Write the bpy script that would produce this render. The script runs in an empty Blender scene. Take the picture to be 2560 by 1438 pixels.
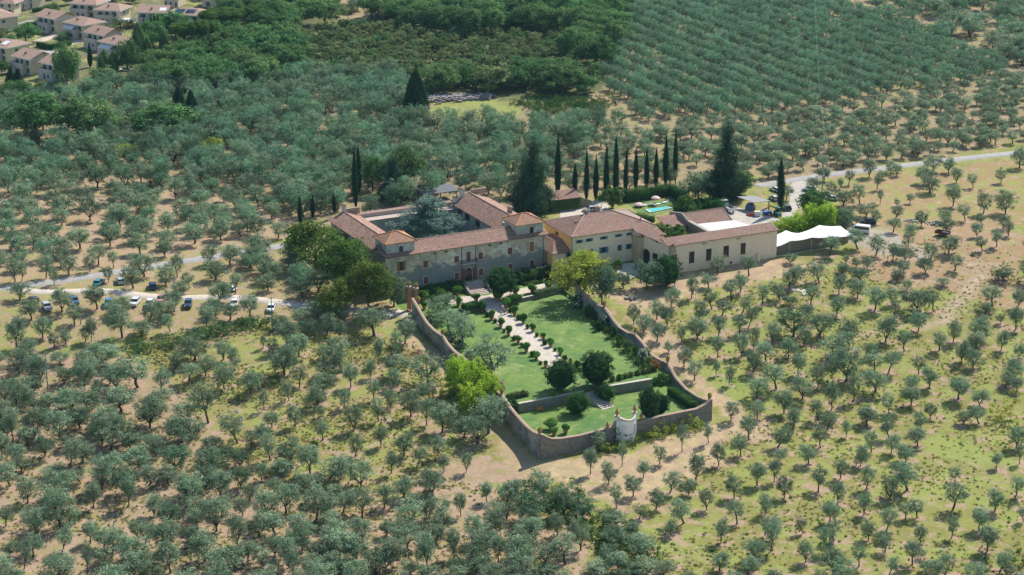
import bpy, math, random
import numpy as np
from mathutils import Vector, Matrix
R = math.radians
random.seed(7); RNG = np.random.default_rng(11)
S = bpy.context.scene
COL = S.collection
# ------------------------------------------------------------------ camera
FPX, TH, CAMZ = 5000.0, R(18.3), 158.0          # focal length in pixels of a 2560 px wide picture, pitch, height
cam_d = bpy.data.cameras.new('camera'); cam = bpy.data.objects.new('camera', cam_d); COL.objects.link(cam)
cam_d.sensor_width = 36.0; cam_d.lens = 36.0*FPX/2560.0; cam_d.clip_start = 1.0; cam_d.clip_end = 20000.0
cam.location = (0, 0, CAMZ); cam.rotation_euler = (math.pi/2 - TH, 0, 0)
S.camera = cam
S.render.resolution_x = 1024; S.render.resolution_y = 575
S.view_settings.view_transform = 'Standard'; S.view_settings.look = 'None'
S.view_settings.exposure = EXPOSURE = 0.36
S.view_settings.gamma = 1.0; S.view_settings.use_curve_mapping = False
# ------------------------------------------------------------------ sky and sun
SUN_EL, SUN_DIR = R(46), (0.60, 0.80)             # towards the sun: right and behind the scene
w = bpy.data.worlds.new('World'); S.world = w; w.use_nodes = True
nt = w.node_tree; bg = nt.nodes['Background']
sk = nt.nodes.new('ShaderNodeTexSky'); sk.sky_type = 'NISHITA'; sk.sun_disc = False
sk.sun_elevation = SUN_EL; sk.sun_rotation = math.atan2(SUN_DIR[0], SUN_DIR[1])
sk.air_density = 1.3; sk.dust_density = 0.5; sk.ozone_density = 3.0
nt.links.new(sk.outputs[0], bg.inputs[0]); bg.inputs[1].default_value = 0.115
sl = bpy.data.lights.new('sun', 'SUN'); sl.energy = 5.0; sl.angle = R(0.5); sl.color = (1.0, 0.95, 0.86)
so = bpy.data.objects.new('sun', sl); COL.objects.link(so)
sd = Vector((SUN_DIR[0]*math.cos(SUN_EL), SUN_DIR[1]*math.cos(SUN_EL), math.sin(SUN_EL)))
so.rotation_euler = sd.to_track_quat('Z', 'Y').to_euler(); so.location = (100, 500, 300)

# ------------------------------------------------------------------ ground shape and pixel -> place helpers
def yline(x): return 470.0 + np.clip(np.asarray(x) + 31.0, -10, 118)*0.40
def zt(x, y):
    q = yline(x) - np.asarray(y, dtype=float)
    front = -0.085*np.clip(q-2, 0, 104) - 0.03*np.clip(q-106, 0, 600)
    back = 0.022*np.clip(-q-70, 0, 700)
    return front + back
def ray(px, py):
    a = (px-1280)/FPX; b = (py-719)/FPX
    return (a, math.cos(TH)-b*math.sin(TH), -math.sin(TH)-b*math.cos(TH))
def P(px, py, z=0.0):
    r = ray(px, py); t = (z-CAMZ)/r[2]
    return Vector((r[0]*t, r[1]*t, z))
def G(px, py, dz=0.0):
    z = 0.0
    for i in range(25):
        p = P(px, py, z); z = float(zt(p.x, p.y))
    p.z = z + dz
    return p
def pxs(p):                                       # pixels per metre at a place, across and upright
    d = p[1]*math.cos(TH) - (p[2]-CAMZ)*math.sin(TH)
    s = FPX/d
    return s, s*math.cos(TH)*1.0
def proj(p):
    z = p[2]-CAMZ; d = p[1]*math.cos(TH)-z*math.sin(TH); v = -(z*math.cos(TH)+p[1]*math.sin(TH))
    return (1280+FPX*p[0]/d, 719+FPX*v/d)
class Frame:
    def __init__(s, ox, oy, ang, oz=0.0):
        s.o = Vector((ox, oy, oz)); s.a = R(ang); s.c = math.cos(s.a); s.s = math.sin(s.a)
    def W(s, u, v, z=0): return Vector((s.o.x+u*s.c-v*s.s, s.o.y+u*s.s+v*s.c, s.o.z+z))
    def L(s, p):
        dx, dy = p[0]-s.o.x, p[1]-s.o.y
        return (dx*s.c+dy*s.s, -dx*s.s+dy*s.c)
    def hit(s, px, py, p0, p1):                   # ray meets the upright plane through local p0,p1: (t along in metres, z)
        A = s.W(*p0); B = s.W(*p1); d = (B-A); ln = math.hypot(d.x, d.y); dx, dy = d.x/ln, d.y/ln
        r = ray(px, py)                           # (r0 t - Ax) x d = 0
        t = (A.x*dy-A.y*dx)/(r[0]*dy-r[1]*dx)
        x, y, z = r[0]*t, r[1]*t, CAMZ+r[2]*t
        return ((x-A.x)*dx+(y-A.y)*dy, z-s.o.z)

# ------------------------------------------------------------------ materials
MATS = {}
def nodes(name):
    m = bpy.data.materials.new(name); m.use_nodes = True; n = m.node_tree.nodes; l = m.node_tree.links
    b = n['Principled BSDF']; MATS[name] = m
    return m, n, l, b
def N(n, t, **k):
    x = n.new(t)
    for a, v in k.items(): setattr(x, a, v)
    return x
def mixc(n, l, fac, c1, c2, bt='MIX'):
    m = n.new('ShaderNodeMix'); m.data_type = 'RGBA'; m.blend_type = bt; m.clamp_factor = True
    for s, v in ((m.inputs[0], fac), (m.inputs[6], c1), (m.inputs[7], c2)):
        if hasattr(v, 'links'): l.new(v, s)
        elif isinstance(v, (int, float)): s.default_value = v
        else: s.default_value = (*v, 1)
    return m.outputs[2]
def noise(n, l, scale, detail=4, rough=0.6, vec=None, dist=0):
    t = n.new('ShaderNodeTexNoise'); t.inputs['Scale'].default_value = scale; t.inputs['Detail'].default_value = detail
    t.inputs['Roughness'].default_value = rough; t.inputs['Distortion'].default_value = dist
    if vec is not None: l.new(vec, t.inputs['Vector'])
    return t.outputs['Fac']
def ramp(n, l, x, a, b, ca=0.0, cb=1.0):
    r = n.new('ShaderNodeMapRange'); r.inputs[1].default_value = a; r.inputs[2].default_value = b
    r.inputs[3].default_value = ca; r.inputs[4].default_value = cb; l.new(x, r.inputs[0]); return r.outputs[0]
def objco(n): return n.new('ShaderNodeTexCoord').outputs['Object']
def bump(n, l, b, h, st=0.4, d=0.05):
    x = n.new('ShaderNodeBump'); x.inputs['Strength'].default_value = st; x.inputs['Distance'].default_value = d
    l.new(h, x.inputs['Height']); l.new(x.outputs[0], b.inputs['Normal'])
def plain(name, c, rough=0.7, var=0.25, scale=1.5, metal=0.0, spec=None, c2=None):
    if name in MATS: return MATS[name]
    m, n, l, b = nodes(name); co = objco(n)
    f = noise(n, l, scale, 5, 0.65, co)
    dark = tuple(x*(1-var) for x in c) if c2 is None else c2
    l.new(mixc(n, l, ramp(n, l, f, 0.35, 0.65), dark, tuple(min(1, x*(1+var*0.4)) for x in c)), b.inputs['Base Color'])
    b.inputs['Roughness'].default_value = rough; b.inputs['Metallic'].default_value = metal
    if spec is not None: b.inputs['Specular IOR Level'].default_value = spec
    return m
def plaster(name, c, stain, low=None, zlow=0, amt=1.0, white=None):
    m, n, l, b = nodes(name); co = objco(n)
    f1 = noise(n, l, 0.35, 6, 0.65, co, 0.6); f2 = noise(n, l, 1.6, 6, 0.7, co, 0.3); f3 = noise(n, l, 9, 3, 0.6, co)
    col = mixc(n, l, ramp(n, l, f1, 0.46, 0.58, 0, amt), c, stain)
    col = mixc(n, l, ramp(n, l, f2, 0.5, 0.66, 0, 0.65*amt), col, tuple(x*0.5 for x in stain))
    if white: 
        f4 = noise(n, l, 0.26, 6, 0.75, co, 1.2)
        col = mixc(n, l, ramp(n, l, f4, 0.53, 0.60, 0, 0.75), col, white)
        col = mixc(n, l, ramp(n, l, noise(n, l, 0.8, 6, 0.75, co, .8), 0.56, 0.64, 0, 0.6), col, (0.20, 0.17, 0.13))
    if low:                                       # weather staining that climbs from the foot of the wall
        sp = n.new('ShaderNodeSeparateXYZ'); l.new(co, sp.inputs[0])
        mt = n.new('ShaderNodeMath'); mt.operation = 'MULTIPLY_ADD'; l.new(f1, mt.inputs[0]); mt.inputs[1].default_value = -9; l.new(sp.outputs[2], mt.inputs[2])
        col = mixc(n, l, ramp(n, l, mt.outputs[0], zlow-4.7, zlow-4.1, 0.85, 0), col, low)
    # rain streaks
    mp = n.new('ShaderNodeMapping'); mp.inputs['Scale'].default_value = (2.2, 2.2, 0.12); l.new(co, mp.inputs[0])
    f5 = noise(n, l, 1.0, 4, 0.6, mp.outputs[0])
    col = mixc(n, l, ramp(n, l, f5, 0.5, 0.75, 0, 0.35*amt), col, tuple(x*0.6 for x in c))
    l.new(col, b.inputs['Base Color']); b.inputs['Roughness'].default_value = 0.9
    bump(n, l, b, f3, 0.25, 0.03)
    return m
def tile_mat(name, cols, patch):
    m, n, l, b = nodes(name)
    uv = n.new('ShaderNodeUVMap'); sp = n.new('ShaderNodeSeparateXYZ'); l.new(uv.outputs[0], sp.inputs[0])
    def fl(x, s):
        a = n.new('ShaderNodeMath'); a.operation = 'DIVIDE'; a.inputs[1].default_value = s; l.new(x, a.inputs[0])
        c = n.new('ShaderNodeMath'); c.operation = 'FLOOR'; l.new(a.outputs[0], c.inputs[0]); return c.outputs[0]
    cb = n.new('ShaderNodeCombineXYZ'); l.new(fl(sp.outputs[0], 0.48), cb.inputs[0]); l.new(fl(sp.outputs[1], 0.42), cb.inputs[1])
    wn = n.new('ShaderNodeTexWhiteNoise'); wn.noise_dimensions = '2D'; l.new(cb.outputs[0], wn.inputs[0])
    cr = n.new('ShaderNodeValToRGB'); cr.color_ramp.interpolation = 'LINEAR'
    e = cr.color_ramp.elements
    while len(e) < len(cols): e.new(0.5)
    for i, c in enumerate(cols): e[i].position = i/(len(cols)-1); e[i].color = (*c, 1)
    l.new(wn.outputs[0], cr.inputs[0])
    pr = n.new('ShaderNodeMath'); pr.operation = 'PINGPONG'; pr.inputs[1].default_value = 0.24; l.new(sp.outputs[0], pr.inputs[0])
    gut = ramp(n, l, pr.outputs[0], 0.04, 0.19, 0.85, 0.0)        # darker channel tiles between the cover tiles
    f = noise(n, l, 0.5, 5, 0.7, objco(n), 0.5)
    col = mixc(n, l, ramp(n, l, f, 0.42, 0.66, 0, 0.75), cr.outputs[0], patch)
    f2 = noise(n, l, 5, 3, 0.6, objco(n))
    col = mixc(n, l, ramp(n, l, f2, 0.55, 0.75, 0, 0.5), col, (0.16, 0.14, 0.10))
    col = mixc(n, l, gut, col, (0.15, 0.095, 0.075))
    l.new(col, b.inputs['Base Color']); b.inputs['Roughness'].default_value = 0.85
    return m
def leafmat(name, dark, light, trans=0.35, var=0.18):
    m, n, l, b = nodes(name)
    at = n.new('ShaderNodeAttribute'); at.attribute_name = 'tone'
    oi = n.new('ShaderNodeObjectInfo')
    col = mixc(n, l, at.outputs['Fac'], dark, light)
    hsv = n.new('ShaderNodeHueSaturation')
    l.new(ramp(n, l, oi.outputs['Random'], 0, 1, 0.5-0.018, 0.5+0.028), hsv.inputs['Hue'])
    v = n.new('ShaderNodeMath'); v.operation = 'MULTIPLY'; v.inputs[1].default_value = 7.31; l.new(oi.outputs['Random'], v.inputs[0])
    fr = n.new('ShaderNodeMath'); fr.operation = 'FRACT'; l.new(v.outputs[0], fr.inputs[0])
    l.new(ramp(n, l, fr.outputs[0], 0, 1, 1-var, 1+var), hsv.inputs['Value'])
    l.new(col, hsv.inputs['Color'])
    n.remove(b); d = n.new('ShaderNodeBsdfDiffuse'); t = n.new('ShaderNodeBsdfTranslucent'); mx = n.new('ShaderNodeMixShader')
    l.new(hsv.outputs[0], d.inputs[0]); l.new(mixc(n, l, 0.35, hsv.outputs[0], tuple(min(1, x*1.5) for x in light)), t.inputs[0])
    mx.inputs[0].default_value = trans; l.new(d.outputs[0], mx.inputs[1]); l.new(t.outputs[0], mx.inputs[2])
    l.new(mx.outputs[0], n['Material Output'].inputs[0])
    return m
def glassy(name, c, rough=0.15):
    m, n, l, b = nodes(name); b.inputs['Base Color'].default_value = (*c, 1); b.inputs['Roughness'].default_value = rough
    f = noise(n, l, 0.8, 2, 0.5, objco(n)); l.new(ramp(n, l, f, 0.3, 0.7, rough*0.7, rough*1.5), b.inputs['Roughness'])
    return m

# ------------------------------------------------------------------ mesh building
class MB:
    def __init__(s): s.v = []; s.f = []; s.uv = []; s.M = Matrix.Identity(4)
    def add(s, vs, fs, uvs=None):
        k = len(s.v); s.v += [tuple(s.M @ Vector(p)) for p in vs]
        for i, f in enumerate(fs):
            s.f.append([k+j for j in f]); s.uv.append(uvs[i] if uvs else None)
    def box(s, x0, y0, z0, x1, y1, z1):
        v = [(x0,y0,z0),(x1,y0,z0),(x1,y1,z0),(x0,y1,z0),(x0,y0,z1),(x1,y0,z1),(x1,y1,z1),(x0,y1,z1)]
        s.add(v, [(0,3,2,1),(4,5,6,7),(0,1,5,4),(1,2,6,5),(2,3,7,6),(3,0,4,7)]); return s
    def hexa(s, bot, top):                        # four bottom points, four top points (ccw from above)
        s.add(list(bot)+list(top), [(3,2,1,0),(4,5,6,7),(0,1,5,4),(1,2,6,5),(2,3,7,6),(3,0,4,7)]); return s
    def prism(s, pts, z0, z1):
        n = len(pts); g = (lambda z, p: z if not callable(z) else z(*p))
        v = [(p[0], p[1], g(z0, p)) for p in pts] + [(p[0], p[1], g(z1, p)) for p in pts]
        s.add(v, [tuple(range(n-1, -1, -1)), tuple(range(n, 2*n))] + [(i, (i+1) % n, n+(i+1) % n, n+i) for i in range(n)]); return s
    def side(s, pts, x0, x1):                     # polygon in (y,z), extruded along x
        n = len(pts); v = [(x0, p[0], p[1]) for p in pts] + [(x1, p[0], p[1]) for p in pts]
        s.add(v, [tuple(range(n)), tuple(range(2*n-1, n-1, -1))] + [(i, n+i, n+(i+1) % n, (i+1) % n) for i in range(n)]); return s
    def lathe(s, prof, c=(0, 0, 0), n=12, a0=0, a1=2*math.pi, close=True):
        v = []; f = []; m = n if close else n+1
        for r, z in prof:
            for i in range(m):
                a = a0+(a1-a0)*i/n; v.append((c[0]+r*math.cos(a), c[1]+r*math.sin(a), c[2]+z))
        for j in range(len(prof)-1):
            for i in range(n):
                i2 = (i+1) % m; f.append((j*m+i, j*m+i2, (j+1)*m+i2, (j+1)*m+i))
        if close:
            f.append(tuple(range(m-1, -1, -1))); f.append(tuple((len(prof)-1)*m+i for i in range(m)))
        s.add(v, f); return s
    def tube(s, path, rad, n=6):
        pr = [Vector(p) for p in path]; v = []; f = []
        for k, p in enumerate(pr):
            d = (pr[min(k+1, len(pr)-1)]-pr[max(k-1, 0)]).normalized()
            a = d.orthogonal().normalized(); b = d.cross(a); r = rad[k] if hasattr(rad, '__len__') else rad
            if k: # keep rings aligned
                a = (pa - d*pa.dot(d)).normalized(); b = d.cross(a)
            pa = a
            for i in range(n):
                t = 2*math.pi*i/n; v.append(p+a*(r*math.cos(t))+b*(r*math.sin(t)))
        for k in range(len(pr)-1):
            for i in range(n): f.append((k*n+i, k*n+(i+1) % n, (k+1)*n+(i+1) % n, (k+1)*n+i))
        f.append(tuple(range(n-1, -1, -1))); f.append(tuple((len(pr)-1)*n+i for i in range(n)))
        s.add(v, f); return s
    def roof(s, pts, step=0.24, ridge=0.10, thick=0.14):   # corrugated tile surface on one planar convex polygon
        p = [Vector(q) for q in pts]; nn = Vector((0, 0, 0))
        for i in range(len(p)): nn += (p[i]-p[0]).cross(p[(i+1) % len(p)]-p[0])
        nn.normalize()
        if nn.z < 0: nn = -nn; p = p[::-1]
        ua = Vector((0, 0, 1)).cross(nn).normalized(); wa = nn.cross(ua)
        q = [((a-p[0]).dot(ua), (a-p[0]).dot(wa)) for a in p]
        umin = min(a[0] for a in q); umax = max(a[0] for a in q)
        n = max(2, int((umax-umin)/step)); v = []; f = []; uv = []
        cols = []
        for k in range(n+1):
            u = umin+(umax-umin)*k/n; uu = min(max(u, umin+1e-4), umax-1e-4); ws = []
            for i in range(len(q)):
                a, b = q[i], q[(i+1) % len(q)]
                if (a[0]-uu)*(b[0]-uu) <= 0 and abs(a[0]-b[0]) > 1e-9:
                    ws.append(a[1]+(b[1]-a[1])*(uu-a[0])/(b[0]-a[0]))
            lo, hi = min(ws), max(ws); h = ridge if k % 2 else 0.0
            cols.append((u, lo, hi)); v.append(p[0]+ua*u+wa*lo+nn*h); v.append(p[0]+ua*u+wa*hi+nn*h)
        for k in range(n):
            f.append((2*k, 2*k+2, 2*k+3, 2*k+1)); a, b = cols[k], cols[k+1]
            uv.append([(a[0], a[1]), (b[0], b[1]), (b[0], b[2]), (a[0], a[2])])
        s.add(v, f, uv)
        m = len(p); s.add([a-nn*0.01 for a in p]+[a-nn*thick for a in p], [tuple(range(2*m-1, m-1, -1))]+[(i, i+m, (i+1) % m+m, (i+1) % m) for i in range(m)])
        return s
    def mesh(s, name, mat=None, smooth=False):
        me = bpy.data.meshes.new(name); me.from_pydata(s.v, [], s.f)
        if any(u is not None for u in s.uv):
            ul = me.uv_layers.new(name='UVMap'); fl = []
            for f, u in zip(s.f, s.uv):
                for j in range(len(f)): fl += list(u[j]) if u else [s.v[f[j]][0], s.v[f[j]][1]]
            ul.data.foreach_set('uv', fl)
        if mat: me.materials.append(mat)
        if smooth: me.polygons.foreach_set('use_smooth', [True]*len(me.polygons))
        me.update(); return me
    def build(s, name, mat, parent=None, smooth=False):
        o = bpy.data.objects.new(name, s.mesh(name, mat, smooth)); COL.objects.link(o)
        if parent is not None: o.parent = parent
        return o
def tag(o, label=None, cat=None, group=None, kind=None):
    if label: o['label'] = label
    if cat: o['category'] = cat
    if group: o['group'] = group
    if kind: o['kind'] = kind
    return o
def empty(name, loc, rz=0.0, label=None, cat=None, group=None, scale=None):
    o = bpy.data.objects.new(name, None); COL.objects.link(o); o.location = loc; o.rotation_euler = (0, 0, rz)
    if scale is not None: o.scale = scale
    return tag(o, label, cat, group)
def mobj(name, me, parent=None):
    o = bpy.data.objects.new(name, me); COL.objects.link(o)
    if parent is not None: o.parent = parent
    return o

# ------------------------------------------------------------------ foliage
def unit(n): 
    v = RNG.normal(size=(n, 3)); return v/np.linalg.norm(v, axis=1)[:, None]
def leaves(name, mat, C, Nrm, size, tone, aspect=0.5, core=None):
    """many small diamond leaves: C centres, Nrm facing directions, size lengths, tone 0..1; core = MB mesh of a dark solid inner body added against see-through"""
    n = len(C); t = unit(n); a = np.cross(Nrm, t); a /= np.linalg.norm(a, axis=1)[:, None]+1e-9; b = np.cross(Nrm, a)
    b /= np.linalg.norm(b, axis=1)[:, None]+1e-9
    h = (size*0.5)[:, None]; V = np.empty((n, 4, 3)); V[:, 0] = C-a*h; V[:, 1] = C-b*h*aspect; V[:, 2] = C+a*h; V[:, 3] = C+b*h*aspect
    V = V.reshape(-1, 3); nv = 0; cf = []
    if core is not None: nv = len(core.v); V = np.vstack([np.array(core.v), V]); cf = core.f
    me = bpy.data.meshes.new(name); me.vertices.add(len(V)); me.vertices.foreach_set('co', V.astype(np.float32).ravel())
    cl = [len(f) for f in cf]; loops = np.concatenate([np.array([i for f in cf for i in f], dtype=np.int32), (np.arange(4*n)+nv).astype(np.int32)])
    cnt = np.concatenate([np.array(cl, dtype=np.int32), np.full(n, 4, dtype=np.int32)])
    me.loops.add(len(loops)); me.loops.foreach_set('vertex_index', loops)
    me.polygons.add(len(cnt)); me.polygons.foreach_set('loop_start', (np.cumsum(cnt)-cnt).astype(np.int32))
    try: me.polygons.foreach_set('loop_total', cnt)
    except Exception: pass
    me.update(calc_edges=True)
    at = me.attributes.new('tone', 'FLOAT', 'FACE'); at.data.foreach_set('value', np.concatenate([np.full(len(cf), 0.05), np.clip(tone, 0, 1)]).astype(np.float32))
    me.materials.append(mat); me.validate(); return me
def tufts(lobes, ntuft, per, tr, size, flat=0.8, jitter=0.9, up=0.2, spread=0.16, lowcut=None, tonev=0.30, inner=0.55):
    """a crown of many small tufts that sit on and in the lobes (x,y,z,rx,ry,rz)"""
    L = np.array(lobes, dtype=float); wgt = (L[:, 3]*L[:, 5]); wgt /= wgt.sum(); li = RNG.choice(len(L), ntuft, p=wgt); d = unit(ntuft)
    q = inner+(1.04-inner)*RNG.random(ntuft)**0.6; T = L[li, :3]+d*q[:, None]*L[li, 3:6]; r = tr*(0.6+0.8*RNG.random(ntuft))
    n = ntuft*per; ti = np.repeat(np.arange(ntuft), per); e = unit(n); rr = RNG.random(n)**0.45
    C = T[ti]+e*(rr*r[ti])[:, None]*np.array([1, 1, flat]); C += RNG.normal(0, spread*tr, (n, 3))
    Nn = e*0.5+d[ti]*0.6+unit(n)*jitter+np.array([0, 0, up]); Nn /= np.linalg.norm(Nn, axis=1)[:, None]
    tone = 0.5+RNG.uniform(-tonev, tonev, ntuft)[ti]+RNG.normal(0, 0.15, n)
    if lowcut is not None: k = C[:, 2] > lowcut+RNG.normal(0, .1, n); C, Nn, tone = C[k], Nn[k], tone[k]; n = len(C)
    return C, Nn, size*(0.7+0.7*RNG.random(n)), tone
def extent(me):                                    # true height and width of a crown, measured
    a = np.empty(len(me.vertices)*3, dtype=np.float32); me.vertices.foreach_get('co', a); a = a.reshape(-1, 3)
    return float(np.percentile(a[:, 2], 99)), float((np.percentile(a[:, 0], 98)-np.percentile(a[:, 0], 2)+np.percentile(a[:, 1], 98)-np.percentile(a[:, 1], 2))/2)
def clumps(cl, per, size, jitter=0.55, up=0.25, shell=0.55, tonev=0.25):
    """cl: list of (x,y,z,rx,ry,rz); leaves in the outer shell of each clump, facing outwards with scatter"""
    Cs, Ns, Ts = [], [], []
    tot = sum(c[3]*c[5] for c in cl)
    for c in cl:
        n = max(20, int(per*len(cl)*c[3]*c[5]/tot)); d = unit(n)
        r = shell+(1-shell)*RNG.random(n)**0.7; lump = 1+0.12*np.sin(d[:, 0]*5+c[0]*3)*np.cos(d[:, 2]*6+c[1])
        p = d*(r*lump)[:, None]*np.array(c[3:6])+np.array(c[:3])
        nn = d+unit(n)*jitter+np.array([0, 0, up]); nn /= np.linalg.norm(nn, axis=1)[:, None]
        Cs.append(p); Ns.append(nn); Ts.append(np.full(n, 0.5+random.uniform(-tonev, tonev))+RNG.normal(0, 0.18, n))
    C = np.vstack(Cs); n = len(C)
    return C, np.vstack(Ns), size*(0.7+0.7*RNG.random(n)), np.concatenate(Ts)
# ------------------------------------------------------------------ shared materials
M = MATS
plaster('villa_plaster', (0.60, 0.52, 0.39), (0.38, 0.34, 0.27), low=(0.18, 0.205, 0.205), zlow=5.2, white=(0.74, 0.70, 0.60))
plaster('tower_plaster', (0.58, 0.56, 0.49), (0.36, 0.36, 0.32), amt=0.9)
plaster('side_plaster', (0.36, 0.37, 0.33), (0.22, 0.25, 0.24), amt=0.7)
plaster('cream_plaster', (0.86, 0.70, 0.51), (0.77, 0.62, 0.45), amt=0.45)
plaster('ochre_plaster', (0.90, 0.54, 0.20), (0.80, 0.46, 0.17), amt=0.5)
plaster('peach_plaster', (0.58, 0.44, 0.28), (0.50, 0.37, 0.23), amt=0.4)
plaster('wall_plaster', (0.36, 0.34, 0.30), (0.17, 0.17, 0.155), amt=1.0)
plaster('white_plaster', (0.90, 0.89, 0.86), (0.66, 0.66, 0.62), amt=0.4)
plaster('house_plaster', (0.66, 0.56, 0.40), (0.56, 0.48, 0.35), amt=0.3)
plaster('concrete', (0.42, 0.40, 0.36), (0.33, 0.31, 0.28), amt=0.5)
tile_mat('old_tile', [(0.44, 0.27, 0.19), (0.20, 0.10, 0.08), (0.50, 0.22, 0.13), (0.36, 0.19, 0.14), (0.58, 0.36, 0.24), (0.26, 0.12, 0.09), (0.44, 0.27, 0.20)], (0.30, 0.20, 0.16))
tile_mat('new_tile', [(0.55, 0.25, 0.11), (0.38, 0.16, 0.09), (0.62, 0.36, 0.18), (0.46, 0.22, 0.12)], (0.42, 0.25, 0.16))
tile_mat('grey_tile', [(0.40, 0.28, 0.23), (0.26, 0.18, 0.15), (0.46, 0.33, 0.27), (0.34, 0.23, 0.19)], (0.36, 0.28, 0.24))
plain('terracotta', (0.42, 0.19, 0.11), 0.8, 0.3, 3)
plain('shutter_brown', (0.20, 0.065, 0.04), 0.6, 0.3, 2)
plain('shutter_orange', (0.34, 0.12, 0.045), 0.6, 0.3, 2)
plain('shutter_blue', (0.04, 0.20, 0.32), 0.6, 0.2, 2)
plain('timber', (0.16, 0.09, 0.055), 0.8, 0.35, 2)
plain('iron', (0.05, 0.05, 0.05), 0.6, 0.3, 4)
plain('stone', (0.40, 0.36, 0.29), 0.9, 0.35, 2)
plain('pale_stone', (0.56, 0.50, 0.42), 0.9, 0.25, 2)
plain('coping_tile', (0.44, 0.27, 0.19), 0.85, 0.4, 2.5, c2=(0.28, 0.22, 0.17))
plain('white_metal', (0.75, 0.76, 0.76), 0.4, 0.08, 2)
plain('grey_sheet', (0.27, 0.27, 0.26), 0.6, 0.3, 1.2)
plain('white_roof', (0.60, 0.60, 0.60), 0.6, 0.10, 0.7)
plain('canvas', (0.82, 0.81, 0.79), 0.8, 0.05, 0.7)
plain('bark', (0.10, 0.075, 0.055), 0.95, 0.4, 6)
plain('terrace_floor', (0.46, 0.36, 0.30), 0.9, 0.15, 1)
glassy('dark_glass', (0.018, 0.024, 0.028))
m_, n_, l_, b_ = nodes('rubble'); co_ = objco(n_)                    # rough stone masonry
vo = n_.new('ShaderNodeTexVoronoi'); vo.inputs['Scale'].default_value = 3.2; l_.new(co_, vo.inputs['Vector'])
f_ = noise(n_, l_, 0.5, 5, 0.7, co_, 0.5)
c_ = mixc(n_, l_, ramp(n_, l_, vo.outputs['Distance'], 0.1, 0.5, 0, 1), (0.44, 0.40, 0.33), (0.17, 0.15, 0.125))
c_ = mixc(n_, l_, ramp(n_, l_, f_, 0.44, 0.58, 0, 0.75), c_, (0.24, 0.22, 0.19)); l_.new(c_, b_.inputs['Base Color'])
b_.inputs['Roughness'].default_value = 0.95; bump(n_, l_, b_, vo.outputs['Distance'], 0.6, 0.06)
leafmat('olive_leaf', (0.065, 0.112, 0.058), (0.35, 0.45, 0.285), 0.28, 0.28)
leafmat('olive_dark', (0.042, 0.088, 0.045), (0.22, 0.31, 0.18), 0.26, 0.15)
leafmat('grove_leaf', (0.032, 0.095, 0.05), (0.28, 0.45, 0.265), 0.26, 0.28)
leafmat('straw', (0.30, 0.25, 0.11), (0.55, 0.46, 0.22), 0.3, 0.2)
leafmat('broad_leaf', (0.032, 0.088, 0.036), (0.2, 0.34, 0.12), 0.3, 0.3)
leafmat('scrub_leaf', (0.065, 0.1, 0.042), (0.27, 0.33, 0.14), 0.3, 0.3)
leafmat('walnut_leaf', (0.034, 0.075, 0.016), (0.17, 0.25, 0.055), .32, 0.10)
leafmat('lime_leaf', (0.1, 0.2, 0.02), (0.46, 0.62, 0.08), 0.45, 0.10)
leafmat('yellow_leaf', (0.12, 0.17, 0.03), (0.42, 0.46, 0.08), 0.35, 0.12)
leafmat('rust_leaf', (0.156, 0.091, 0.039), (0.442, 0.26, 0.117), 0.4, 0.10)
leafmat('cypress_leaf', (0.012, 0.0336, 0.0168), (0.042, 0.09, 0.036), 0.2, 0.12)
leafmat('fir_leaf', (0.0168, 0.0448, 0.028), (0.07, 0.126, 0.07), 0.25, 0.15)
leafmat('cedar_leaf', (0.072, 0.136, 0.104), (0.24, 0.352, 0.272), 0.35, 0.10)
leafmat('pine_leaf', (0.045, 0.105, 0.027), (0.154, 0.266, 0.07), 0.35, 0.12)
leafmat('dark_leaf', (0.0196, 0.0504, 0.0196), (0.077, 0.147, 0.049), 0.3, 0.15)
leafmat('hedge_leaf', (0.028, 0.072, 0.022), (0.115, 0.22, 0.055), 0.28, 0.12)
leafmat('citrus_leaf', (0.0525, 0.1275, 0.03), (0.168, 0.322, 0.07), 0.4, 0.15)
leafmat('agave_leaf', (0.30, 0.33, 0.05), (0.55, 0.52, 0.12), 0.2, 0.1)
leafmat('white_bloom', (0.45, 0.46, 0.40), (0.80, 0.80, 0.74), 0.3, 0.05)
leafmat('pink_bloom', (0.42, 0.16, 0.17), (0.70, 0.40, 0.38), 0.3, 0.05)

# ------------------------------------------------------------------ tree kinds (unit: real metres, later scaled)
def limb_tree(tr, H, crown_r, nl, lean=0.0, fork=0.3, spread=0.75, crown_z=None):
    """trunk + limbs into MB tr, returns limb tips"""
    tips = []; base = Vector((0, 0, -0.25)); a0 = random.uniform(0, 6.28)
    lv = Vector((math.cos(a0), math.sin(a0), 0))*lean
    fz = H*fork; f = Vector((0, 0, fz))+lv*fz
    r = 0.017*H+0.04
    tr.tube([base, Vector((0, 0, 0.1))+lv*0.05, Vector((random.uniform(-.08, .08), random.uniform(-.08, .08), fz*0.5))+lv*fz*0.5, f], [r*1.5, r*1.1, r, r*0.9], 7)
    for i in range(nl):
        a = a0+6.283*i/nl+random.uniform(-0.5, 0.5); sp = crown_r*spread*random.uniform(0.5, 1.0)
        tip = f+Vector((math.cos(a)*sp, math.sin(a)*sp, (H-fz)*random.uniform(0.55, 0.85)))+lv*(H-fz)*0.5
        mid = f.lerp(tip, 0.45)+Vector((math.cos(a), math.sin(a), -0.3))*sp*0.15
        tr.tube([f, mid, tip], [r*0.7, r*0.45, r*0.15], 5)
        tips.append(tip)
        for k in range(2):
            b = a+random.uniform(-1, 1); t2 = mid+Vector((math.cos(b), math.sin(b), 0.7))*crown_r*0.45
            tr.tube([mid, t2], [r*0.35, r*0.1], 4)
    return tips, f
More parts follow.
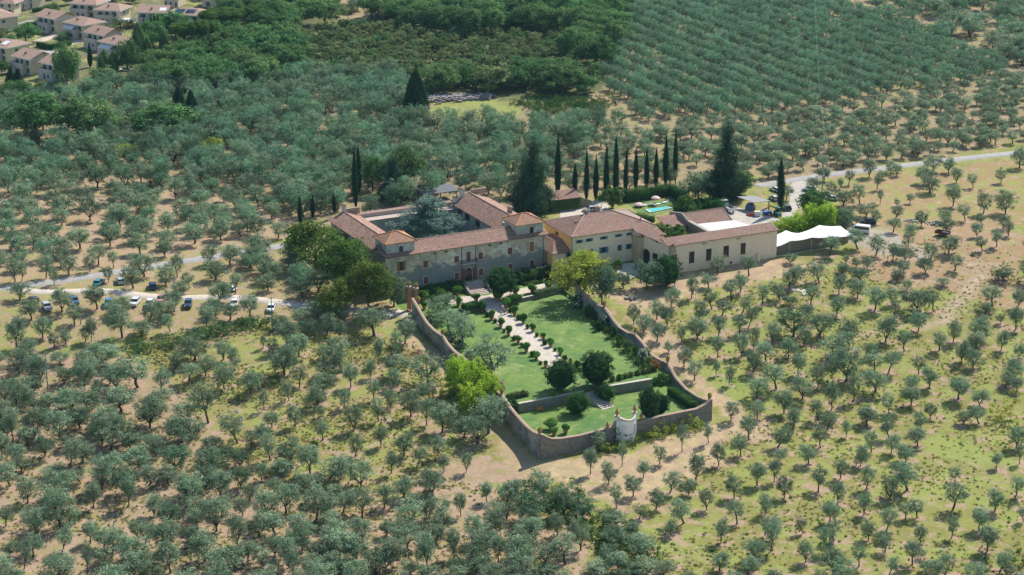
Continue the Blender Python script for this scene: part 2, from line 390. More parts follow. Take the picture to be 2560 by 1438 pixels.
def mk_olive(H, Rr, ncl, nl, lean, fork, leafn=3000, size=0.24, mat='olive_leaf', rz=0.8, low=0.33):
    tr = MB(); tips, f = limb_tree(tr, H*0.95, Rr*0.9, nl, lean, fork)
    mx = sum((t.x for t in tips))/len(tips); my = sum((t.y for t in tips))/len(tips); zc = H*(1+low)/2; hz = H*(1-low)/2; lobes = []
    for t in tips:
        r = random.uniform(0.40, 0.58)*Rr; lobes.append((t.x*0.85, t.y*0.85, min(t.z, H-r*0.8), r, r, r*random.uniform(0.8, 1.15)))
    lobes.append((mx*.7, my*.7, zc-hz*0.05, Rr*0.68, Rr*0.68, hz*0.92)); lobes.append((mx*.7, my*.7, zc-hz*0.05, Rr*0.72, Rr*0.72, hz*0.80)); a = random.uniform(0, 6.28)
    for k in range(ncl//4):
        a += 2.1; r = random.uniform(0.3, 0.45)*Rr; lobes.append((mx*.6+math.cos(a)*Rr*.55, my*.6+math.sin(a)*Rr*.55, zc+random.uniform(-.55, .15)*hz, r, r, r))
    C, Nn, s, t = tufts(lobes, int(leafn/26), 26, 0.36, size, 0.85, 0.9, 0.25, 0.3, H*low*0.75, 0.34, 0.45)
    return tr, leaves('crown', M[mat], C, Nn, s, t, 0.40)
def mk_broad(H, Rr, ncl, mat, leafn=5200, size=0.42, low=0.10, fork=0.3, lean=0.0, rzz=0.85, tr_=0.78):
    tr = MB(); limb_tree(tr, H*0.92, Rr, 5, lean, fork, 0.6)
    lobes = []; zc = H*(1+low)/2; hz = H*(1-low)/2
    for i in range(max(5, ncl//3)):
        d = unit(1)[0]; d[2] = abs(d[2])*1.2-.45; r = random.uniform(0.34, 0.50)*Rr
        lobes.append((d[0]*.62*Rr, d[1]*.62*Rr, zc+d[2]*.60*hz, r, r, r*rzz*1.05))
    lobes.append((0, 0, zc, Rr*0.72, Rr*0.72, hz*0.78))
    C, Nn, s, t = tufts(lobes, int(leafn/34), 34, tr_*Rr/4.6, size, 0.75, 0.8, 0.35, 0.25, H*low*0.4, 0.32, 0.62)
    return tr, leaves('crown', M[mat], C, Nn, s, t, 0.6)
def mk_round(H, Rr, mat, leafn=6500, size=0.30):
    tr = MB(); tr.tube([(0, 0, -.2), (0, 0, H*.5)], [.22, .12], 7); lobes = [(0, 0, H*.52, Rr*.86, Rr*.86, H*.46)]
    for k in range(9):
        d = unit(1)[0]; lobes.append((d[0]*Rr*.6, d[1]*Rr*.6, H*.52+d[2]*H*.28, Rr*.38, Rr*.38, H*.2))
    C, Nn, s, t = tufts(lobes, leafn//30, 30, 0.55, size, .85, .7, .3, .2, .1, .28, .8)
    core = MB(); core.lathe([(Rr*.3, H*.1), (Rr*.66, H*.3), (Rr*.7, H*.6), (Rr*.35, H*.88)], n=9)
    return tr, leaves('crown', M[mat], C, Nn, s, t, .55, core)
def mk_column(H, Rr, mat, leafn=3200, size=0.34, prof=None, foot=0.02, ragged=0.10):
    tr = MB(); tr.tube([(0, 0, -0.2), (0, 0, H*0.5)], [Rr*0.22, Rr*0.1], 6)
    prof = prof or (lambda t: (math.sin(min(1, t/0.35)*math.pi/2)**0.6)*(1-max(0, (t-0.3)/0.7)**1.8))
    z = foot+(1-foot)*RNG.random(leafn*2); pr = np.array([prof(x) for x in z]); keep = RNG.random(leafn*2) < (pr+0.12)/1.12
    z = z[keep]; pr = pr[keep]; n = len(z); a = RNG.random(n)*6.283
    fl = 1+ragged*np.sin(a*5+z*9)+ragged*RNG.normal(size=n)
    r = Rr*pr*(0.82+0.2*RNG.random(n))*fl
    C = np.stack([np.cos(a)*r, np.sin(a)*r, z*H+0.1], 1); Nn = np.stack([np.cos(a), np.sin(a), 0.35+0*a], 1)+unit(n)*0.5; Nn /= np.linalg.norm(Nn, axis=1)[:, None]
    t = 0.45+0.35*np.sin(a*5+z*9)*0.6+RNG.normal(0, .2, n)
    core = MB(); core.lathe([(max(0.02, Rr*prof(k/10)*0.72), foot*H+(1-foot)*H*k/10*0.97) for k in range(11)], n=9)
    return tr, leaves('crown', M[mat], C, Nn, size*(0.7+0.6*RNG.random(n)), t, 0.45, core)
def mk_tier(H, Rr, mat, tiers=9, leafn=4500, size=0.42, flat=0.25, low=0.1, top=0.15, droop=0.1):
    tr = MB(); tr.tube([(0, 0, -0.3), (0, 0, H*0.6), (0, 0, H*0.97)], [0.04*H*0.6, 0.02*H*0.6, 0.03], 7); cl = []
    for k in range(tiers):
        t = k/(tiers-1); z = H*(low+(0.95-low)*t); rr = Rr*(1-t)**0.62*random.uniform(0.8, 1.15)+Rr*top*(1-t*0.6)
        m = max(4, int(8*(1-t)+3)); rr *= random.uniform(.8, 1.12)
        for i in range(m):
            a = 6.283*i/m+k*1.3+random.uniform(-.3, .3); q = random.uniform(0.5, 0.8)*rr; r = rr*random.uniform(0.3, 0.42)
            cl.append((math.cos(a)*q, math.sin(a)*q, z-droop*q, r, r, max(0.35, r*flat*2)))
            if i % 2 == 0: tr.tube([(0, 0, z), (math.cos(a)*q, math.sin(a)*q, z-droop*q)], [0.10, 0.04], 4)
        cl.append((0, 0, z, rr*0.35, rr*0.35, H*0.06))
    C, Nn, s, t = tufts(cl, leafn//6, 22, 0.75, size*.8, 0.6, 0.6, 0.5, 0.35, None, 0.32, 0.4)
    core = MB(); core.lathe([(max(.05, Rr*(1-k/8)**.9*.26), H*(low+(.95-low)*k/8)) for k in range(9)], n=8)
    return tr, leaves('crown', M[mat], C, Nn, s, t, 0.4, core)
def mk_cedar(H, Rr):
    tr = MB(); tr.tube([(0, 0, -.3), (.2, 0, H*.5), (.1, .1, H*.95)], [.45, .3, .06], 7); cl = []
    for k in range(34):
        t = (k+.5)/34; a = k*2.4; q = Rr*(1-t)**.6*random.uniform(.35, .85); z = H*(.10+.86*t)-q*.10; r = random.uniform(1.4, 2.4)*(1-t*.5)
        cl.append((math.cos(a)*q, math.sin(a)*q, z, r, r, .5))
        tr.tube([(0, 0, z), (math.cos(a)*q, math.sin(a)*q, z)], [.10, .03], 4)
    C, Nn, s, t = tufts(cl, 420, 26, 0.5, .34, 0.45, 0.6, 0.6, 0.35, None, 0.32, 0.4)
    core = MB(); core.lathe([(Rr*.35, H*.08), (Rr*.42, H*.3), (Rr*.3, H*.6), (.1, H*.9)], n=8)
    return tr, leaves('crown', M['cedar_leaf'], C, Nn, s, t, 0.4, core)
def mk_pine(H, Rr):
    tr = MB(); tips, f = limb_tree(tr, H*0.9, Rr, 7, 0.05, 0.6, 0.8); cl = []
    for i in range(16):
        a = 6.283*i*0.618; q = Rr*math.sqrt((i+0.5)/16)*0.8; r = Rr*0.30
        cl.append((math.cos(a)*q, math.sin(a)*q, H*0.86-0.22*q, r*1.05, r*1.05, r*1.0))
    C, Nn, s, t = clumps(cl, 3800, 0.40, 0.5, 0.6, 0.4, 0.2)
    return tr, leaves('crown', M['pine_leaf'], C, Nn, s, t, 0.4)
def mk_ball(Rr, H, mat, leafn=1400, size=0.26, z0=0.0, lumps=9, bloom=None):
    lobes = [(0, 0, H*.45, Rr*.68, Rr*.68, H*.40)]
    for i in range(lumps-3):
        d = unit(1)[0]; lobes.append((d[0]*Rr*.55, d[1]*Rr*.55, H*.45+d[2]*H*.25, Rr*random.uniform(.3, .5), Rr*random.uniform(.3, .5), H*random.uniform(.2, .32)))
    C, Nn, s, t = tufts(lobes, leafn//20, 22, .26, size, .9, .8, .3, .3, .02, .3, .65)
    core = MB(); core.lathe([(Rr*0.35, H*.06), (Rr*0.52, H*.3), (Rr*0.48, H*.6), (Rr*0.2, H*.78)], n=8)
    return leaves('foliage', M[mat], C, Nn, s, t, 0.5, core)
def variants(fn, argl): return [fn(*a) if not isinstance(a, dict) else fn(**a) for a in argl]
OLV = []   # (trunk mesh, crown mesh, nominal height, nominal width, form word)
for H, Rr, ncl, nl, lean, fork, mat, lo, form in 2*[
    (5.0, 1.9, 13, 4, 0.02, 0.26, 'olive_leaf', 0.20, 'round crowned'), (5.0, 1.9, 11, 3, 0.25, 0.30, 'olive_leaf', 0.24, 'leaning'),
    (5.0, 2.0, 15, 5, 0.0, 0.12, 'olive_leaf', 0.14, 'many stemmed'), (5.0, 1.8, 9, 3, 0.12, 0.32, 'olive_leaf', 0.28, 'open crowned'),
    (5.0, 2.1, 17, 5, 0.05, 0.16, 'olive_dark', 0.08, 'dense dark'), (5.0, 1.9, 12, 4, 0.08, 0.22, 'olive_leaf', 0.14, 'lopsided'),
    (5.0, 1.9, 10, 3, 0.30, 0.26, 'olive_leaf', 0.24, 'bent'), (5.0, 2.0, 16, 4, 0.0, 0.18, 'olive_leaf', 0.10, 'full crowned'),
    (5.0, 2.2, 4, 3, 0.0, 0.10, 'grove_leaf', 0.03, 'bushy round'), (5.0, 2.3, 8, 3, 0.05, 0.12, 'grove_leaf', 0.05, 'bushy dark')]:
    tr, cr = mk_olive(5.0, Rr, ncl, nl, lean, fork, {'open crowned': 1700, 'leaning': 2100, 'bent': 1900, 'lopsided': 2300}.get(form, 2900), 0.23, mat, 0.85, lo)
    eh_, ew_ = extent(cr); OLV.append((tr.mesh('trunk', M['bark'], True), cr, eh_, ew_, form))
class T2(tuple):
    def __add__(s, o): return tuple(s)+extent(s[1])
def tm(pair): return T2((pair[0].mesh('trunk', M['bark'], True), pair[1]))
KIND = {
 'oak': [tm(mk_broad(10, 4.6, 22, 'broad_leaf')) + (10, 9.4), tm(mk_broad(10, 4.4, 18, 'broad_leaf')) + (10, 9.0), tm(mk_broad(10, 4.8, 26, 'broad_leaf', low=0.05)) + (10, 9.6)],
 'walnut': [tm(mk_broad(10, 5.0, 34, 'walnut_leaf', 7000, 0.36, 0.08)) + (10, 10.2)],
 'scrub': [tm(mk_broad(5, 2.9, 14, 'scrub_leaf', 1800, 0.34, 0.02)) + (5, 6.0), tm(mk_broad(5, 2.7, 11, 'scrub_leaf', 1600, 0.34, 0.05)) + (5, 5.6), tm(mk_broad(5, 2.8, 12, 'broad_leaf', 1700, 0.34, 0.02)) + (5, 5.8)],
 'cypress': [tm(mk_column(15, 0.85, 'cypress_leaf')) + (15, 1.8), tm(mk_column(15, 0.9, 'cypress_leaf', 2600, .36, None, .03, .17)) + (15, 1.9), tm(mk_column(15, 0.8, 'cypress_leaf', 3000, .3, lambda t: (math.sin(min(1, t/.5)*math.pi/2)**.7)*(1-max(0, (t-.45)/.55)**1.4), .04, .14)) + (15, 1.8), tm(mk_column(15, 0.95, 'cypress_leaf', 2600, .36, lambda t: (math.sin(min(1, t/.25)*math.pi/2)**.5)*(1-max(0, (t-.3)/.7)**2.6), .03, .16)) + (15, 1.9)],
 'cone': [tm(mk_column(12, 3.3, 'cypress_leaf', 5200, 0.5, lambda t: (math.sin(min(1, t/0.25)*math.pi/2)**0.6)*(1-t)**0.62, 0.02, 0.06)) + (12, 6.8)],
 'poplar': [tm(mk_column(11, 2.1, 'broad_leaf', 4200, 0.42, lambda t: (math.sin(min(1, t/0.3)*math.pi/2)**0.6)*(1-max(0, (t-0.4)/0.6)**2), 0.02, 0.13)) + (11, 4.6)],
 'fir': [tm(mk_tier(15, 4.2, 'fir_leaf', 11, 6500, 0.5)) + (15, 9.0)],
 'cedar': [tm(mk_cedar(13, 6.2)) + (13, 13.5)],
 'pine': [tm(mk_pine(11, 5)) + (11, 10.5)],
 'bamboo': [tm(mk_broad(8, 3.3, 30, 'lime_leaf', 6000, 0.34, 0.02, 0.1, 0.0, 1.5)) + (8, 7.0)],
 'limetree': [tm(mk_broad(8, 4.0, 26, 'yellow_leaf', 5200, 0.32, 0.05)) + (8, 8.2)],
 'holm': [tm(mk_round(8, 3.7, 'dark_leaf')) + (8, 7.4), tm(mk_round(8, 3.7, 'dark_leaf')) + (8, 7.4)],
 'laurel': [tm(mk_broad(6, 3.0, 20, 'olive_dark', 4200, 0.26, 0.05)) + (6, 6.2)],
 'round': [tm(mk_round(6, 3.0, 'hedge_leaf', 5000, .26)) + (6, 6)],
 'bush': [tm(mk_broad(3, 1.7, 12, 'hedge_leaf', 1500, 0.26, 0.0, 0.1)) + (3, 3.5)],
}
SHR = {k: [mk_ball(1.0, 1.7, m, n, sz) for _ in range(2)] for k, m, n, sz in [
  ('green', 'hedge_leaf', 900, 0.24), ('dark', 'dark_leaf', 900, 0.24), ('yellow', 'yellow_leaf', 900, 0.22), ('scrub', 'scrub_leaf', 900, 0.22),
  ('rust', 'rust_leaf', 800, 0.22), ('lime', 'lime_leaf', 900, 0.22), ('grey', 'olive_leaf', 900, 0.20)]}
for k, m in (('white', 'white_bloom'), ('pink', 'pink_bloom')):
    cl = [(0, 0, 0.9, 0.95, 0.95, 0.85)]
    SHR[k+'_bl'] = [leaves('blossom', M[m], *clumps(cl, 130, 0.2, 0.5, 0.4, 0.9, 0.2), 0.8)]
LAND = []        # named places that labels refer to: (words, px, py)
def land(words, px, py): LAND.append((words, px, py))
PLACED = []      # ground spots already taken: x, y, radius
TREES = []       # trees to be placed: dict
def stand(kind, px, py, top, wpx, label=None, cat='tree', group=None, name=None, lean=None):
    """a single tree: foot pixel, top pixel row, crown width in pixels"""
    p = G(px, py); s, sv = pxs(p); h = (py-top)/sv; wd = wpx/s
    tr, cr, H, Wd = KIND[kind][random.randrange(len(KIND[kind]))]
    tl = random.uniform(-.03, .03); o = empty(name or {'oak': 'oak_tree', 'walnut': 'walnut_tree', 'cypress': 'cypress_tree', 'cone': 'conical_cypress', 'poplar': 'poplar_tree', 'fir': 'fir_tree', 'cedar': 'cedar_tree', 'pine': 'umbrella_pine', 'bamboo': 'bamboo_clump', 'limetree': 'lime_tree', 'holm': 'holm_oak', 'laurel': 'laurel_tree', 'bush': 'bush', 'scrub': 'scrub_tree'}[kind],
              p, random.uniform(0, 6.28), label, cat, group, (wd/Wd, wd/Wd, h/H))
    mobj('trunk', tr, o); mobj('crown', cr, o); o.rotation_euler.x = tl; o.rotation_euler.y = -tl*.6
    PLACED.append((p.x, p.y, wd*0.42)); return o
def shrub(kind, px, py, wpx, hpx, label, group=None, z=None, bloom=None, cat='shrub', name='shrub'):
    p = G(px, py) if z is None else P(px, py, z); s, sv = pxs(p)
    o = empty(name, p, random.uniform(0, 6.28), label, cat, group, (wpx/s/2.1, wpx/s/2.1, hpx/sv/1.75))
    mobj('foliage', random.choice(SHR[kind]), o)
    if bloom: mobj('blossom', SHR[bloom+'_bl'][0], o)
    PLACED.append((p.x, p.y, wpx/s*0.45)); return o
# ------------------------------------------------------------------ setting: terrain, roads, garden floors
def inpoly(x, y, poly):
    x = np.asarray(x, dtype=float); y = np.asarray(y, dtype=float); c = np.zeros(x.shape, bool); n = len(poly); j = n-1
    for i in range(n):
        xi, yi = poly[i]; xj, yj = poly[j]
        if yi != yj: c ^= ((yi > y) != (yj > y)) & (x < (xj-xi)*(y-yi)/(yj-yi)+xi)
        j = i
    return c
def gpoly(pts): return [tuple(G(*p)[:2]) for p in pts]
A0, A1 = G(1032, 797), G(1350, 1148)                # garden wall corners on the outer ground
B0, B1 = G(1440, 742), G(1777, 1051)
ZT, ZU0, ZU1, ZL = -1.6, -2.5, -3.5, -5.4           # garden terrace, upper lawn (top, foot), lower lawn
def lerp2(a, b, t): return (a[0]+(b[0]-a[0])*t, a[1]+(b[1]-a[1])*t)
def gzu(x, y):                                      # upper lawn height
    q = yline(x)-y; return ZU0+(ZU1-ZU0)*np.clip((q-16)/64, 0, 1)
rt0 = P(1292, 1008, ZU1); rt1 = P(1632, 946, ZU1)   # top edge of the lower retaining wall
rw0 = P(1150, 783, ZU0); rw1 = P(1425, 727, ZU0)    # foot of the upper retaining wall
GARD = [tuple(A0[:2]), tuple(A1[:2]), tuple(B1[:2]), tuple(B0[:2])]
def side_of(p, a, b): return (b[0]-a[0])*(p[1]-a[1])-(b[1]-a[1])*(p[0]-a[0])
xs = np.concatenate([np.linspace(-1500, -330, 9), np.arange(-320, 330, 1.7), np.linspace(340, 1500, 9)])
ys = np.concatenate([np.linspace(-300, 270, 7), np.arange(285, 560, 1.7), np.arange(561, 960, 2.6), np.linspace(980, 3000, 14)])
X, Y = np.meshgrid(xs, ys); Z = zt(X, Y)
inn = inpoly(X, Y, GARD)
rl0, rl1 = rt0, rt1
VF = Frame(-31.4, 473.3, 26.8)
FORE = [tuple(A0[:2]), tuple(B0[:2]), tuple(VF.W(46, -1.6)[:2]), tuple(VF.W(0, -1.6)[:2])]
lower = ((rl1[0]-rl0[0])*(Y-rl0[1])-(rl1[1]-rl0[1])*(X-rl0[0])) < 0
hg = np.where(lower, ZL, gzu(X, Y))
Z = np.where(inn, np.minimum(Z, hg-0.8), Z)
Z = np.where(inpoly(X, Y, FORE), np.minimum(Z, -3.6), Z)
vz = RNG.normal(size=(len(ys), len(xs)))*0.03; Z = Z+vz
nx, ny = len(xs), len(ys)
gm = bpy.data.meshes.new('ground'); V = np.stack([X, Y, Z], -1).reshape(-1, 3)
gm.vertices.add(len(V)); gm.vertices.foreach_set('co', V.astype(np.float32).ravel())
i0 = (np.arange(ny-1)[:, None]*nx+np.arange(nx-1)[None, :]).ravel(); F = np.stack([i0, i0+1, i0+nx+1, i0+nx], 1)
gm.loops.add(F.size); gm.loops.foreach_set('vertex_index', F.astype(np.int32).ravel())
gm.polygons.add(len(F)); gm.polygons.foreach_set('loop_start', (np.arange(len(F))*4).astype(np.int32)); gm.update(calc_edges=True)
gm.polygons.foreach_set('use_smooth', [True]*len(F))
GX, GY = X.ravel(), Y.ravel()
def sinn(x, y, s, k): return np.sin(x/s+k)*np.cos(y/s*1.3+k*2)+0.5*np.sin(x/s*2.3+k*3+y/s*1.7)
WX = GX+2.2*sinn(GX, GY, 7, 1.0); WY = GY+3.0*sinn(GX, GY, 6, 4.0)
gcol = np.tile(np.array([0.26, 0.255, 0.08]), (len(GX), 1)); soil = np.full(len(GX), 0.28); green = np.full(len(GX), 0.48)
def region(pts, col=None, so=None, gr=None, warp=True):
    m = inpoly(WX if warp else GX, WY if warp else GY, gpoly(pts))
    if col is not None: gcol[m] = col
    if so is not None: soil[m] = so
    if gr is not None: green[m] = gr
# px regions of the ground: colour, bare soil share, green share
region([(-900, -200), (3400, -200), (3400, 230), (2560, 350), (1900, 470), (1380, 500), (900, 560), (640, 615), (-900, 820)], (0.31, 0.25, 0.145), 0.36, 0.2)
region([(-300, 470), (400, 440), (760, 560), (640, 620), (-300, 745)], (0.40, 0.305, 0.18), 0.52, 0.22)
region([(-100, 700), (650, 625), (900, 690), (1000, 760), (1040, 800), (700, 800), (-100, 880)], (0.36, 0.29, 0.15), 0.35, 0.35)
region([(-300, 880), (300, 880), (640, 1000), (560, 1150), (1300, 1140), (1500, 1438), (1900, 1700), (-400, 1700)], (0.34, 0.27, 0.15), 0.55, 0.32)
region([(330, 860), (700, 800), (1000, 830), (1060, 900), (1230, 1060), (1240, 1130), (950, 1250), (700, 1230), (560, 1130), (450, 980)], (0.30, 0.27, 0.10), 0.30, 0.45)
region([(1240, 1020), (1350, 1160), (1560, 1120), (1800, 1050), (1660, 890), (1560, 780), (1500, 730), (1690, 685), (1930, 650), (2080, 640), (2000, 680), (1760, 720), (1620, 770), (1700, 880), (1850, 1000), (1830, 1060), (1960, 1060), (1740, 1180), (1560, 1220), (1420, 1200), (1310, 1180)], (0.50, 0.37, 0.235), 0.15, 0.05)
region([(1330, 1150), (1560, 1130), (1800, 1060), (1930, 1080), (1760, 1160), (1690, 1220), (1560, 1260), (1400, 1230)], (0.50, 0.38, 0.235), 0.25, 0.12)
region([(2100, 640), (2260, 580), (2560, 420), (2560, 780), (2350, 720), (2200, 700)], (0.37, 0.255, 0.14), 0.40, 0.25)
region([(2060, 440), (2560, 400), (2560, 560), (2300, 560), (2130, 600), (2080, 560)], (0.35, 0.26, 0.125), 0.30, 0.35)
region([(2120, 560), (2230, 580), (2330, 640), (2290, 650), (2200, 640), (2100, 600)], (0.42, 0.37, 0.31), 0.2, 0.0)
region([(1750, 900), (1860, 930), (1960, 1000), (1860, 1010), (1780, 960)], (0.22, 0.30, 0.075), 0.05, 0.9)
region([(2330, 1080), (2460, 1110), (2560, 1170), (2560, 1200), (2420, 1150), (2330, 1110)], (0.23, 0.30, 0.08), 0.05, 0.8)
region([(1070, 250), (1180, 243), (1310, 250), (1330, 290), (1180, 300), (1065, 290)], (0.27, 0.29, 0.10), 0.15, 0.5)
region([(1040, 830), (1250, 1040), (1350, 1180), (1310, 1190), (1180, 1010), (1030, 850)], (0.46, 0.35, 0.21), 0.2, 0.1)
region([(960, 770), (1040, 768), (1040, 800), (975, 800)], (0.55, 0.47, 0.38), 0.0, 0.0)
region([(0, -60), (600, -60), (620, 60), (560, 130), (330, 200), (180, 240), (0, 240)], (0.17, 0.175, 0.09), 0.2, 0.3)
region([(-300, 235), (180, 240), (330, 205), (560, 235), (700, 225), (760, 195), (1000, 200), (1060, 240), (1250, 250), (1480, 240), (1520, 200), (1600, 20), (1560, -80), (1180, 10), (860, 60), (640, -60), (600, 60), (330, 130), (160, 215), (-300, 215)], (0.14, 0.15, 0.07), 0.05, 0.1)
def trackline(pts, wd, col):
    q = [G(*p) for p in pts]
    for a, b in zip(q[:-1], q[1:]):
        d = (b-a).xy; L = d.length; d /= L; t = np.clip((GX-a.x)*d.x+(GY-a.y)*d.y, 0, L)
        ds = np.hypot(GX-a.x-d.x*t, GY-a.y-d.y*t); k = np.clip(1.4-ds/wd, 0, 1)*0.8
        gcol[:] = gcol*(1-k[:, None])+np.array(col)*k[:, None]; soil[:] = soil*(1-k)+0.1*k; green[:] = green*(1-k)
for pts in ([(2460, 690), (2400, 760), (2370, 800), (2320, 815), (2240, 820), (2155, 838)], [(2445, 690), (2385, 755), (2350, 790)], [(2300, 610), (2350, 640), (2430, 660), (2500, 665)]):
    trackline(pts, 1.6, (0.48, 0.38, 0.26))
m, n, l, b = nodes('ground_mat')
ca = n.new('ShaderNodeAttribute'); ca.attribute_name = 'gcol'; sa = n.new('ShaderNodeAttribute'); sa.attribute_name = 'soil'; ga = n.new('ShaderNodeAttribute'); ga.attribute_name = 'green'
co = objco(n); f1 = noise(n, l, 0.045, 6, 0.65, co, 0.6); f2 = noise(n, l, 0.35, 6, 0.7, co, 0.4); f3 = noise(n, l, 2.6, 5, 0.75, co); f4 = noise(n, l, 0.13, 5, 0.65, co, 0.8)
def lt(x, a, wd):                                   # 1 where noise x < share a (share is an attribute)
    s = n.new('ShaderNodeMapRange'); s.inputs[1].default_value = 0; s.inputs[2].default_value = 1; s.inputs[3].default_value = 0.34; s.inputs[4].default_value = 0.66; l.new(a, s.inputs[0])
    d = n.new('ShaderNodeMath'); d.operation = 'SUBTRACT'; l.new(s.outputs[0], d.inputs[0]); l.new(x, d.inputs[1])
    return ramp(n, l, d.outputs[0], -wd, wd)
c = mixc(n, l, ramp(n, l, f3, 0.36, 0.66, 0, 0.65), ca.outputs['Color'], mixc(n, l, 0.5, ca.outputs['Color'], (0.20, 0.19, 0.06), 'MULTIPLY'))
c = mixc(n, l, 1.0, c, mixc(n, l, ramp(n, l, f2, 0.3, 0.7), (0.74, 0.74, 0.72), (1.22, 1.2, 1.18)), 'MULTIPLY')
gr = mixc(n, l, ramp(n, l, f3, 0.35, 0.65), (0.20, 0.24, 0.065), (0.33, 0.34, 0.10))
c = mixc(n, l, lt(f4, ga.outputs['Fac'], 0.06), c, gr)
gr2 = mixc(n, l, ramp(n, l, f3, 0.4, 0.6), (0.07, 0.13, 0.03), (0.14, 0.22, 0.05))
mm = n.new('ShaderNodeMath'); mm.operation = 'MULTIPLY'; l.new(ramp(n, l, noise(n, l, 0.30, 5, 0.7, co, 1.0), 0.60, 0.70), mm.inputs[0]); l.new(ga.outputs['Fac'], mm.inputs[1])
c = mixc(n, l, mm.outputs[0], c, gr2)
so_ = mixc(n, l, ramp(n, l, f3, 0.35, 0.7), (0.30, 0.205, 0.14), (0.52, 0.37, 0.26))
c = mixc(n, l, lt(f2, sa.outputs['Fac'], 0.05), c, so_)
l.new(c, b.inputs['Base Color']); b.inputs['Roughness'].default_value = 0.95; b.inputs['Specular IOR Level'].default_value = 0.1
bump(n, l, b, f3, 0.7, 0.25)
gm.materials.append(m)
ground = bpy.data.objects.new('ground', gm); COL.objects.link(ground); tag(ground, kind='structure')

def strip(name, pts, wd, mat, dz=0.06, step=3.0):   # a road sheet that follows the ground
    q = [G(*p) for p in pts]; path = []
    for a, b in zip(q[:-1], q[1:]):
        k = max(1, int((b-a).length/step)); path += [a.lerp(b, i/k) for i in range(k)]
    path.append(q[-1])
    for _ in range(3): path = [path[0]]+[(path[i-1]+path[i]*2+path[i+1])/4 for i in range(1, len(path)-1)]+[path[-1]]
    mb = MB(); v = []; f = []
    for i, p in enumerate(path):
        d = (path[min(i+1, len(path)-1)]-path[max(i-1, 0)]).xy.normalized(); nn = Vector((-d.y, d.x))
        for t in (-1.0, -0.9, 0.0, 0.9, 1.0):
            x, y = p.x+nn.x*wd/2*t, p.y+nn.y*wd/2*t; v.append((x, y, float(zt(x, y))+dz+(0.04*(1-abs(t))) - (0.2 if abs(t) == 1 else 0)))
    for i in range(len(path)-1):
        for j in range(4): f.append((i*5+j, i*5+j+1, i*5+6+j, i*5+5+j))
    mb.add(v, f); o = mb.build(name, mat, None, True); tag(o, kind='structure'); ROADS.append(([(p.x, p.y) for p in path], wd/2)); return o
ROADS = []; AREAS = []
def area(name, pts, mat, dz=0.05, z=None, step=2.0):
    """flat-ish ground sheet cut to a polygon of pixels, following the ground (or at height z)"""
    q = [tuple((G(*p) if z is None else P(p[0], p[1], z))[:2]) for p in pts]
    import mathutils.geometry as mg
    mb = MB(); vs = [(x, y, (float(zt(x, y)) if z is None else z)+dz) for x, y in q]
    tri = mg.tessellate_polygon([[Vector((x, y, 0)) for x, y in q]])
    mb.add(vs, [tuple(t) for t in tri]); mb.add(vs+[(a, b2, c2-0.5) for a, b2, c2 in vs], [(i, (i+1) % len(vs), (i+1) % len(vs)+len(vs), i+len(vs)) for i in range(len(vs))])
    import bmesh
    me = mb.mesh(name, mat); bm = bmesh.new(); bm.from_mesh(me); bmesh.ops.recalc_face_normals(bm, faces=bm.faces)
    if z is None:
        for _ in range(4):
            el = [e for e in bm.edges if e.calc_length() > step*2.2]
            if not el: break
            bmesh.ops.subdivide_edges(bm, edges=el, cuts=1); bmesh.ops.triangulate(bm, faces=[f for f in bm.faces if len(f.verts) > 3])
        for v in bm.verts:
            if v.co.z > float(zt(v.co.x, v.co.y))-0.25: v.co.z = float(zt(v.co.x, v.co.y))+dz
    bm.to_mesh(me); bm.free()
    o = bpy.data.objects.new(name, me); COL.objects.link(o); tag(o, kind='structure'); AREAS.append(q); return o
plain('asphalt', (0.34, 0.32, 0.30), 0.9, 0.18, 0.6); plain('gravel', (0.52, 0.455, 0.38), 0.95, 0.2, 1.2, c2=(0.42, 0.36, 0.29)); plain('yard_gravel', (0.44, 0.40, 0.34), 0.95, 0.18, 0.4)
strip('road', [(-700, 815), (-120, 738), (0, 722), (150, 703), (320, 676), (507, 646), (640, 626), (760, 606)], 4.6, M['asphalt'])
strip('gravel_lane', [(20, 722), (110, 733), (260, 724), (340, 738), (430, 747), (560, 741), (640, 748), (760, 765), (960, 784), (1020, 785)], 4.2, M['gravel'], 0.045)
strip('road', [(1895, 465), (1985, 450), (2070, 437), (2160, 427), (2310, 408), (2430, 394), (2530, 384), (2750, 360), (3300, 300)], 4.8, M['asphalt'])
area('yard', [(1986, 452), (2062, 440), (2022, 470), (2008, 505), (1985, 540), (1945, 572), (1900, 590), (1790, 590), (1780, 545), (1790, 510), (1835, 515), (1880, 530), (1950, 546), (1975, 500), (1970, 470)], M['yard_gravel'], 0.05)
area('courtyard_lane', [(1455, 508), (1500, 500), (1525, 512), (1510, 545), (1400, 560), (1400, 530)], M['gravel'], 0.05)
# ---- garden floors
m, n, l, b = nodes('lawn_mat'); co = objco(n)
c = mixc(n, l, ramp(n, l, noise(n, l, 0.16, 5, 0.65, co, 0.8), 0.38, 0.66), (0.06, 0.155, 0.022), (0.18, 0.26, 0.042))
c = mixc(n, l, ramp(n, l, noise(n, l, 0.13, 6, 0.75, co, 1.0), 0.52, 0.72, 0, 0.8), c, (0.36, 0.36, 0.13))
c = mixc(n, l, ramp(n, l, noise(n, l, 0.45, 5, 0.75, co, 0.6), 0.56, 0.74, 0, 0.7), c, (0.40, 0.34, 0.17)); c = mixc(n, l, ramp(n, l, noise(n, l, 1.2, 5, 0.75, co), 0.4, 0.65, 0, 0.45), c, (0.05, 0.12, 0.02)); l.new(c, b.inputs['Base Color'])
b.inputs['Roughness'].default_value = 0.9; bump(n, l, b, noise(n, l, 6, 3, 0.7, co), 0.5, 0.06)
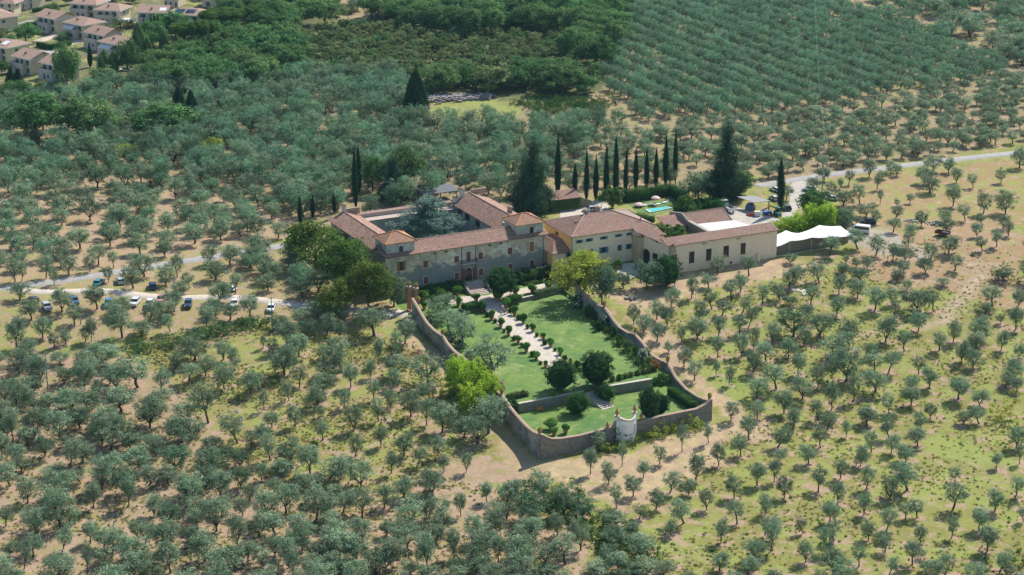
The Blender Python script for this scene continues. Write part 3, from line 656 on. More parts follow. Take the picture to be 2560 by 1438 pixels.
def sheet(name, pts, zf, mat, skirt=1.2):
    mb = MB(); import mathutils.geometry as mg, bmesh
    tri = mg.tessellate_polygon([[Vector((x, y, 0)) for x, y in pts]])
    mb.add([(x, y, 0) for x, y in pts], [tuple(t) for t in tri]); me = mb.mesh(name, mat); bm = bmesh.new(); bm.from_mesh(me)
    for _ in range(5):
        el = [e for e in bm.edges if e.calc_length() > 6]
        if not el: break
        bmesh.ops.subdivide_edges(bm, edges=el, cuts=1); bmesh.ops.triangulate(bm, faces=[f for f in bm.faces if len(f.verts) > 3])
    r = bmesh.ops.extrude_face_region(bm, geom=bm.faces[:]); low = [g for g in r['geom'] if isinstance(g, bmesh.types.BMVert)]
    ls = set(low)
    for v in bm.verts: v.co.z = zf(v.co.x, v.co.y)-(skirt if v in ls else 0)
    bmesh.ops.recalc_face_normals(bm, faces=bm.faces); bm.to_mesh(me); bm.free()
    o = bpy.data.objects.new(name, me); COL.objects.link(o); tag(o, kind='structure'); return o
def ab(t): return lerp2(A0, A1, t)
def bb(t): return lerp2(B0, B1, t)
def cut(a, b, p, q):                                # where line a-b meets line p-q
    d1 = (b[0]-a[0], b[1]-a[1]); d2 = (q[0]-p[0], q[1]-p[1]); den = d1[0]*d2[1]-d1[1]*d2[0]
    t = ((p[0]-a[0])*d2[1]-(p[1]-a[1])*d2[0])/den; return (a[0]+d1[0]*t, a[1]+d1[1]*t)
lL = cut(A0, A1, rt0, rt1); lR = cut(B0, B1, rt0, rt1); uL = cut(A0, A1, rw0, rw1); uR = cut(B0, B1, rw0, rw1)
sheet('lawn', [lL, lR, uR, uL], lambda x, y: float(gzu(x, y)), M['lawn_mat'])
sheet('lower_lawn', [tuple(A1[:2]), tuple(B1[:2]), lR, lL], lambda x, y: ZL, M['lawn_mat'])
VF = Frame(-31.4, 473.3, 26.8)                      # the villa: u along the front, v to the back
CF = Frame(15.5, 492.5, 26.0)                       # the farmhouse
tl = VF.W(-4, -1.0); tr_ = VF.W(46, -1.0)
A00 = (A0[0]-2.5, A0[1]+6); 
sheet('forecourt', [uL, uR, tuple(B0[:2]), tuple(VF.W(46, -0.2)[:2]), tuple(VF.W(0, -0.2)[:2]), tuple(A0[:2])], lambda x, y: ZT, M['lawn_mat'], 1.0)
mb = MB()                                           # gravel path: fan at the stairs, band across the forecourt, long walk down the lawn
def gz(px, py, z): p = P(px, py, z); return (p.x, p.y, z)
G1 = [gz(*p, ZT+0.03) for p in [(1170, 741), (1215, 739), (1260, 728), (1330, 716), (1410, 696), (1420, 712), (1360, 724), (1290, 738), (1262, 748), (1258, 762), (1212, 772), (1196, 760), (1150, 757), (1110, 764), (1108, 750), (1140, 742)]]
import mathutils.geometry as mgeo
def poly3(mb, pts): mb.add(pts, [tuple(t)[::-1] if False else tuple(t) for t in mgeo.tessellate_polygon([[Vector(p) for p in pts]])])
poly3(mb, G1)
pl = [(1212, 772, ZT+0.03), (1222, 790, ZU0+0.25), (1262, 826, None), (1300, 862, None), (1345, 898, None), (1372, 925, None)]; pr = [(1258, 762, ZT+0.03), (1272, 782, ZU0+0.25), (1312, 812, None), (1350, 845, None), (1390, 880, None), (1410, 905, None)]
def gl(px, py, z):
    if z is not None: return gz(px, py, z)
    zz = ZU0
    for i in range(12): p = P(px, py, zz); zz = float(gzu(p.x, p.y))+0.05
    return (p.x, p.y, zz)
vl = [gl(*p) for p in pl]; vr = [gl(*p) for p in pr]; vv = []
for a, b2 in zip(vl, vr): vv += [a, b2]
mb.add(vv, [(2*i, 2*i+1, 2*i+3, 2*i+2) for i in range(len(vl)-1)])
tag(mb.build('garden_path', M['gravel']), kind='structure')
def lawnp(px, py):
    zz = ZU0
    for i in range(12): p = P(px, py, zz); zz = float(gzu(p.x, p.y))
    p.z = zz; return p
# ------------------------------------------------------------------ building helpers
def planeM(p0, p1):
    d = Vector((p1[0]-p0[0], p1[1]-p0[1])).normalized()
    return Matrix(((d.x, d.y, 0, p0[0]), (d.y, -d.x, 0, p0[1]), (0, 0, 1, 0), (0, 0, 0, 1)))
def opening(par, fr, p0, p1, px, shut=None, style='closed', surround='pale_stone', pane='dark_glass', name='window', arch=False, sill=True, lintel=False, grow=0.0, label=None):
    """one window or door on an upright wall, its place read off the photograph; parts: pane, shutters"""
    x0, y0, x1, y1 = px; mx, my = (x0+x1)/2, (y0+y1)/2
    a0 = fr.hit(x0, my, p0, p1)[0]-grow; a1 = fr.hit(x1, my, p0, p1)[0]+grow; z1 = fr.hit(mx, y0, p0, p1)[1]; z0 = fr.hit(mx, y1, p0, p1)[1]
    if a1 < a0: a0, a1 = a1, a0
    Mx = planeM(p0, p1); t = 0.14
    f = MB(); f.M = Mx
    if arch:
        n = 10; r = (a1-a0)/2; c = (a0+a1)/2; zs = z1-r
        def arc(rr): return [(c+rr*math.cos(math.pi*k/n), zs+rr*math.sin(math.pi*k/n)) for k in range(n+1)]
        o, i = arc(r+t*1.6), arc(r)
        vs = []; 
        for (ax, az), (bx, bz) in zip(o, i): vs += [(ax, 0, az), (ax, .07, az), (bx, .07, bz), (bx, 0, bz)]
        f.add(vs, [(4*k+j, 4*k+(j+1) % 4, 4*k+4+(j+1) % 4, 4*k+4+j) for k in range(n) for j in range(4)])
        f.box(a0-t*1.6, 0, z0, a0, .07, zs); f.box(a1, 0, z0, a1+t*1.6, .07, zs)
    else:
        f.box(a0-t, 0, z0, a0, .06, z1); f.box(a1, 0, z0, a1+t, .06, z1); f.box(a0-t, 0, z1, a1+t, .063, z1+t)
        if lintel: f.box(a0-t*2.5, 0, z1+t*2.2, a1+t*2.5, .22, z1+t*3.6)
    if sill: f.box(a0-t*1.3, 0, z0-.12, a1+t*1.3, .16, z0)
    w = f.build(name, M[surround], par); 
    if label: w['label'] = label
    p = MB(); p.M = Mx
    if arch: p.add([(x, .03, z) for x, z in i]+[(a0, .03, z0), (a1, .03, z0)], [tuple(range(n+3))])
    else: p.add([(a0, .03, z0), (a1, .03, z0), (a1, .03, z1), (a0, .03, z1)], [(0, 1, 2, 3)])
    p.build('pane' if 'window' in name else 'door_leaf', M[pane], w)
    if shut and style == 'closed':
        for s0, s1 in ((a0, (a0+a1)/2-.015), ((a0+a1)/2+.015, a1)):
            q = MB(); q.M = Mx; q.box(s0, .04, z0, s1, .085, z1)
            for k in range(1, int((z1-z0)/0.16)): q.box(s0+.08, .085, z0+k*.16, s1-.08, .10, z0+k*.16+.05)
            q.build('shutter', M[shut], w)
    if shut and style in ('open', 'ajar'):
        ww = (a1-a0)/2*(1.05 if style == 'open' else 0.7)
        for s0, s1 in ((a0-ww-.02, a0-.02), (a1+.02, a1+ww+.02)):
            q = MB(); q.M = Mx; q.box(s0, .09, z0, s1, .14, z1)
            for k in range(1, int((z1-z0)/0.16)): q.box(s0+.08, .14, z0+k*.16, s1-.08, .155, z0+k*.16+.05)
            q.build('shutter', M[shut], w)
    return w
def Z1(x0, y0, x1, y1): return (800+x0/3.994, 420+y0/3.994, 800+x1/3.994, 420+y1/3.994)
def Z8(ox, oy): return lambda x0, y0, x1, y1: (ox+x0/7.9875, oy+y0/7.9875, ox+x1/7.9875, oy+y1/7.9875)
def chimney(par, x, y, z, h, s=0.35, mat='old_tile_plain', cap=True, name='chimney'):
    c = MB(); c.box(x-s, y-s, z-0.6, x+s, y+s, z+h); o = c.build(name, M[mat], par)
    if cap:
        k = MB(); k.box(x-s-.12, y-s-.12, z+h, x+s+.12, y+s+.12, z+h+.12)
        k.add([(x-s, y-s, z+h+.35), (x+s, y-s, z+h+.35), (x+s, y+s, z+h+.35), (x-s, y+s, z+h+.35), (x, y, z+h+.7)], [(3, 2, 1, 0), (0, 1, 4), (1, 2, 4), (2, 3, 4), (3, 0, 4)])
        for a in (-1, 1):
            for b3 in (-1, 1): k.box(x+a*s-.05, y+b3*s-.05, z+h+.12, x+a*s+.05, y+b3*s+.05, z+h+.35)
        k.build('chimney_cap', M['coping_tile'], o)
    return o
plain('old_tile_plain', (0.36, 0.26, 0.20), 0.9, 0.35, 2.5)
# ------------------------------------------------------------------ THE VILLA
villa = empty('villa', VF.o, VF.a, 'large old stone villa round a courtyard with two corner towers and weathered grey front', 'villa')
wl = MB(); wl.box(0, 0, -1.2, 45, 9.4, 9.35); wl.build('front_wall', M['villa_plaster'], villa)
wl = MB(); wl.side([(9.4, -1), (9.4, 9.35), (37, 9.35), (37, -1)], 0.3, 8.0); wl.prism([(0.3, 36.6), (8, 36.6), (8, 37), (0.3, 37)], 9.35, 9.36)
wl.build('left_wing_wall', M['side_plaster'], villa)
wl = MB(); wl.box(35.7, 9.4, -1, 46.3, 37, 9.35); wl.build('right_wing_wall', M['side_plaster'], villa)
wl = MB(); wl.box(8.0, 34.2, -1, 35.7, 38.0, 8.4); wl.build('rear_wall', M['side_plaster'], villa)
fl = MB(); fl.box(8.02, 34.0, 8.4, 35.68, 37.5, 8.55); fl.build('roof_terrace', M['terrace_floor'], villa)
pp = MB(); pp.box(8.02, 37.5, 8.4, 35.68, 38.02, 9.5); pa = pp.build('parapet', M['pale_stone'], villa)
pc = MB(); pc.roof([(8.1, 37.3, 9.5), (35.6, 37.3, 9.5), (35.6, 38.2, 9.85), (8.1, 38.2, 9.85)]); pc.build('coping', M['coping_tile'], pa)
ev = 0.55
def roofpart(name, polys, mat='old_tile', par=villa, **k):
    r = MB()
    for p in polys: r.roof(p, **k)
    return r.build(name, M[mat], par)
sl_ = 0.36
roofpart('front_roof', [[(-ev, -ev, 9.3), (45+ev, -ev, 9.3), (45+ev, 4.8, 11.2), (-ev, 4.8, 11.2)], [(3, 4.8, 11.2), (41, 4.8, 11.2), (41, 10, 9.3), (3, 10, 9.3)]])
roofpart('left_wing_roof', [[(-ev, 6.0, 9.3), (4.1, 6.0, 11.0), (4.1, 37.3, 11.0), (-ev, 37.3, 9.3)], [(4.1, 4.8, 11.0), (8.6, 4.8, 9.35), (8.6, 37.3, 9.35), (4.1, 37.3, 11.0)]])
roofpart('right_wing_roof', [[(35.2, 7.5, 9.3), (40.8, 7.5, 11.7), (40.8, 37.3, 11.7), (35.2, 37.3, 9.3)], [(40.8, 7.5, 11.7), (46.9, 7.5, 9.3), (46.9, 37.3, 9.3), (40.8, 37.3, 11.7)]])
for nm, pts in (('front', [(3, 4.8, 11.28), (41, 4.8, 11.28)]), ('left', [(4.1, 8, 11.08), (4.1, 37.3, 11.08)]), ('right', [(40.8, 8, 11.78), (40.8, 37.3, 11.78)])):
    r = MB(); a, b2 = Vector(pts[0]), Vector(pts[1]); k = int((b2-a).length/0.5)
    r.tube([a.lerp(b2, i/k)+Vector((random.uniform(-.03, .03), 0, random.uniform(-.02, .03))) for i in range(k+1)], 0.16, 6); r.build('ridge_tile', M['coping_tile'], villa)
# rear gable walls, stepping above the roofs
for x0, x1, zr, xr in ((-0.5, 8.6, 11.0, 4.1), (35.2, 46.9, 11.7, 40.8)):
    gb = MB(); gb.side([(37.0, 9.0), (37.0, 9.4), (37.45, 9.4), (37.45, 9.0)], x0, x1)
    gb.add([(x0, 37.0, 9.2), (x1, 37.0, 9.2), (xr, 37.0, zr+.15), (x0, 37.45, 9.2), (x1, 37.45, 9.2), (xr, 37.45, zr+.15)], [(0, 1, 2), (5, 4, 3), (0, 2, 5, 3), (2, 1, 4, 5)])
    gb.build('gable', M['old_tile_plain'], villa)
pk = MB(); pk.box(4.4, 37.0, 10.0, 8.6, 37.6, 11.7); pk.build('parapet', M['old_tile_plain'], villa); pk = MB(); pk.box(41.5, 37.0, 11.0, 46.0, 37.6, 12.4); pk.build('parapet', M['old_tile_plain'], villa)
# moulded eaves band below the towers
co_ = MB(); co_.box(-0.45, -0.42, 9.02, 9.6, 0.0, 9.26); co_.box(-0.42, 0.0, 9.02, 0.0, 9.2, 9.26); co_.build('cornice', M['old_tile_plain'], villa)
co_ = MB(); co_.box(36.2, -0.42, 9.02, 45.45, 0.0, 9.26); co_.box(45.0, 0.0, 9.02, 45.42, 9.2, 9.26); co_.build('cornice', M['old_tile_plain'], villa)
for (u0, apx) in ((0.7, ()), (37.0, ())):
    t = MB(); t.box(u0, 0.9, 9.3, u0+7.7, 8.0, 12.45); tw = t.build('tower', M['tower_plaster'], villa)
    e = 0.55; x0, x1, y0, y1 = u0-e, u0+7.7+e, 0.9-e, 8.0+e; zz, za = 12.4, 14.3; ym = (y0+y1)/2; ra, rb = u0+3.45, u0+4.3
    r = MB()
    for p in ([(x0, y0, zz), (x1, y0, zz), (rb, ym, za), (ra, ym, za)], [(x1, y1, zz), (x0, y1, zz), (ra, ym, za), (rb, ym, za)], [(x0, y1, zz), (x0, y0, zz), (ra, ym, za)], [(x1, y0, zz), (x1, y1, zz), (rb, ym, za)]): r.roof(p, ridge=0.10)
    r.build('tower_roof', M['new_tile'], tw)
    h = MB()
    for c in ((x0, y0), (x0, y1)): h.tube([(c[0], c[1], zz+.1), (ra, ym, za+.1)], 0.13, 5)
    for c in ((x1, y0), (x1, y1)): h.tube([(c[0], c[1], zz+.1), (rb, ym, za+.1)], 0.13, 5)
    h.tube([(ra, ym, za+.1), (rb, ym, za+.1)], .14, 5); h.build('hip_tile', M['new_tile_plain'] if 'new_tile_plain' in M else plain('new_tile_plain', (0.55, 0.24, 0.10), 0.85, 0.3, 3), tw)
    b4 = MB(); b4.box(u0-.12, 0.78, 12.1, u0+7.82, 0.9, 12.35); b4.box(u0-.12, .9, 12.1, u0, 8.0, 12.35); b4.build('tower_cornice', M['tower_plaster'], tw)
    x = Z1(788, 778, 828, 842) if u0 < 5 else Z1(2093, 585, 2131, 650)
    opening(tw, VF, (0, 0.9), (45, 0.9), x, name='window', arch=True, surround='tower_plaster', sill=True)
f0, f1 = (0, 0), (45, 0)
for px, sty, sh, lin in ((Z1(793, 935, 833, 1025), 'open', 'shutter_orange', True), (Z1(1030, 925, 1078, 995), 'closed', 'shutter_brown', False), (Z1(1342, 880, 1385, 945), 'closed', 'shutter_brown', False),
    (Z1(1580, 845, 1625, 912), 'closed', 'shutter_brown', False), (Z1(1875, 797, 1918, 862), 'closed', 'shutter_brown', False), (Z1(2093, 738, 2135, 830), 'closed', 'shutter_orange', True),
    (Z1(805, 1108, 845, 1165), 'closed', 'shutter_brown', False), (Z1(1035, 1085, 1083, 1155), 'closed', 'shutter_brown', False), (Z1(1345, 1045, 1388, 1115), 'closed', 'shutter_brown', False), (Z1(1585, 1003, 1630, 1075), 'closed', 'shutter_brown', False),
    (Z1(1878, 958, 1922, 1028), 'closed', 'shutter_brown', False), (Z1(2095, 920, 2138, 995), 'closed', 'shutter_brown', False)):
    opening(villa, VF, f0, f1, px, sh, sty, 'villa_trim' if 'villa_trim' in M else plain('villa_trim', (0.62, 0.58, 0.49), 0.9, 0.25, 2).name, lintel=lin)
for px in (Z1(1130, 845, 1168, 858), Z1(1240, 828, 1278, 841), Z1(1675, 762, 1710, 776), Z1(1787, 745, 1822, 760)):
    opening(villa, VF, f0, f1, px, name='attic_window', surround='villa_trim', sill=False)
a, z = VF.hit(800+1405/3.994, 420+900/3.994, f0, f1); a2, z2 = VF.hit(800+1560/3.994, 420+880/3.994, f0, f1)
pn = MB(); pn.box(a+.3, -0.05, z-1.5, a2-.3, 0, 9.0); pn.build('plaster_panel', M['white_plaster'] if False else plain('pale_panel', (0.55, 0.53, 0.47), 0.9, 0.3, 1.2), villa)
cw = opening(villa, VF, (0, -.05), (45, -.05), Z1(1462, 835, 1502, 930), 'shutter_brown', 'closed', 'villa_trim', name='balcony_door', lintel=True, sill=False)
bal = MB(); zb = VF.hit(1171.5, 420+942/3.994, f0, f1)[1]; bal.box(a+.1, -1.0, zb-.2, a2-.1, 0, zb); bo = bal.build('balcony', M['pale_stone'], villa)
rl = MB()
for k in range(31): x = a+.15+(a2-a-.3)*k/30; rl.box(x-.015, -.98, zb, x+.015, -.95, zb+.95)
rl.box(a+.12, -1.0, zb+.95, a2-.12, -.94, zb+1.0); rl.box(a+.12, -1.0, zb+.95, a+.18, 0, zb+1.0); rl.box(a2-.18, -1.0, zb+.95, a2-.12, 0, zb+1.0)
for k in range(6):
    for xx in (a+.15, a2-.15): rl.box(xx-.015, -1+k*.18, zb, xx+.015, -.97+k*.18, zb+.95)
rl.build('railing', M['iron'], bo)
dr = opening(villa, VF, (0, -.051), (45, -.051), Z1(1450, 995, 1518, 1132), None, '', 'pale_stone', name='front_door', arch=True, sill=False)
for px in (Z1(1412, 1012, 1447, 1136), Z1(1523, 1000, 1562, 1122)):
    x0, y0, x1, y1 = px; aa = VF.hit(x0, (y0+y1)/2, f0, f1)[0]; ab_ = VF.hit(x1, (y0+y1)/2, f0, f1)[0]; z1 = VF.hit((x0+x1)/2, y0, f0, f1)[1]
    q = MB(); q.box(aa, -.22, 0, ab_, -.14, z1); q.box(aa+.1, -.245, .3, ab_-.1, -.22, z1/2-.1); q.box(aa+.1, -.245, z1/2+.1, ab_-.1, -.22, z1-.3); q.build('door_shutter', M['shutter_brown'], dr)
for xx, yy in ((1413, 860), (1552, 850), (2228, 800)):
    t = VF.hit(800+xx/3.994, 420+yy/3.994, f0, f1)[0]
    if t < 45: d = MB(); d.tube([(t, -.12, 9.2), (t, -.12, 0)], .07, 6); d.build('downpipe', M['iron'], villa)
for px in (Z1(1380, 410, 1420, 475), Z1(1448, 460, 1495, 520), Z1(1555, 530, 1600, 585)):      # right wing, courtyard side
    opening(villa, VF, (35.7, 37), (35.7, 9.4), px, surround='side_plaster', sill=True)
for px in (Z1(145, 560, 175, 640), Z1(232, 610, 255, 690), Z1(330, 690, 352, 750), Z1(440, 760, 465, 830), Z1(520, 850, 548, 930)):
    opening(villa, VF, (0.3, 37), (0.3, 9.4), px, surround='side_plaster', sill=False)
d = MB(); d.tube([(35.55, 21, 9.2), (35.55, 21, 0)], .08, 6); d.build('downpipe', M['iron'], villa)
chimney(villa, 38.6, 36.9, 10.8, 2.2, .55, 'tower_plaster'); chimney(villa, 36.5, 36.6, 9.8, 1.3, .6, 'tower_plaster'); chimney(villa, 4.2, 37.2, 10.9, 1.9, .45, 'tower_plaster')
chimney(villa, 42.6, 16.0, 11.0, 1.6, .5); chimney(villa, 37.6, 8.9, 10.2, 0.9, .6, 'side_plaster', False)
for x in (4.6, 41.0): ar = MB(); ar.tube([(x, 4.4, 14.2), (x, 4.4, 15.4)], .05, 5); ar.build('finial', M['iron'], villa)
land('the left corner tower', 990, 600); land('the right corner tower', 1320, 560)
# stairs down to the garden
a_ = VF.hit(1152, 708, (0, -.6), (45, -.6))[0]; b_ = VF.hit(1200, 700, (0, -.6), (45, -.6))[0]
st = empty('garden_staircase', VF.o, VF.a, 'wide stone steps between two sloping parapets below the front door', 'stairs')
s = MB(); s.box(a_, -2.6, -1.9, b_, -0.03, -0.02); s.build('landing', M['pale_stone'], st); s = MB()
ns = 8; rs = MB()
for k in range(ns):
    s.box(a_, -2.6-0.58*(k+1), -1.9, b_, -2.6-0.58*k, -0.02-0.195*(k+1)+.005); rs.box(a_+.01, -2.6-0.58*k-.04, -0.02-0.195*(k+1)+.005, b_-.01, -2.6-0.58*k, -0.02-0.195*k-.06)
s.build('steps', plain('step_stone', (0.58, 0.50, 0.43), .9, .15, 2), st); rs.build('risers', M['terracotta'], st)
for x in (a_-.45, b_):
    s = MB(); pr = [(-2.2, -1.9), (-2.2, 0.55), (-3.2, 0.5), (-5.2, -0.35), (-7.1, -1.0), (-7.5, -1.9)]; s.side(pr, x, x+.45); s.build('parapet', M['stone'], st)
land('the front steps', 1185, 720)
# ------------------------------------------------------------------ THE FARMHOUSE
casa = empty('farmhouse', CF.o, CF.a, 'cream two storey farmhouse with blue shutters and a broad hipped tile roof', 'house')
w_ = MB(); w_.prism([(0, 0), (17.6, 0), (24.0, -0.5), (24.0, 16), (0, 16)], -1, 8.9); w_.build('wall', M['cream_plaster'], casa)
ew = MB(); ew.box(-.06, .02, 0, 0, 15.9, 8.9); ew.build('end_wall', M['ochre_plaster'], casa)
R1, R2 = (8, 8.3, 11.7), (16, 8.3, 11.7)
roofpart('roof', [[(-.5, -.5, 8.85), (17.6, -.5, 8.85), R2, R1], [(17.6, -.5, 8.85), (17.6, -4.4, 7.6), (24.8, -4.6, 7.45), (24.6, -.5, 8.85)], [(17.6, -.5, 8.85), (24.6, -.5, 8.85), R2],
   [(-.5, 16.5, 8.85), (-.5, -.5, 8.85), R1], [(24.6, 16.5, 8.85), (-.5, 16.5, 8.85), R1, R2]], par=casa)
roofpart('side_roof', [[(24.6, -.5, 8.85), (24.6, 16.5, 8.85), R2]], 'grey_tile', casa)
wg = MB(); wg.prism([(17.7, -4.2), (24.2, -4.2), (24.2, -.5), (17.7, 0)], 0, 7.3); wg.build('wing_wall', M['peach_plaster'], casa)
bx = MB(); bx.box(24.0, 0.2, 0, 27.5, 7.5, 5.6); bo2 = bx.build('annex_wall', M['peach_plaster'], casa)
roofpart('annex_roof', [[(23.9, -.2, 7.0), (28, -.2, 5.8), (28, 8, 5.8), (23.9, 8, 7.0)]], 'grey_tile', casa)
h = MB()
for p, q in (((-.5, -.5, 8.95), R1), ((24.6, -.5, 8.95), R2), ((24.6, 16.5, 8.95), R2), (R1, R2), ((17.6, -.6, 8.9), (17.7, -4.3, 7.7))): h.tube([p, (q[0], q[1], q[2]+.1)], .15, 5)
h.build('hip_tile', M['coping_tile'], casa)
z8 = Z8(1360, 500)
for p in ((665, 800, 745, 860), (860, 770, 940, 830), (1150, 730, 1235, 785), (1445, 685, 1530, 735), (1665, 655, 1722, 705)): opening(casa, CF, (0, 0), (17.6, 0), z8(*p), 'shutter_blue', 'ajar', 'cream_plaster')
for p in ((680, 1020, 745, 1120), (865, 990, 940, 1100), (1150, 940, 1235, 1055), (1490, 900, 1530, 1010), (1660, 880, 1718, 980)): opening(casa, CF, (0, 0), (17.6, 0), z8(*p), 'shutter_blue', 'open', 'cream_plaster')
opening(casa, CF, (-.06, 16), (-.06, 0), z8(228, 628, 290, 695), None, '', 'ochre_plaster', name='barred_window')
ln = MB(); ln.prism([(-5.2, 0.8), (0, 0.8), (0, 11), (-5.2, 11)], -1, 4.75); ln.build('lean_to_wall', M['cream_plaster'], casa)
ln = MB(); ln.box(-5.27, .82, -1, -5.2, 11, 4.75); ln.build('lean_to_end', M['ochre_plaster'], casa)
roofpart('lean_to_roof', [[(-5.6, .4, 4.7), (0.2, .4, 4.7), (-.05, 5.4, 6.7), (-2.6, 5.4, 6.7)], [(-5.6, 11.3, 4.7), (-5.6, .4, 4.7), (-2.6, 5.4, 6.7), (-2.6, 11.3, 6.7)], [(-2.6, 5.4, 6.7), (-.05, 5.4, 6.72), (-.05, 11.3, 6.72), (-2.6, 11.3, 6.7)]], par=casa)
opening(casa, CF, (-5.2, .8), (0, .8), z8(465, 1050, 520, 1140), 'shutter_blue', 'open', 'cream_plaster')
chimney(casa, 8.6, 8.9, 11.2, 1.2, .45); chimney(casa, 12.4, 9.4, 11.2, 1.5, .5); chimney(casa, 4.4, 6.2, 10.3, 0.7, .25, 'grey_sheet', False)
fp = MB(); fp.tube([(9.4, 8.6, 11.3), (9.4, 8.6, 13.2)], .16, 8); fp.tube([(13.4, 9.2, 11.2), (13.4, 9.2, 13.6)], .14, 8); fp.build('flue_pipe', M['white_metal'], casa)
fp = MB(); fp.tube([(21.6, 2.5, 9.2), (21.6, 2.5, 11.4)], .14, 8); fp.build('flue_pipe', M['shutter_brown'], casa)
dp = MB(); dp.tube([(-.1, -.12, 8.8), (-.1, -.12, 0)], .07, 6); dp.tube([(17.5, -.15, 8.8), (17.5, -.15, 6.2)], .06, 6); dp.build('downpipe', M['shutter_brown'], casa)
# portal wing and the long wall building are one L shaped hall
hall = empty('garden_hall', CF.o, CF.a, 'long pale yellow single storey hall with five tall windows and an arched portal', 'building')
p0, p1 = (17.7, -.1), (21.2, -13.2)
w_ = MB(); v0 = [(17.7, -.15), (21.2, -13.2), (23.2, -13.2), (19.7, -.15)]
w_.hexa([(a5, b5, -2.5) for a5, b5 in v0], [(17.7, -.15, 8.5), (21.2, -13.2, 7.2), (23.2, -13.2, 7.2), (19.7, -.15, 8.5)]); w_.build('portal_wall', M['cream_plaster'], hall)
roofpart('verge_roof', [[(17.3, -.2, 8.55), (20.8, -13.6, 7.25), (22.9, -13.4, 7.9), (19.4, -.2, 9.2)]], 'old_tile', hall)
w_ = MB(); w_.box(21.2, -13.2, -3, 54.0, -9.6, 7.2); w_.box(43.6, -14.0, -3, 44.4, -13.2, 1.4); w_.box(47.6, -14.3, -3, 48.2, -13.2, 1.6); w_.build('wall', M['cream_plaster'], hall)
roofpart('roof', [[(20.8, -13.7, 7.2), (54.4, -13.7, 7.2), (54.4, -9.4, 8.2), (20.8, -9.4, 8.2)]], 'old_tile', hall)
roofpart('link_roof', [[(19.6, -9.6, 7.4), (24.3, -9.6, 6.6), (24.3, -4.3, 6.9), (19.6, -4.3, 7.7)]], 'grey_tile', hall)
zz2 = lambda x0, y0, x1, y1: (1340+x0/3.994, 420+y0/3.994, 1340+x1/3.994, 420+y1/3.994)
for p in ((1357, 865, 1407, 978), (1527, 835, 1580, 950), (1698, 808, 1750, 925), (1870, 778, 1925, 893), (2042, 750, 2092, 862)):
    opening(hall, CF, (21.2, -13.2), (54, -13.2), zz2(*p), None, '', 'cream_plaster', 'window_grille' if False else 'dark_glass', name='tall_window')
opening(hall, CF, (21.2, -13.2), (54, -13.2), zz2(1935, 933, 1955, 957), None, '', 'cream_plaster', name='vent', sill=False)
for p, arch, nm in (((1832, 875, 1898, 1150), False, 'portal_door'), ((1978, 990, 2108, 1310), True, 'arched_portal'), ((2175, 1075, 2265, 1190), False, 'portal_window')):
    opening(hall, CF, p0, p1, z8(*p), None, '', 'grey_trim' if 'grey_trim' in M else plain('grey_trim', (0.24, 0.22, 0.18), 0.9, 0.25, 2).name, name=nm, arch=arch, sill=False)
dp = MB(); dp.tube([(21.05, -13.35, 7), (21.05, -13.35, -1)], .07, 6); dp.build('downpipe', M['shutter_brown'], hall)
fs = MB()
for a5 in (31.2, 31.9, 41.5, 42.2): fs.tube([(a5, -13.2, 6.5), (a5, -13.5, 6.4)], .13, 6)
fs.build('floodlight', M['iron'], hall)
land('the pale yellow garden hall', 1800, 640)
# white roof, barn, rough wall, annex behind the hall
wr = empty('service_shed', CF.o, CF.a, 'low shed with a flat white roof behind the long hall', 'shed')
s = MB(); s.prism([(42.0, -9.2), (54, -9.2), (55.5, -2), (53.5, 7.2), (42, 8.6)], -1, 4.2); s.build('wall', M['concrete'], wr)
s = MB(); s.prism([(41.8, -9.3), (54.2, -9.3), (55.8, -2), (53.7, 7.4), (41.8, 8.8)], 4.2, 4.45); s.build('flat_roof', M['white_roof'], wr)
s = MB(); s.box(42.6, -8.6, 4.45, 46.2, -6.4, 5.9); ac = s.build('ventilation_unit', M['white_metal'], wr)
s = MB(); s.lathe([(0.5, 0), (0.5, .12), (.1, .14)], (44, -7.5, 5.9), 12); s.build('fan', M['iron'], ac)
barn = empty('barn', CF.o, CF.a, 'stone barn with a red brown gabled tile roof behind the white flat roof', 'barn')
s = MB(); s.box(41.3, 9.6, -1, 53.6, 19.4, 3.9); s.add([(41.3, 9.6, 3.9), (41.3, 19.4, 3.9), (41.3, 14.5, 5.9), (53.6, 9.6, 3.9), (53.6, 19.4, 3.9), (53.6, 14.5, 5.9)], [(0, 2, 1), (3, 4, 5)]); s.build('wall', M['rubble'], barn)
roofpart('roof', [[(41.0, 9.0, 3.75), (54.2, 9.0, 3.75), (54.2, 14.5, 6.0), (41.0, 14.5, 6.0)], [(41.0, 20, 3.75), (54.2, 20, 3.75), (54.2, 14.5, 6.0), (41.0, 14.5, 6.0)]], 'old_tile', barn)
h = MB(); h.tube([(41, 14.5, 6.1), (54.2, 14.5, 6.1)], .15, 5); h.tube([(54.2, 9, 3.9), (54.2, 14.5, 6.1)], .14, 5); h.build('ridge_tile', M['coping_tile'], barn)
rwl = empty('stone_yard_wall', CF.o, CF.a, 'tall rough stone wall with sloping top running out from the barn gable', 'wall')
s = MB(); s.side([(-9.2, -1), (-9.2, 4.7), (9.6, 5.2), (13.5, 6.6), (19.6, 5.4), (19.6, -1)], 40.4, 41.2); s.build('masonry', M['rubble'], rwl)
s = MB(); s.side([(-9.2, 4.72), (-9.2, 4.9), (9.6, 5.4), (9.6, 5.22)], 40.25, 41.35); s.build('coping', M['stone'], rwl)
ann = empty('small_annex', CF.o, CF.a, 'small ochre outbuilding with a short tile roof left of the barn', 'outbuilding')
s = MB(); s.box(34.6, 10.4, -1, 40.3, 15.6, 4.3); s.build('wall', M['ochre_plaster'], ann)
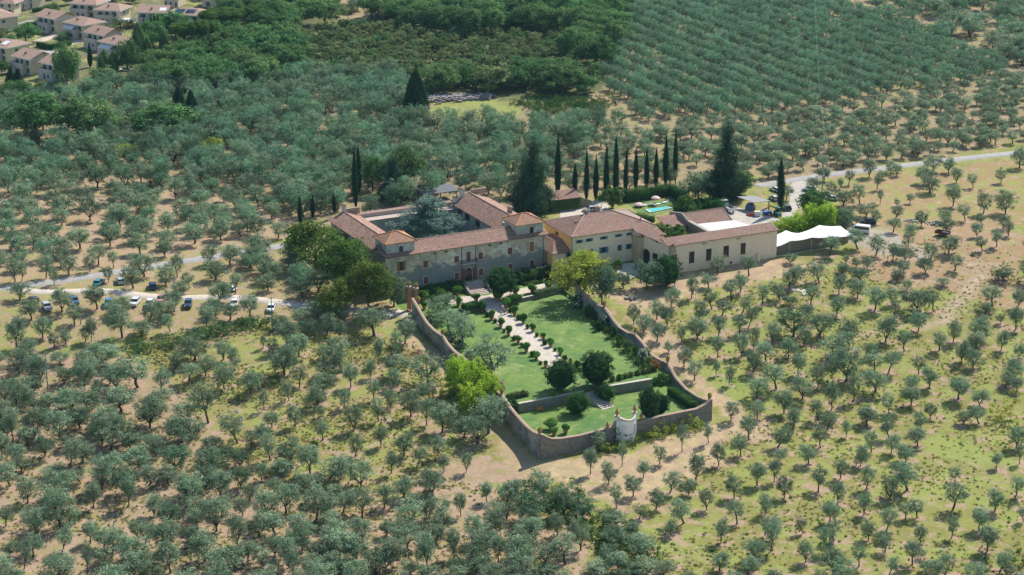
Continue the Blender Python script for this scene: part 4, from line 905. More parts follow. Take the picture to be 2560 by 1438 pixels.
roofpart('roof', [[(34.2, 9.8, 4.1), (40.35, 9.8, 4.1), (40.35, 15.9, 5.6), (34.2, 15.9, 5.6)]], 'old_tile', ann)
land('the barn', 1760, 540)
# ------------------------------------------------------------------ small buildings behind the villa
def Fpx(px, py, ang, z=0): p = G(px, py); return Frame(p.x, p.y, ang, p.z)
f = Fpx(1018, 497, 26); hut = empty('garden_house', f.o, f.a, 'small square house with a pyramid tile roof behind the courtyard cedar', 'outbuilding')
s = MB(); s.box(0, 0, -1, 5.5, 5.5, 3.8); s.build('wall', M['side_plaster'], hut)
q = [(-.5, -.5, 3.7), (6, -.5, 3.7), (6, 6, 3.7), (-.5, 6, 3.7)]; roofpart('roof', [[q[0], q[1], (2.75, 2.75, 5.6)], [q[1], q[2], (2.75, 2.75, 5.6)], [q[2], q[3], (2.75, 2.75, 5.6)], [q[3], q[0], (2.75, 2.75, 5.6)]], 'old_tile', hut)
f = Fpx(1062, 508, 26); pg = empty('open_shelter', f.o, f.a, 'open timber shelter with a dark flat roof beyond the rear parapet', 'shelter')
for u in (0, 5, 10):
    for v in (0, 4.5):
        s = MB(); s.box(u-.12, v-.12, -.5, u+.12, v+.12, 2.6+v*.1); s.build('post', M['timber'], pg)
s = MB(); s.hexa([(-.6, -.6, 2.55), (10.6, -.6, 2.55), (10.6, 5.2, 3.2), (-.6, 5.2, 3.2)], [(-.6, -.6, 2.7), (10.6, -.6, 2.7), (10.6, 5.2, 3.35), (-.6, 5.2, 3.35)]); s.build('roof', plain('dark_sheet', (0.10, 0.11, 0.12), .7, .3, 1.5), pg)
f = Fpx(1378, 531, 24); gh = empty('ivy_clad_outbuilding', f.o, f.a, 'low outbuilding with a faded tile roof and ivy covered wall beside the tall fir', 'outbuilding')
s = MB(); s.box(0, 0, -.5, 9, 4, 3.6); s.build('wall', M['rubble'], gh); roofpart('roof', [[(-.3, -.4, 3.5), (9.3, -.4, 3.5), (9.3, 4.4, 4.9), (-.3, 4.4, 4.9)]], 'old_tile', gh)
s = MB(); s.hexa([(9, 1, -.5), (13, .4, -.5), (13, .9, -.5), (9, 1.5, -.5)], [(9, 1, 3.4), (13, .4, 1.8), (13, .9, 1.8), (9, 1.5, 3.4)]); s.build('buttress_wall', M['rubble'], gh)
n_ = 2200; C = np.stack([RNG.random(n_)*9.2, -0.15-0.3*RNG.random(n_), 3.3*RNG.random(n_)**0.7+.2], 1); mobj('ivy', leaves('ivy', M['hedge_leaf'], C, np.array([0, -1, .3])+unit(n_)*.5, .25+.15*RNG.random(n_), RNG.random(n_), .6), gh)
f = Fpx(1842, 519, -8); 
cp = empty('carport', G(1846, 521), R(-12), 'open carport with a grey corrugated roof on brown posts by the yard', 'carport')
def cpx(px, py, z): q = P(px, py, z)-cp.location; c, s_ = math.cos(-cp.rotation_euler[2]), math.sin(-cp.rotation_euler[2]); return Vector((q.x*c-q.y*s_, q.x*s_+q.y*c, z-cp.location.z))
cs = [cpx(1842, 492, 3.0), cpx(1884, 506.5, 3.0), cpx(1926, 502.5, 3.5), cpx(1884, 489, 3.5)]
s = MB(); s.roof([tuple(c) for c in cs], step=.18, ridge=.05, thick=.08); s.build('roof', M['grey_sheet'], cp)
for c in cs:
    ctr = sum(cs, Vector())/4; d = c.lerp(ctr, .08); s = MB(); s.box(d.x-.14, d.y-.14, -.3, d.x+.14, d.y+.14, c.z-.12); s.build('post', M['shutter_brown'], cp)
land('the carport', 1885, 505)
# ------------------------------------------------------------------ garden walls
def wall_line(name, a, b, tops, mat, label, thick=0.55, steps=48, cap=True, inner=None):
    """a..b on plan; tops: list of (t, z of the top); foot follows the outer ground"""
    o = empty(name, (a[0], a[1], 0), 0, label, 'wall'); w = MB(); d = Vector((b[0]-a[0], b[1]-a[1])); L = d.length; d /= L; nn = Vector((-d.y, d.x))*thick/2
    ts = [t for t, _ in tops]; zs_ = [z for _, z in tops]; v = []; f = []; cv = []
    for i in range(steps+1):
        t = i/steps; x, y = d.x*L*t, d.y*L*t; top = float(np.interp(t, ts, zs_)); ft = float(zt(a[0]+x, a[1]+y))-1.2
        for sgn in (-1, 1): v += [(x+nn.x*sgn, y+nn.y*sgn, ft), (x+nn.x*sgn*.9, y+nn.y*sgn*.9, top)]
        c = 1.35; cv += [(x-nn.x*c, y-nn.y*c, top-.06), (x-nn.x*c, y-nn.y*c, top+.06), (x, y, top+.20), (x+nn.x*c, y+nn.y*c, top+.06), (x+nn.x*c, y+nn.y*c, top-.06)]
    for i in range(steps):
        k = 4*i; f += [(k, k+4, k+5, k+1), (k+2, k+3, k+7, k+6), (k+1, k+5, k+7, k+3)]
    f += [(0, 1, 3, 2), (4*steps, 4*steps+2, 4*steps+3, 4*steps+1)]
    w.add(v, f); w.build('masonry', M[mat], o)
    if cap:
        c = MB(); c.add(cv, [(5*i+j, 5*i+(j+1) % 5, 5*i+5+(j+1) % 5, 5*i+5+j) for i in range(steps) for j in range(5)]+[(0, 1, 2, 3, 4), tuple(5*steps+j for j in (4, 3, 2, 1, 0))]); c.build('coping', M['coping_tile'], o)
    return o
def topz(a, b, pts):                               # heights of a wall top read from pixels
    d = Vector((b[0]-a[0], b[1]-a[1])); L = d.length; fr = Frame(a[0], a[1], math.degrees(math.atan2(d.y, d.x)), 0); out = []
    for px, py in pts:
        t, z = fr.hit(px, py, (0, 0), (L, 0)); out.append((t/L, z))
    return out
TL = topz(A0, A1, [(1042, 755), (1052, 783), (1068, 808), (1085, 825), (1100, 836), (1106, 838), (1118, 858), (1135, 877), (1155, 893), (1170, 903), (1179, 903), (1195, 925), (1215, 952), (1240, 975), (1254, 986), (1275, 1018), (1295, 1042), (1317, 1066), (1335, 1080), (1348, 1085)])
TL[0] = (0.0, TL[0][1]); TL.append((1.0, TL[-1][1]))
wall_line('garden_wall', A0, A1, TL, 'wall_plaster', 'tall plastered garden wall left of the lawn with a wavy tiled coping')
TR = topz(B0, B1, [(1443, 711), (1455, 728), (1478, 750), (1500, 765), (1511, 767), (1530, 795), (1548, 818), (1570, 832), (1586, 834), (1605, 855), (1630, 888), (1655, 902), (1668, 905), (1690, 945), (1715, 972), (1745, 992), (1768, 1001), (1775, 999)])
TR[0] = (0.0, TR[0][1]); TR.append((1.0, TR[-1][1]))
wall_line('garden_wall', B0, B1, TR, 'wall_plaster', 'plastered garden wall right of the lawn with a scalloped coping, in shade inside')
NL = topz(A1, B1, [(1350, 1084)])[0]
n0 = topz(A1, B1, [(1352, 1085), (1358, 1087), (1366, 1092), (1378, 1096), (1400, 1096), (1450, 1088), (1510, 1072)]); n1 = topz(A1, B1, [(1605, 1053), (1625, 1047), (1650, 1040), (1700, 1030), (1740, 1022), (1760, 1012), (1770, 1003), (1776, 998)])
tn0, tn1 = topz(A1, B1, [(1544, 1060)])[0][0], topz(A1, B1, [(1585, 1050)])[0][0]
fa, fb = lerp2(A1, B1, tn0), lerp2(A1, B1, tn1)
def sub(a, b, t0, t1, tops): return [((t-t0)/(t1-t0), z) for t, z in tops]
wall_line('garden_wall', A1, fa, [(0, n0[0][1])]+sub(A1, B1, 0, tn0, n0[1:])+[(1, n0[-1][1]+2.4)] if False else [(0, n0[0][1])]+sub(A1, B1, 0, tn0, n0[1:])+[(0.93, n0[-1][1]), (1, n0[-1][1]+1.9)], 'rubble', 'rough stone front garden wall left of the white niche', 0.6)
wall_line('garden_wall', fb, B1, [(0, n1[0][1]-.3)]+sub(A1, B1, tn1, 1, n1)+[(1, n1[-1][1])], 'rubble', 'rough stone front garden wall right of the white niche, rising to the corner', 0.6)
# white niche in the middle of the front wall
nd = Vector((fb[0]-fa[0], fb[1]-fa[1])); ncx = ((fa[0]+fb[0])/2, (fa[1]+fb[1])/2); na = math.atan2(nd.y, nd.x); nr = nd.length/2
zn = float(zt(*ncx)); nz = topz(A1, B1, [(1565, 1048)])[0][1]+0.9
ni = empty('garden_niche', (ncx[0], ncx[1], 0), na, 'white plastered half round niche bulging from the front garden wall', 'niche')
def halfring(mb, r0, r1, z0, z1f, n=18):
    v = []; f = []
    for k in range(n+1):
        a = math.pi+math.pi*k/n; c, s_ = math.cos(a), math.sin(a); zt_ = z1f(k/n)
        v += [(r1*c, r1*s_, z0), (r1*c, r1*s_, zt_), (r0*c, r0*s_, zt_), (r0*c, r0*s_, z0)]
    for k in range(n):
        for j in range(4): f.append((4*k+j, 4*k+(j+1) % 4, 4*k+4+(j+1) % 4, 4*k+4+j))
    f += [(0, 3, 2, 1), (4*n, 4*n+1, 4*n+2, 4*n+3)]; mb.add(v, f)
shp = lambda t: nz-0.5*math.sin(math.pi*t)**1.5
s = MB(); halfring(s, nr-.35, nr, zn-1.5, shp); s.build('shell', M['white_plaster'], ni)
s = MB(); halfring(s, nr-.45, nr+.12, zn, lambda t: shp(t)+.16); 
v = s.v; s.v = [(p[0], p[1], p[2] if p[2] > zn+.01 else None) for p in v]; s.v = [(p[0], p[1], p[2] if p[2] is not None else nz-0.6) for p in s.v]
s.build('coping', M['pale_stone'], ni)
for sg in (-1, 1):
    s = MB(); s.box(sg*(nr+.15)-.35, -.35, zn-1.5, sg*(nr+.15)+.35, .45, nz+.1); s.build('pier', M['white_plaster'], ni)
    s = MB(); s.box(sg*(nr+.15)-.5, -.5, nz+.1, sg*(nr+.15)+.5, .6, nz+.3); s.build('pier_cap', M['pale_stone'], ni)
s = MB(); s.tube([(nr*.55, -nr*.87, nz-1.6), (nr*.55, -nr*.87, nz-3.6), (nr*.0, -nr*1.04, nz-3.75), (-nr*.3, -nr*.98, nz-3.75)], .06, 5); s.build('drain_pipe', M['iron'], ni)
land('the white niche', 1565, 1060)
# retaining walls
def retain(label, a, b, ztop, zfoot, thick=0.6, gap=None, mat='rubble'):
    o = empty('retaining_wall', (a[0], a[1], 0), math.atan2(b[1]-a[1], b[0]-a[0]), label, 'wall'); L = math.hypot(b[0]-a[0], b[1]-a[1])
    s = MB(); s.box(0, -thick/2, zfoot-.5, L, thick/2, ztop); s.build('masonry', M[mat], o)
    s = MB(); s.box(-.05, -thick/2-.08, ztop, L+.05, thick/2+.08, ztop+.09); s.build('coping', M['pale_stone'], o); return o
sL = P(1458, 980, ZU1); sR = P(1490, 972, ZU1)
retain('low stone retaining wall left of the small lower steps', P(1296, 1009, ZU1+.15), sL, ZU1+.15, ZL); retain('low stone retaining wall right of the small lower steps', sR, P(1630, 947, ZU1+.15), ZU1+.15, ZL)
retain('short stone wall below the forecourt left of the garden walk', rw0, P(1208, 775, ZU0), ZT+.1, ZU0-.3, .5); retain('stone wall below the forecourt right of the garden walk', P(1262, 764, ZU0), rw1, ZT+.1, ZU0-.3, .5)
st2 = empty('lower_staircase', (sL.x, sL.y, 0), math.atan2(sR.y-sL.y, sR.x-sL.x), 'narrow flight of pale steps down to the lower lawn', 'stairs'); wd = (sR-sL).length
s = MB()
for k in range(11): s.box(.1, -.3-.62*(k+1), ZL-.4, wd-.1, -.3-.62*k, ZU1-.17*(k+1))
s.build('steps', M['pale_stone'], st2); rs = MB()
for k in range(11): rs.box(.12, -.3-.62*k-.05, ZL-.3, wd-.12, -.3-.62*k, ZU1-.17*k-.06)
rs.build('risers', M['grey_trim'], st2)
s = MB(); s.side([(.2, ZU1+.9), (.2, ZU1+1.0), (-7.0, ZL+.9), (-7.0, ZL+.8)], wd+.0, wd+.1)
for k in range(6): s.box(wd, -1.2*k-.05, ZU1-.31*k-.6, wd+.1, -1.2*k+.05, ZU1-.31*k+.9)
s.build('handrail', M['timber'], st2)
land('the lower steps', 1475, 990)
# gate piers
for k, (px, py, tp) in enumerate(((1023, 775, 718), (1041, 783, 722))):
    p = G(px, py); s_, sv = pxs(p); h = (py-tp)/sv
    o = empty('gate_pier', p, VF.a, ['outer terracotta brick gate pier at the garden entrance', 'inner brick gate pier joined to the left garden wall'][k], 'pier', 'gate piers')
    s = MB(); s.box(-.4, -.4, -.5, .4, .4, h); s.build('shaft', M['terracotta'], o); s = MB(); s.box(-.55, -.55, h, .55, .55, h+.25); s.build('cap', M['pale_stone'], o)
land('the garden gate', 1032, 770)
# ------------------------------------------------------------------ urns and agaves on the walls
def vase(label, p, kind, sc=1.0):
    o = empty('wall_urn' if kind == 'urn' else 'wall_planter', p, random.uniform(0, 6), label, 'urn' if kind == 'urn' else 'planter', 'urns on the garden wall' if kind == 'urn' else 'agave planters on the garden walls')
    s = MB()
    if kind == 'urn': s.lathe([(r*sc, z*sc) for r, z in ((.30, 0), (.16, .12), (.16, .22), (.36, .48), (.40, .72), (.26, .92), (.30, .98), (.14, 1.1), (.16, 1.2), (.04, 1.45))], n=10); s.build('body', M['terracotta'], o)
    else:
        s.lathe([(r*sc, z*sc) for r, z in ((.30, 0), (.28, .1), (.36, .5), (.42, .55), (.42, .65))], n=10); s.build('pot', M['terracotta'], o)
        n_ = 70; a = RNG.random(n_)*6.283; el = .3+RNG.random(n_)*1.1; d = np.stack([np.cos(a)*np.cos(el), np.sin(a)*np.cos(el), np.sin(el)], 1)
        C = d*.38*sc+np.array([0, 0, .7*sc]); t = np.cross(d, np.array([0, 0, 1.])); nn = np.cross(d, t); mobj('agave', leaves('agave', M['agave_leaf'], C, unit(n_), np.full(n_, .55*sc), RNG.random(n_), .35), o)
    return o
def walltop(a, b, px, py): t, z = topz(a, b, [(px, py)])[0]; q = lerp2(a, b, t); return Vector((q[0], q[1], z+.15))
for lab, a, b, px, py in (('agave planter on the left garden wall nearest the gate', A0, A1, 1046, 757), ('agave planter on the left garden wall at its first peak', A0, A1, 1107, 838), ('agave planter on the left wall beside the pink oleanders', A0, A1, 1179, 903), ('agave planter on the left wall near the lower lawn', A0, A1, 1254, 986),
    ('agave planter on the right garden wall near the yellow green tree', B0, B1, 1511, 767), ('terracotta planter at the middle peak of the right wall', B0, B1, 1588, 834), ('agave planter on the right wall beside the rust coloured bush', B0, B1, 1669, 906), ('dark planter on the right front corner of the walls', B0, B1, 1774, 999), ('dark planter on the left front corner of the walls', A0, A1, 1349, 1086)):
    vase(lab, walltop(a, b, px, py), 'agave', 1.15)
for lab, px, py in (('terracotta urn on the wall just left of the niche', 1519, 1073), ('terracotta urn on the wall just right of the niche', 1603, 1050)): vase(lab, walltop(A1, B1, px, py), 'urn', 1.1)
for sg, lab in ((-1, 'terracotta urn on the left pier of the white niche'), (1, 'terracotta urn on the right pier of the white niche')):
    c, s_ = math.cos(na), math.sin(na); vase(lab, Vector((ncx[0]+c*sg*(nr+.15), ncx[1]+s_*sg*(nr+.15), nz+.3)), 'urn', 1.2)
for k, (px, tp) in enumerate(((1023, 718), (1041, 722))):
    p = G(px, (775, 783)[k]); s_, sv = pxs(p); p.z += ((775, 783)[k]-tp)/sv+.25; vase(['agave planter on the outer gate pier', 'agave planter on the inner gate pier'][k], p, 'agave', 1.1)
# ------------------------------------------------------------------ potted citrus in the garden
pot_me = MB(); pot_me.lathe([(0.36, 0), (0.50, 0.55), (0.56, 0.85), (0.64, 0.87), (0.64, 1.0), (0.54, 1.0), (0.50, 0.92)], n=14); pot_me = pot_me.mesh('pot', M['terracotta'], False)
def bushball(Rr, H, mat, n=900):
    cl = [(d[0]*.35*Rr, d[1]*.35*Rr, H*.5+d[2]*.25*H, Rr*.6, Rr*.6, H*.33) for d in unit(7)]; return leaves('foliage', M[mat], *clumps(cl, n, .19, .6, .3, .3, .3), .55)
CIT = [bushball(1.0, 1.9, 'citrus_leaf') for _ in range(4)]
stem_me = MB(); stem_me.tube([(0, 0, .8), (.03, 0, 1.6)], [.07, .05], 5); stem_me = stem_me.mesh('stem', M['bark'])
def potted(px, py, tp, wpx, z, label, pots=1.0):
    p = P(px, py, z) if z is not None else lawnp(px, py); s, sv = pxs(p); h = (py-tp)/sv; wd = wpx/s; ph = pots*.88
    o = empty('potted_citrus', p, random.uniform(0, 6), label, 'potted plant', 'potted citrus trees in the garden')
    a = mobj('pot', pot_me, o); a.scale = (ph, ph, ph*1.05); b = mobj('stem', stem_me, o); b.scale = (1, 1, ph)
    c = mobj('foliage', random.choice(CIT), o); c.location = (0, 0, ph*0.78); c.scale = (wd/1.55, wd/1.55, max(.5, (h-ph*.8))/1.8)
    PLACED.append((p.x, p.y, .7)); return o
Q3 = lambda x, y: (980+x/3.994, 680+y/3.994)
L_ = ['nearest the front steps', 'second down from the steps', 'third down from the steps', 'fourth down from the steps', 'fifth down from the steps', 'sixth down from the steps', 'seventh down from the steps', 'last at the lower end']
for i, (x, y, t, wz) in enumerate([(905, 400, 298, 62), (1000, 475, 385, 75), (1088, 550, 458, 72), (1165, 632, 535, 66), (1262, 712, 630, 72), (1342, 797, 710, 80), (1440, 872, 795, 76), (1535, 948, 885, 42)]):
    a, b = Q3(x, y); _, c = Q3(x, t); potted(a, b, c, wz/3.994, None, 'potted citrus on the left side of the garden walk, '+L_[i], .95)
for i, (x, y, t, wz) in enumerate([(1225, 435, 340, 72), (1312, 515, 418, 75), (1405, 595, 515, 60), (1510, 672, 608, 55), (1583, 748, 665, 66), (1680, 827, 752, 60), (1783, 912, 858, 28)]):
    a, b = Q3(x, y); _, c = Q3(x, t); potted(a, b, c, wz/3.994, None, 'potted citrus on the right side of the garden walk, '+L_[i if i < 6 else 7], .9)
for x, y, t, wz, lab in [(1135, 352, 255, 90, 'potted citrus at the top right corner of the garden walk'), (1055, 295, 172, 92, 'large potted citrus standing in the middle of the gravel forecourt'), (1230, 235, 140, 78, 'potted citrus on the gravel just right of the big ball tree'), (1400, 212, 115, 85, 'potted citrus on the forecourt right of centre by the low wall'),
    (1565, 170, 90, 78, 'potted citrus at the right end of the gravel forecourt'), (840, 295, 210, 92, 'leafy potted citrus at the foot of the front steps'), (663, 338, 248, 78, 'potted citrus on the gravel left of the garden walk'), (655, 245, 150, 100, 'large potted citrus before the hedge left of the steps'), (490, 262, 180, 90, 'potted citrus among the hedges left of the steps'),
    (322, 372, 290, 60, 'potted citrus tucked beside the left garden wall'), (310, 285, 190, 110, 'broad potted citrus in the upper left corner of the forecourt')]:
    a, b = Q3(x, y); _, c = Q3(x, t); potted(a, b, c, wz/3.994, ZT, lab, 1.15)
Q4 = lambda x, y: (1200+x/3.994, 820+y/3.994)
for x, y, t, wz, lab in [(705, 1010, 905, 130, 'biggest of the potted shrubs on the lower lawn'), (740, 1072, 985, 80, 'potted shrub on the lower lawn nearest the front wall'), (855, 1050, 960, 78, 'round potted shrub standing alone right of the other two')]:
    a, b = Q4(x, y); _, c = Q4(x, t); potted(a, b, c, wz/3.994, ZL, lab, 1.2)
potted(1536.7, 692, 676, 12, 0.05, 'terracotta pot with a small plant on the pale paving by the farmhouse', 1.2); potted(1546, 673, 647, 18, 0.05, 'tall dark potted tree on the lawn in front of the blue shutters', 1.2)
land('the lower end of the garden walk', 1385, 915); land('the garden walk', 1300, 830)
# low shrubs that stand beside the pots
for i, (x, y, wz, hz) in enumerate([(952, 445, 70, 60), (1035, 505, 55, 45), (1120, 600, 50, 40), (1222, 682, 60, 50), (1298, 752, 60, 50), (1402, 842, 70, 60), (1482, 922, 55, 35), (1180, 408, 60, 60), (1262, 480, 80, 60), (1350, 565, 50, 50), (1447, 645, 55, 45), (1530, 725, 70, 60), (1625, 790, 50, 40), (1722, 885, 70, 60)]):
    a, b = Q3(x, y); p = lawnp(a, b)
    shrub('dark' if i % 2 else 'green', a, b, wz/3.994, hz/3.994, ('small round shrub left of the garden walk, beside the pot ' if i < 7 else 'small round shrub right of the garden walk, beside the pot ')+['nearest the steps', 'second down', 'third down', 'fourth down', 'fifth down', 'sixth down', 'at the lower end'][i % 7], 'shrubs beside the garden pots', p.z)
for x, y, wz, hz, k, bl, lab in [(1845, 960, 75, 90, 'dark', None, 'dark bush between the two big dark round trees'), (1610, 1245, 110, 60, 'yellow', None, 'yellowish low bush at the foot of the left dark tree'), (1840, 360, 130, 160, 'green', 'white', 'white flowering oleander by the upper right garden wall'), (1960, 460, 110, 150, 'green', None, 'green bush on the lawn side of the right wall'), (2130, 560, 90, 130, 'dark', 'white', 'white flowering shrub halfway down the right wall'),
    (390, 560, 90, 110, 'green', 'white', 'white flowering bush behind the big garden olives'), (600, 690, 130, 110, 'green', 'white', 'white oleander against the left wall below the second planter'), (680, 760, 120, 100, 'green', 'white', 'white oleander on the left just above the big garden olive'), (770, 870, 120, 110, 'grey', 'white', 'pale flowering bush left of the big garden olive'),
    (880, 960, 110, 110, 'green', 'pink', 'pink oleander nearest the left wall planter'), (940, 1040, 130, 130, 'green', 'pink', 'largest pink oleander beside the lime green bamboo'), (985, 1100, 90, 90, 'green', 'pink', 'pink oleander right of the lime green bamboo'), (1065, 1190, 130, 120, 'grey', 'pink', 'pink oleander just above the lower lawn wall')]:
    a, b = Q3(x, y); p = lawnp(a, b); shrub(k, a, b, wz/3.994, hz/3.994, lab, None, p.z-.1, bl)
k = 0
for x, y, wz, hz, kd, bl in [(2200, 650, 110, 130, 'dark', None), (2280, 720, 110, 130, 'green', None), (2350, 790, 120, 130, 'scrub', None), (2420, 850, 110, 130, 'green', None), (2500, 900, 120, 140, 'grey', 'white'), (2070, 590, 90, 120, 'dark', None)]:
    a, b = Q3(x, y); p = lawnp(a, b); shrub(kd, a, b, wz/3.994, hz/3.994, ['dark bush under the scalloped right wall, first below the white flowers', 'green bush against the right wall, second below white flowers', 'olive coloured bush against the right wall, third below the white flowers', 'green bush against the right wall, fourth below the white flowers', 'white flowering bush low down the right wall', 'dark bush at the right wall above the white flowering shrub'][k], 'shrubs along the right garden wall', p.z-.1, bl); k += 1
for x, y, wz, hz, kd, bl, lab in [(1650, 300, 130, 120, 'scrub', None, 'brownish bush low on the right wall near the rust coloured one'), (1740, 430, 130, 130, 'rust', None, 'rust coloured bush beside the right garden wall'), (1690, 380, 110, 110, 'scrub', None, 'olive brown bush just above the rust coloured bush'), (1800, 590, 170, 150, 'green', None, 'bright green bush where the lower wall meets the right wall'),
    (340, 830, 110, 150, 'green', None, 'bright green bush in the left corner of the lower lawn'), (790, 740, 90, 70, 'dark', None, 'dark ivy mound hanging on the left retaining wall'), (1320, 600, 110, 60, 'yellow', None, 'yellow green trailing plant on the right retaining wall')]:
    a, b = Q4(x, y); kk = (y > 560); shrub(kd, a, b, wz/3.994, hz/3.994, lab, None, ZL if kk and x != 1800 else ZU1, bl)
# bed of low shrubs above the lower retaining wall
for i in range(15):
    t = i/14; x, y = (275+t*370, 738-t*92) if i < 8 else (1290+(t-.53)/.47*400, 560-(t-.53)/.47*105)
    a, b = Q4(x, y-12); p = P(a, b, ZU1)
    shrub('scrub' if i % 3 else 'green', a, b, random.uniform(70, 95)/3.994, random.uniform(60, 85)/3.994, 'low grey green shrub above the %s retaining wall, %s from the left' % (('left' if i < 8 else 'right'), ['first', 'second', 'third', 'fourth', 'fifth', 'sixth', 'seventh', 'eighth'][i if i < 8 else i-8]), 'low shrubs above the %s retaining wall' % ('left' if i < 8 else 'right'), ZU1)
# hedges
def hedge(label, pts, wd, h, mat='hedge_leaf', z=None, dens=60, lump=.12, name='hedge'):
    q = [(G(*p) if z is None else P(p[0], p[1], z)) for p in pts]; o0 = q[0]; o = empty(name, o0, 0, label, 'hedge'); Cs = []; Ns = []; core = MB()
    for a, b in zip(q[:-1], q[1:]):
        d = b-a; L = d.length; u = d/L; nn = Vector((-u.y, u.x, 0)); n_ = int(L*(wd+2*h)*dens); t = RNG.random(n_)*L; s = RNG.random(n_)*(wd+2*h)
        side = np.where(s < h, -1, np.where(s > h+wd, 1, 0)); off = np.where(side == 0, s-h-wd/2, side*wd/2); zz = np.where(side == 0, h, np.where(side < 0, s, s-h-wd))
        lp = 1+lump*np.sin(t*1.7+o0.x)+lump*.6*np.sin(t*4.1); zz = zz*lp; jit = RNG.normal(0, .10, (n_, 3))
        C = np.array(a-o0)[None, :]+np.outer(t, np.array(u))+np.outer(off*lp, np.array(nn)); C[:, 2] += zz; C += jit
        base = np.outer(side, np.array(nn))+np.outer(side == 0, [0, 0, 1.]); nv = base+unit(n_)*.6+np.array([0, 0, .2]); Cs.append(C); Ns.append(nv/np.linalg.norm(nv, axis=1)[:, None])
        a2, b2 = a-o0, b-o0; w2 = nn*(wd/2-.15); core.hexa([a2-w2, b2-w2, b2+w2, a2+w2], [p+Vector((0, 0, h*.86)) for p in (a2-w2, b2-w2, b2+w2, a2+w2)])
        PLACED.extend([(a.lerp(b, i/6).x, a.lerp(b, i/6).y, wd*.6) for i in range(7)])
    C = np.vstack(Cs); n_ = len(C); mobj('foliage', leaves('foliage', M[mat], C, np.vstack(Ns), .17+.16*RNG.random(n_), .5+.3*RNG.normal(size=n_)*.7, .6, core), o); return o
hedge('dense hedge under the villa front left of the steps', [(1058, 741), (1110, 730), (1158, 721)], 3.6, 2.0, z=ZT+.3); hedge('second low hedge nearer the forecourt left of the steps', [(1075, 752), (1130, 743)], 2.2, 1.0, z=ZT)
hedge('dense hedge under the villa front right of the ball tree', [(1290, 706), (1340, 694), (1380, 682)], 3.2, 2.4, z=ZT+.3); hedge('thin bright hedge edging the gravel right of the ball tree', [(1308, 713), (1378, 703)], 1.4, .6, z=ZT)
hedge('clump of hedge on top of the short forecourt wall, left side', [(1158, 774), (1196, 767)], 2.2, 1.2, z=ZT); hedge('hedge on top of the right forecourt wall', [(1268, 756), (1300, 748)], 2.0, 1.3, z=ZT); hedge('yellow green hedge along the right end of the forecourt wall', [(1335, 738), (1420, 716)], 2.0, .9, 'scrub_leaf', z=ZT)
hedge('clipped green hedge inside the right corner of the lower lawn', [(1675, 985), (1704, 1003), (1735, 1026)], 1.7, 1.7, z=ZL)
hedge('tall dark hedge behind the swimming pool', [(1560, 505), (1620, 497), (1676, 487)], 2.4, 3.4, 'hedge_leaf', dens=36); hedge('tall hedge slanting down right of the pool', [(1680, 487), (1705, 505), (1722, 527)], 2.4, 3.2, dens=36)
hedge('bushy hedge on the near side of the pool', [(1560, 545), (1600, 553), (1632, 558)], 3.0, 1.8, 'hedge_leaf', dens=30); hedge('rounded hedge mass beside the parked lorry', [(1725, 530), (1765, 522), (1798, 530)], 5.5, 3.0, dens=30, lump=.25)
hedge('climber covered fence behind the green shrubs right of the pool', [(1690, 535), (1745, 545)], 3.5, 2.4, dens=30, lump=.3)
mass_jobs = [('long bramble thicket running below the parked cars', [(290, 893), (350, 872), (420, 862), (500, 842), (600, 823), (690, 806)], 6.0, 2.6, 'broad_leaf', 3.2, 'bramble_thicket')]
mass_jobs += [('line of yellow green bushes below the front wall right of the niche', [(1600, 1097), (1650, 1085), (1700, 1077), (1752, 1064)], 3.8, 3.2, 'yellow_leaf', 2.4, 'bush_row'), ('low yellow green growth below the niche', [(1480, 1142), (1530, 1127), (1590, 1108)], 2.6, 2.0, 'yellow_leaf', 2.0, 'bush_row'), ('dark bushy gully of scrub running below the garden corner', [(1300, 1222), (1345, 1240), (1400, 1262), (1450, 1300)], 10, 4.2, 'broad_leaf', 3.6, 'thicket'), ('green scrub beside the bottom of the gully', [(1470, 1300), (1560, 1370), (1640, 1430)], 10, 2.6, 'hedge_leaf', 3.0, 'thicket'), ('dark ivy bush against the wall left of the niche', [(1532, 1112), (1556, 1106)], 2.0, 4.2, 'dark_leaf', 2.2, 'ivy_bush'), ('yellowish bramble bush at the right edge of the slope', [(2490, 1040), (2540, 1055)], 7, 6, 'yellow_leaf', 4, 'thicket'), ('green bush in the lower right corner', [(2530, 1425), (2575, 1410)], 5, 5, 'walnut_leaf', 3.4, 'thicket')]
mass_jobs += [('pale green scrub at the far edge of the small meadow', [(1310, 272), (1380, 262), (1460, 262), (1520, 270)], 16, 2.4, 'hedge_leaf', 3.4, 'scrub_patch'), ('yellow green scrub in the corner beside the meadow', [(1330, 284), (1400, 288), (1500, 284)], 9, 2.0, 'scrub_leaf', 3.0, 'scrub_patch')]
hedge('trimmed hedge round the driveway of the suburb houses', [(96, 116), (130, 125), (175, 112)], 2.2, 2.0, dens=18); hedge('long trimmed hedge above the suburb houses', [(84, 31), (128, 22)], 2.0, 1.6, dens=16)
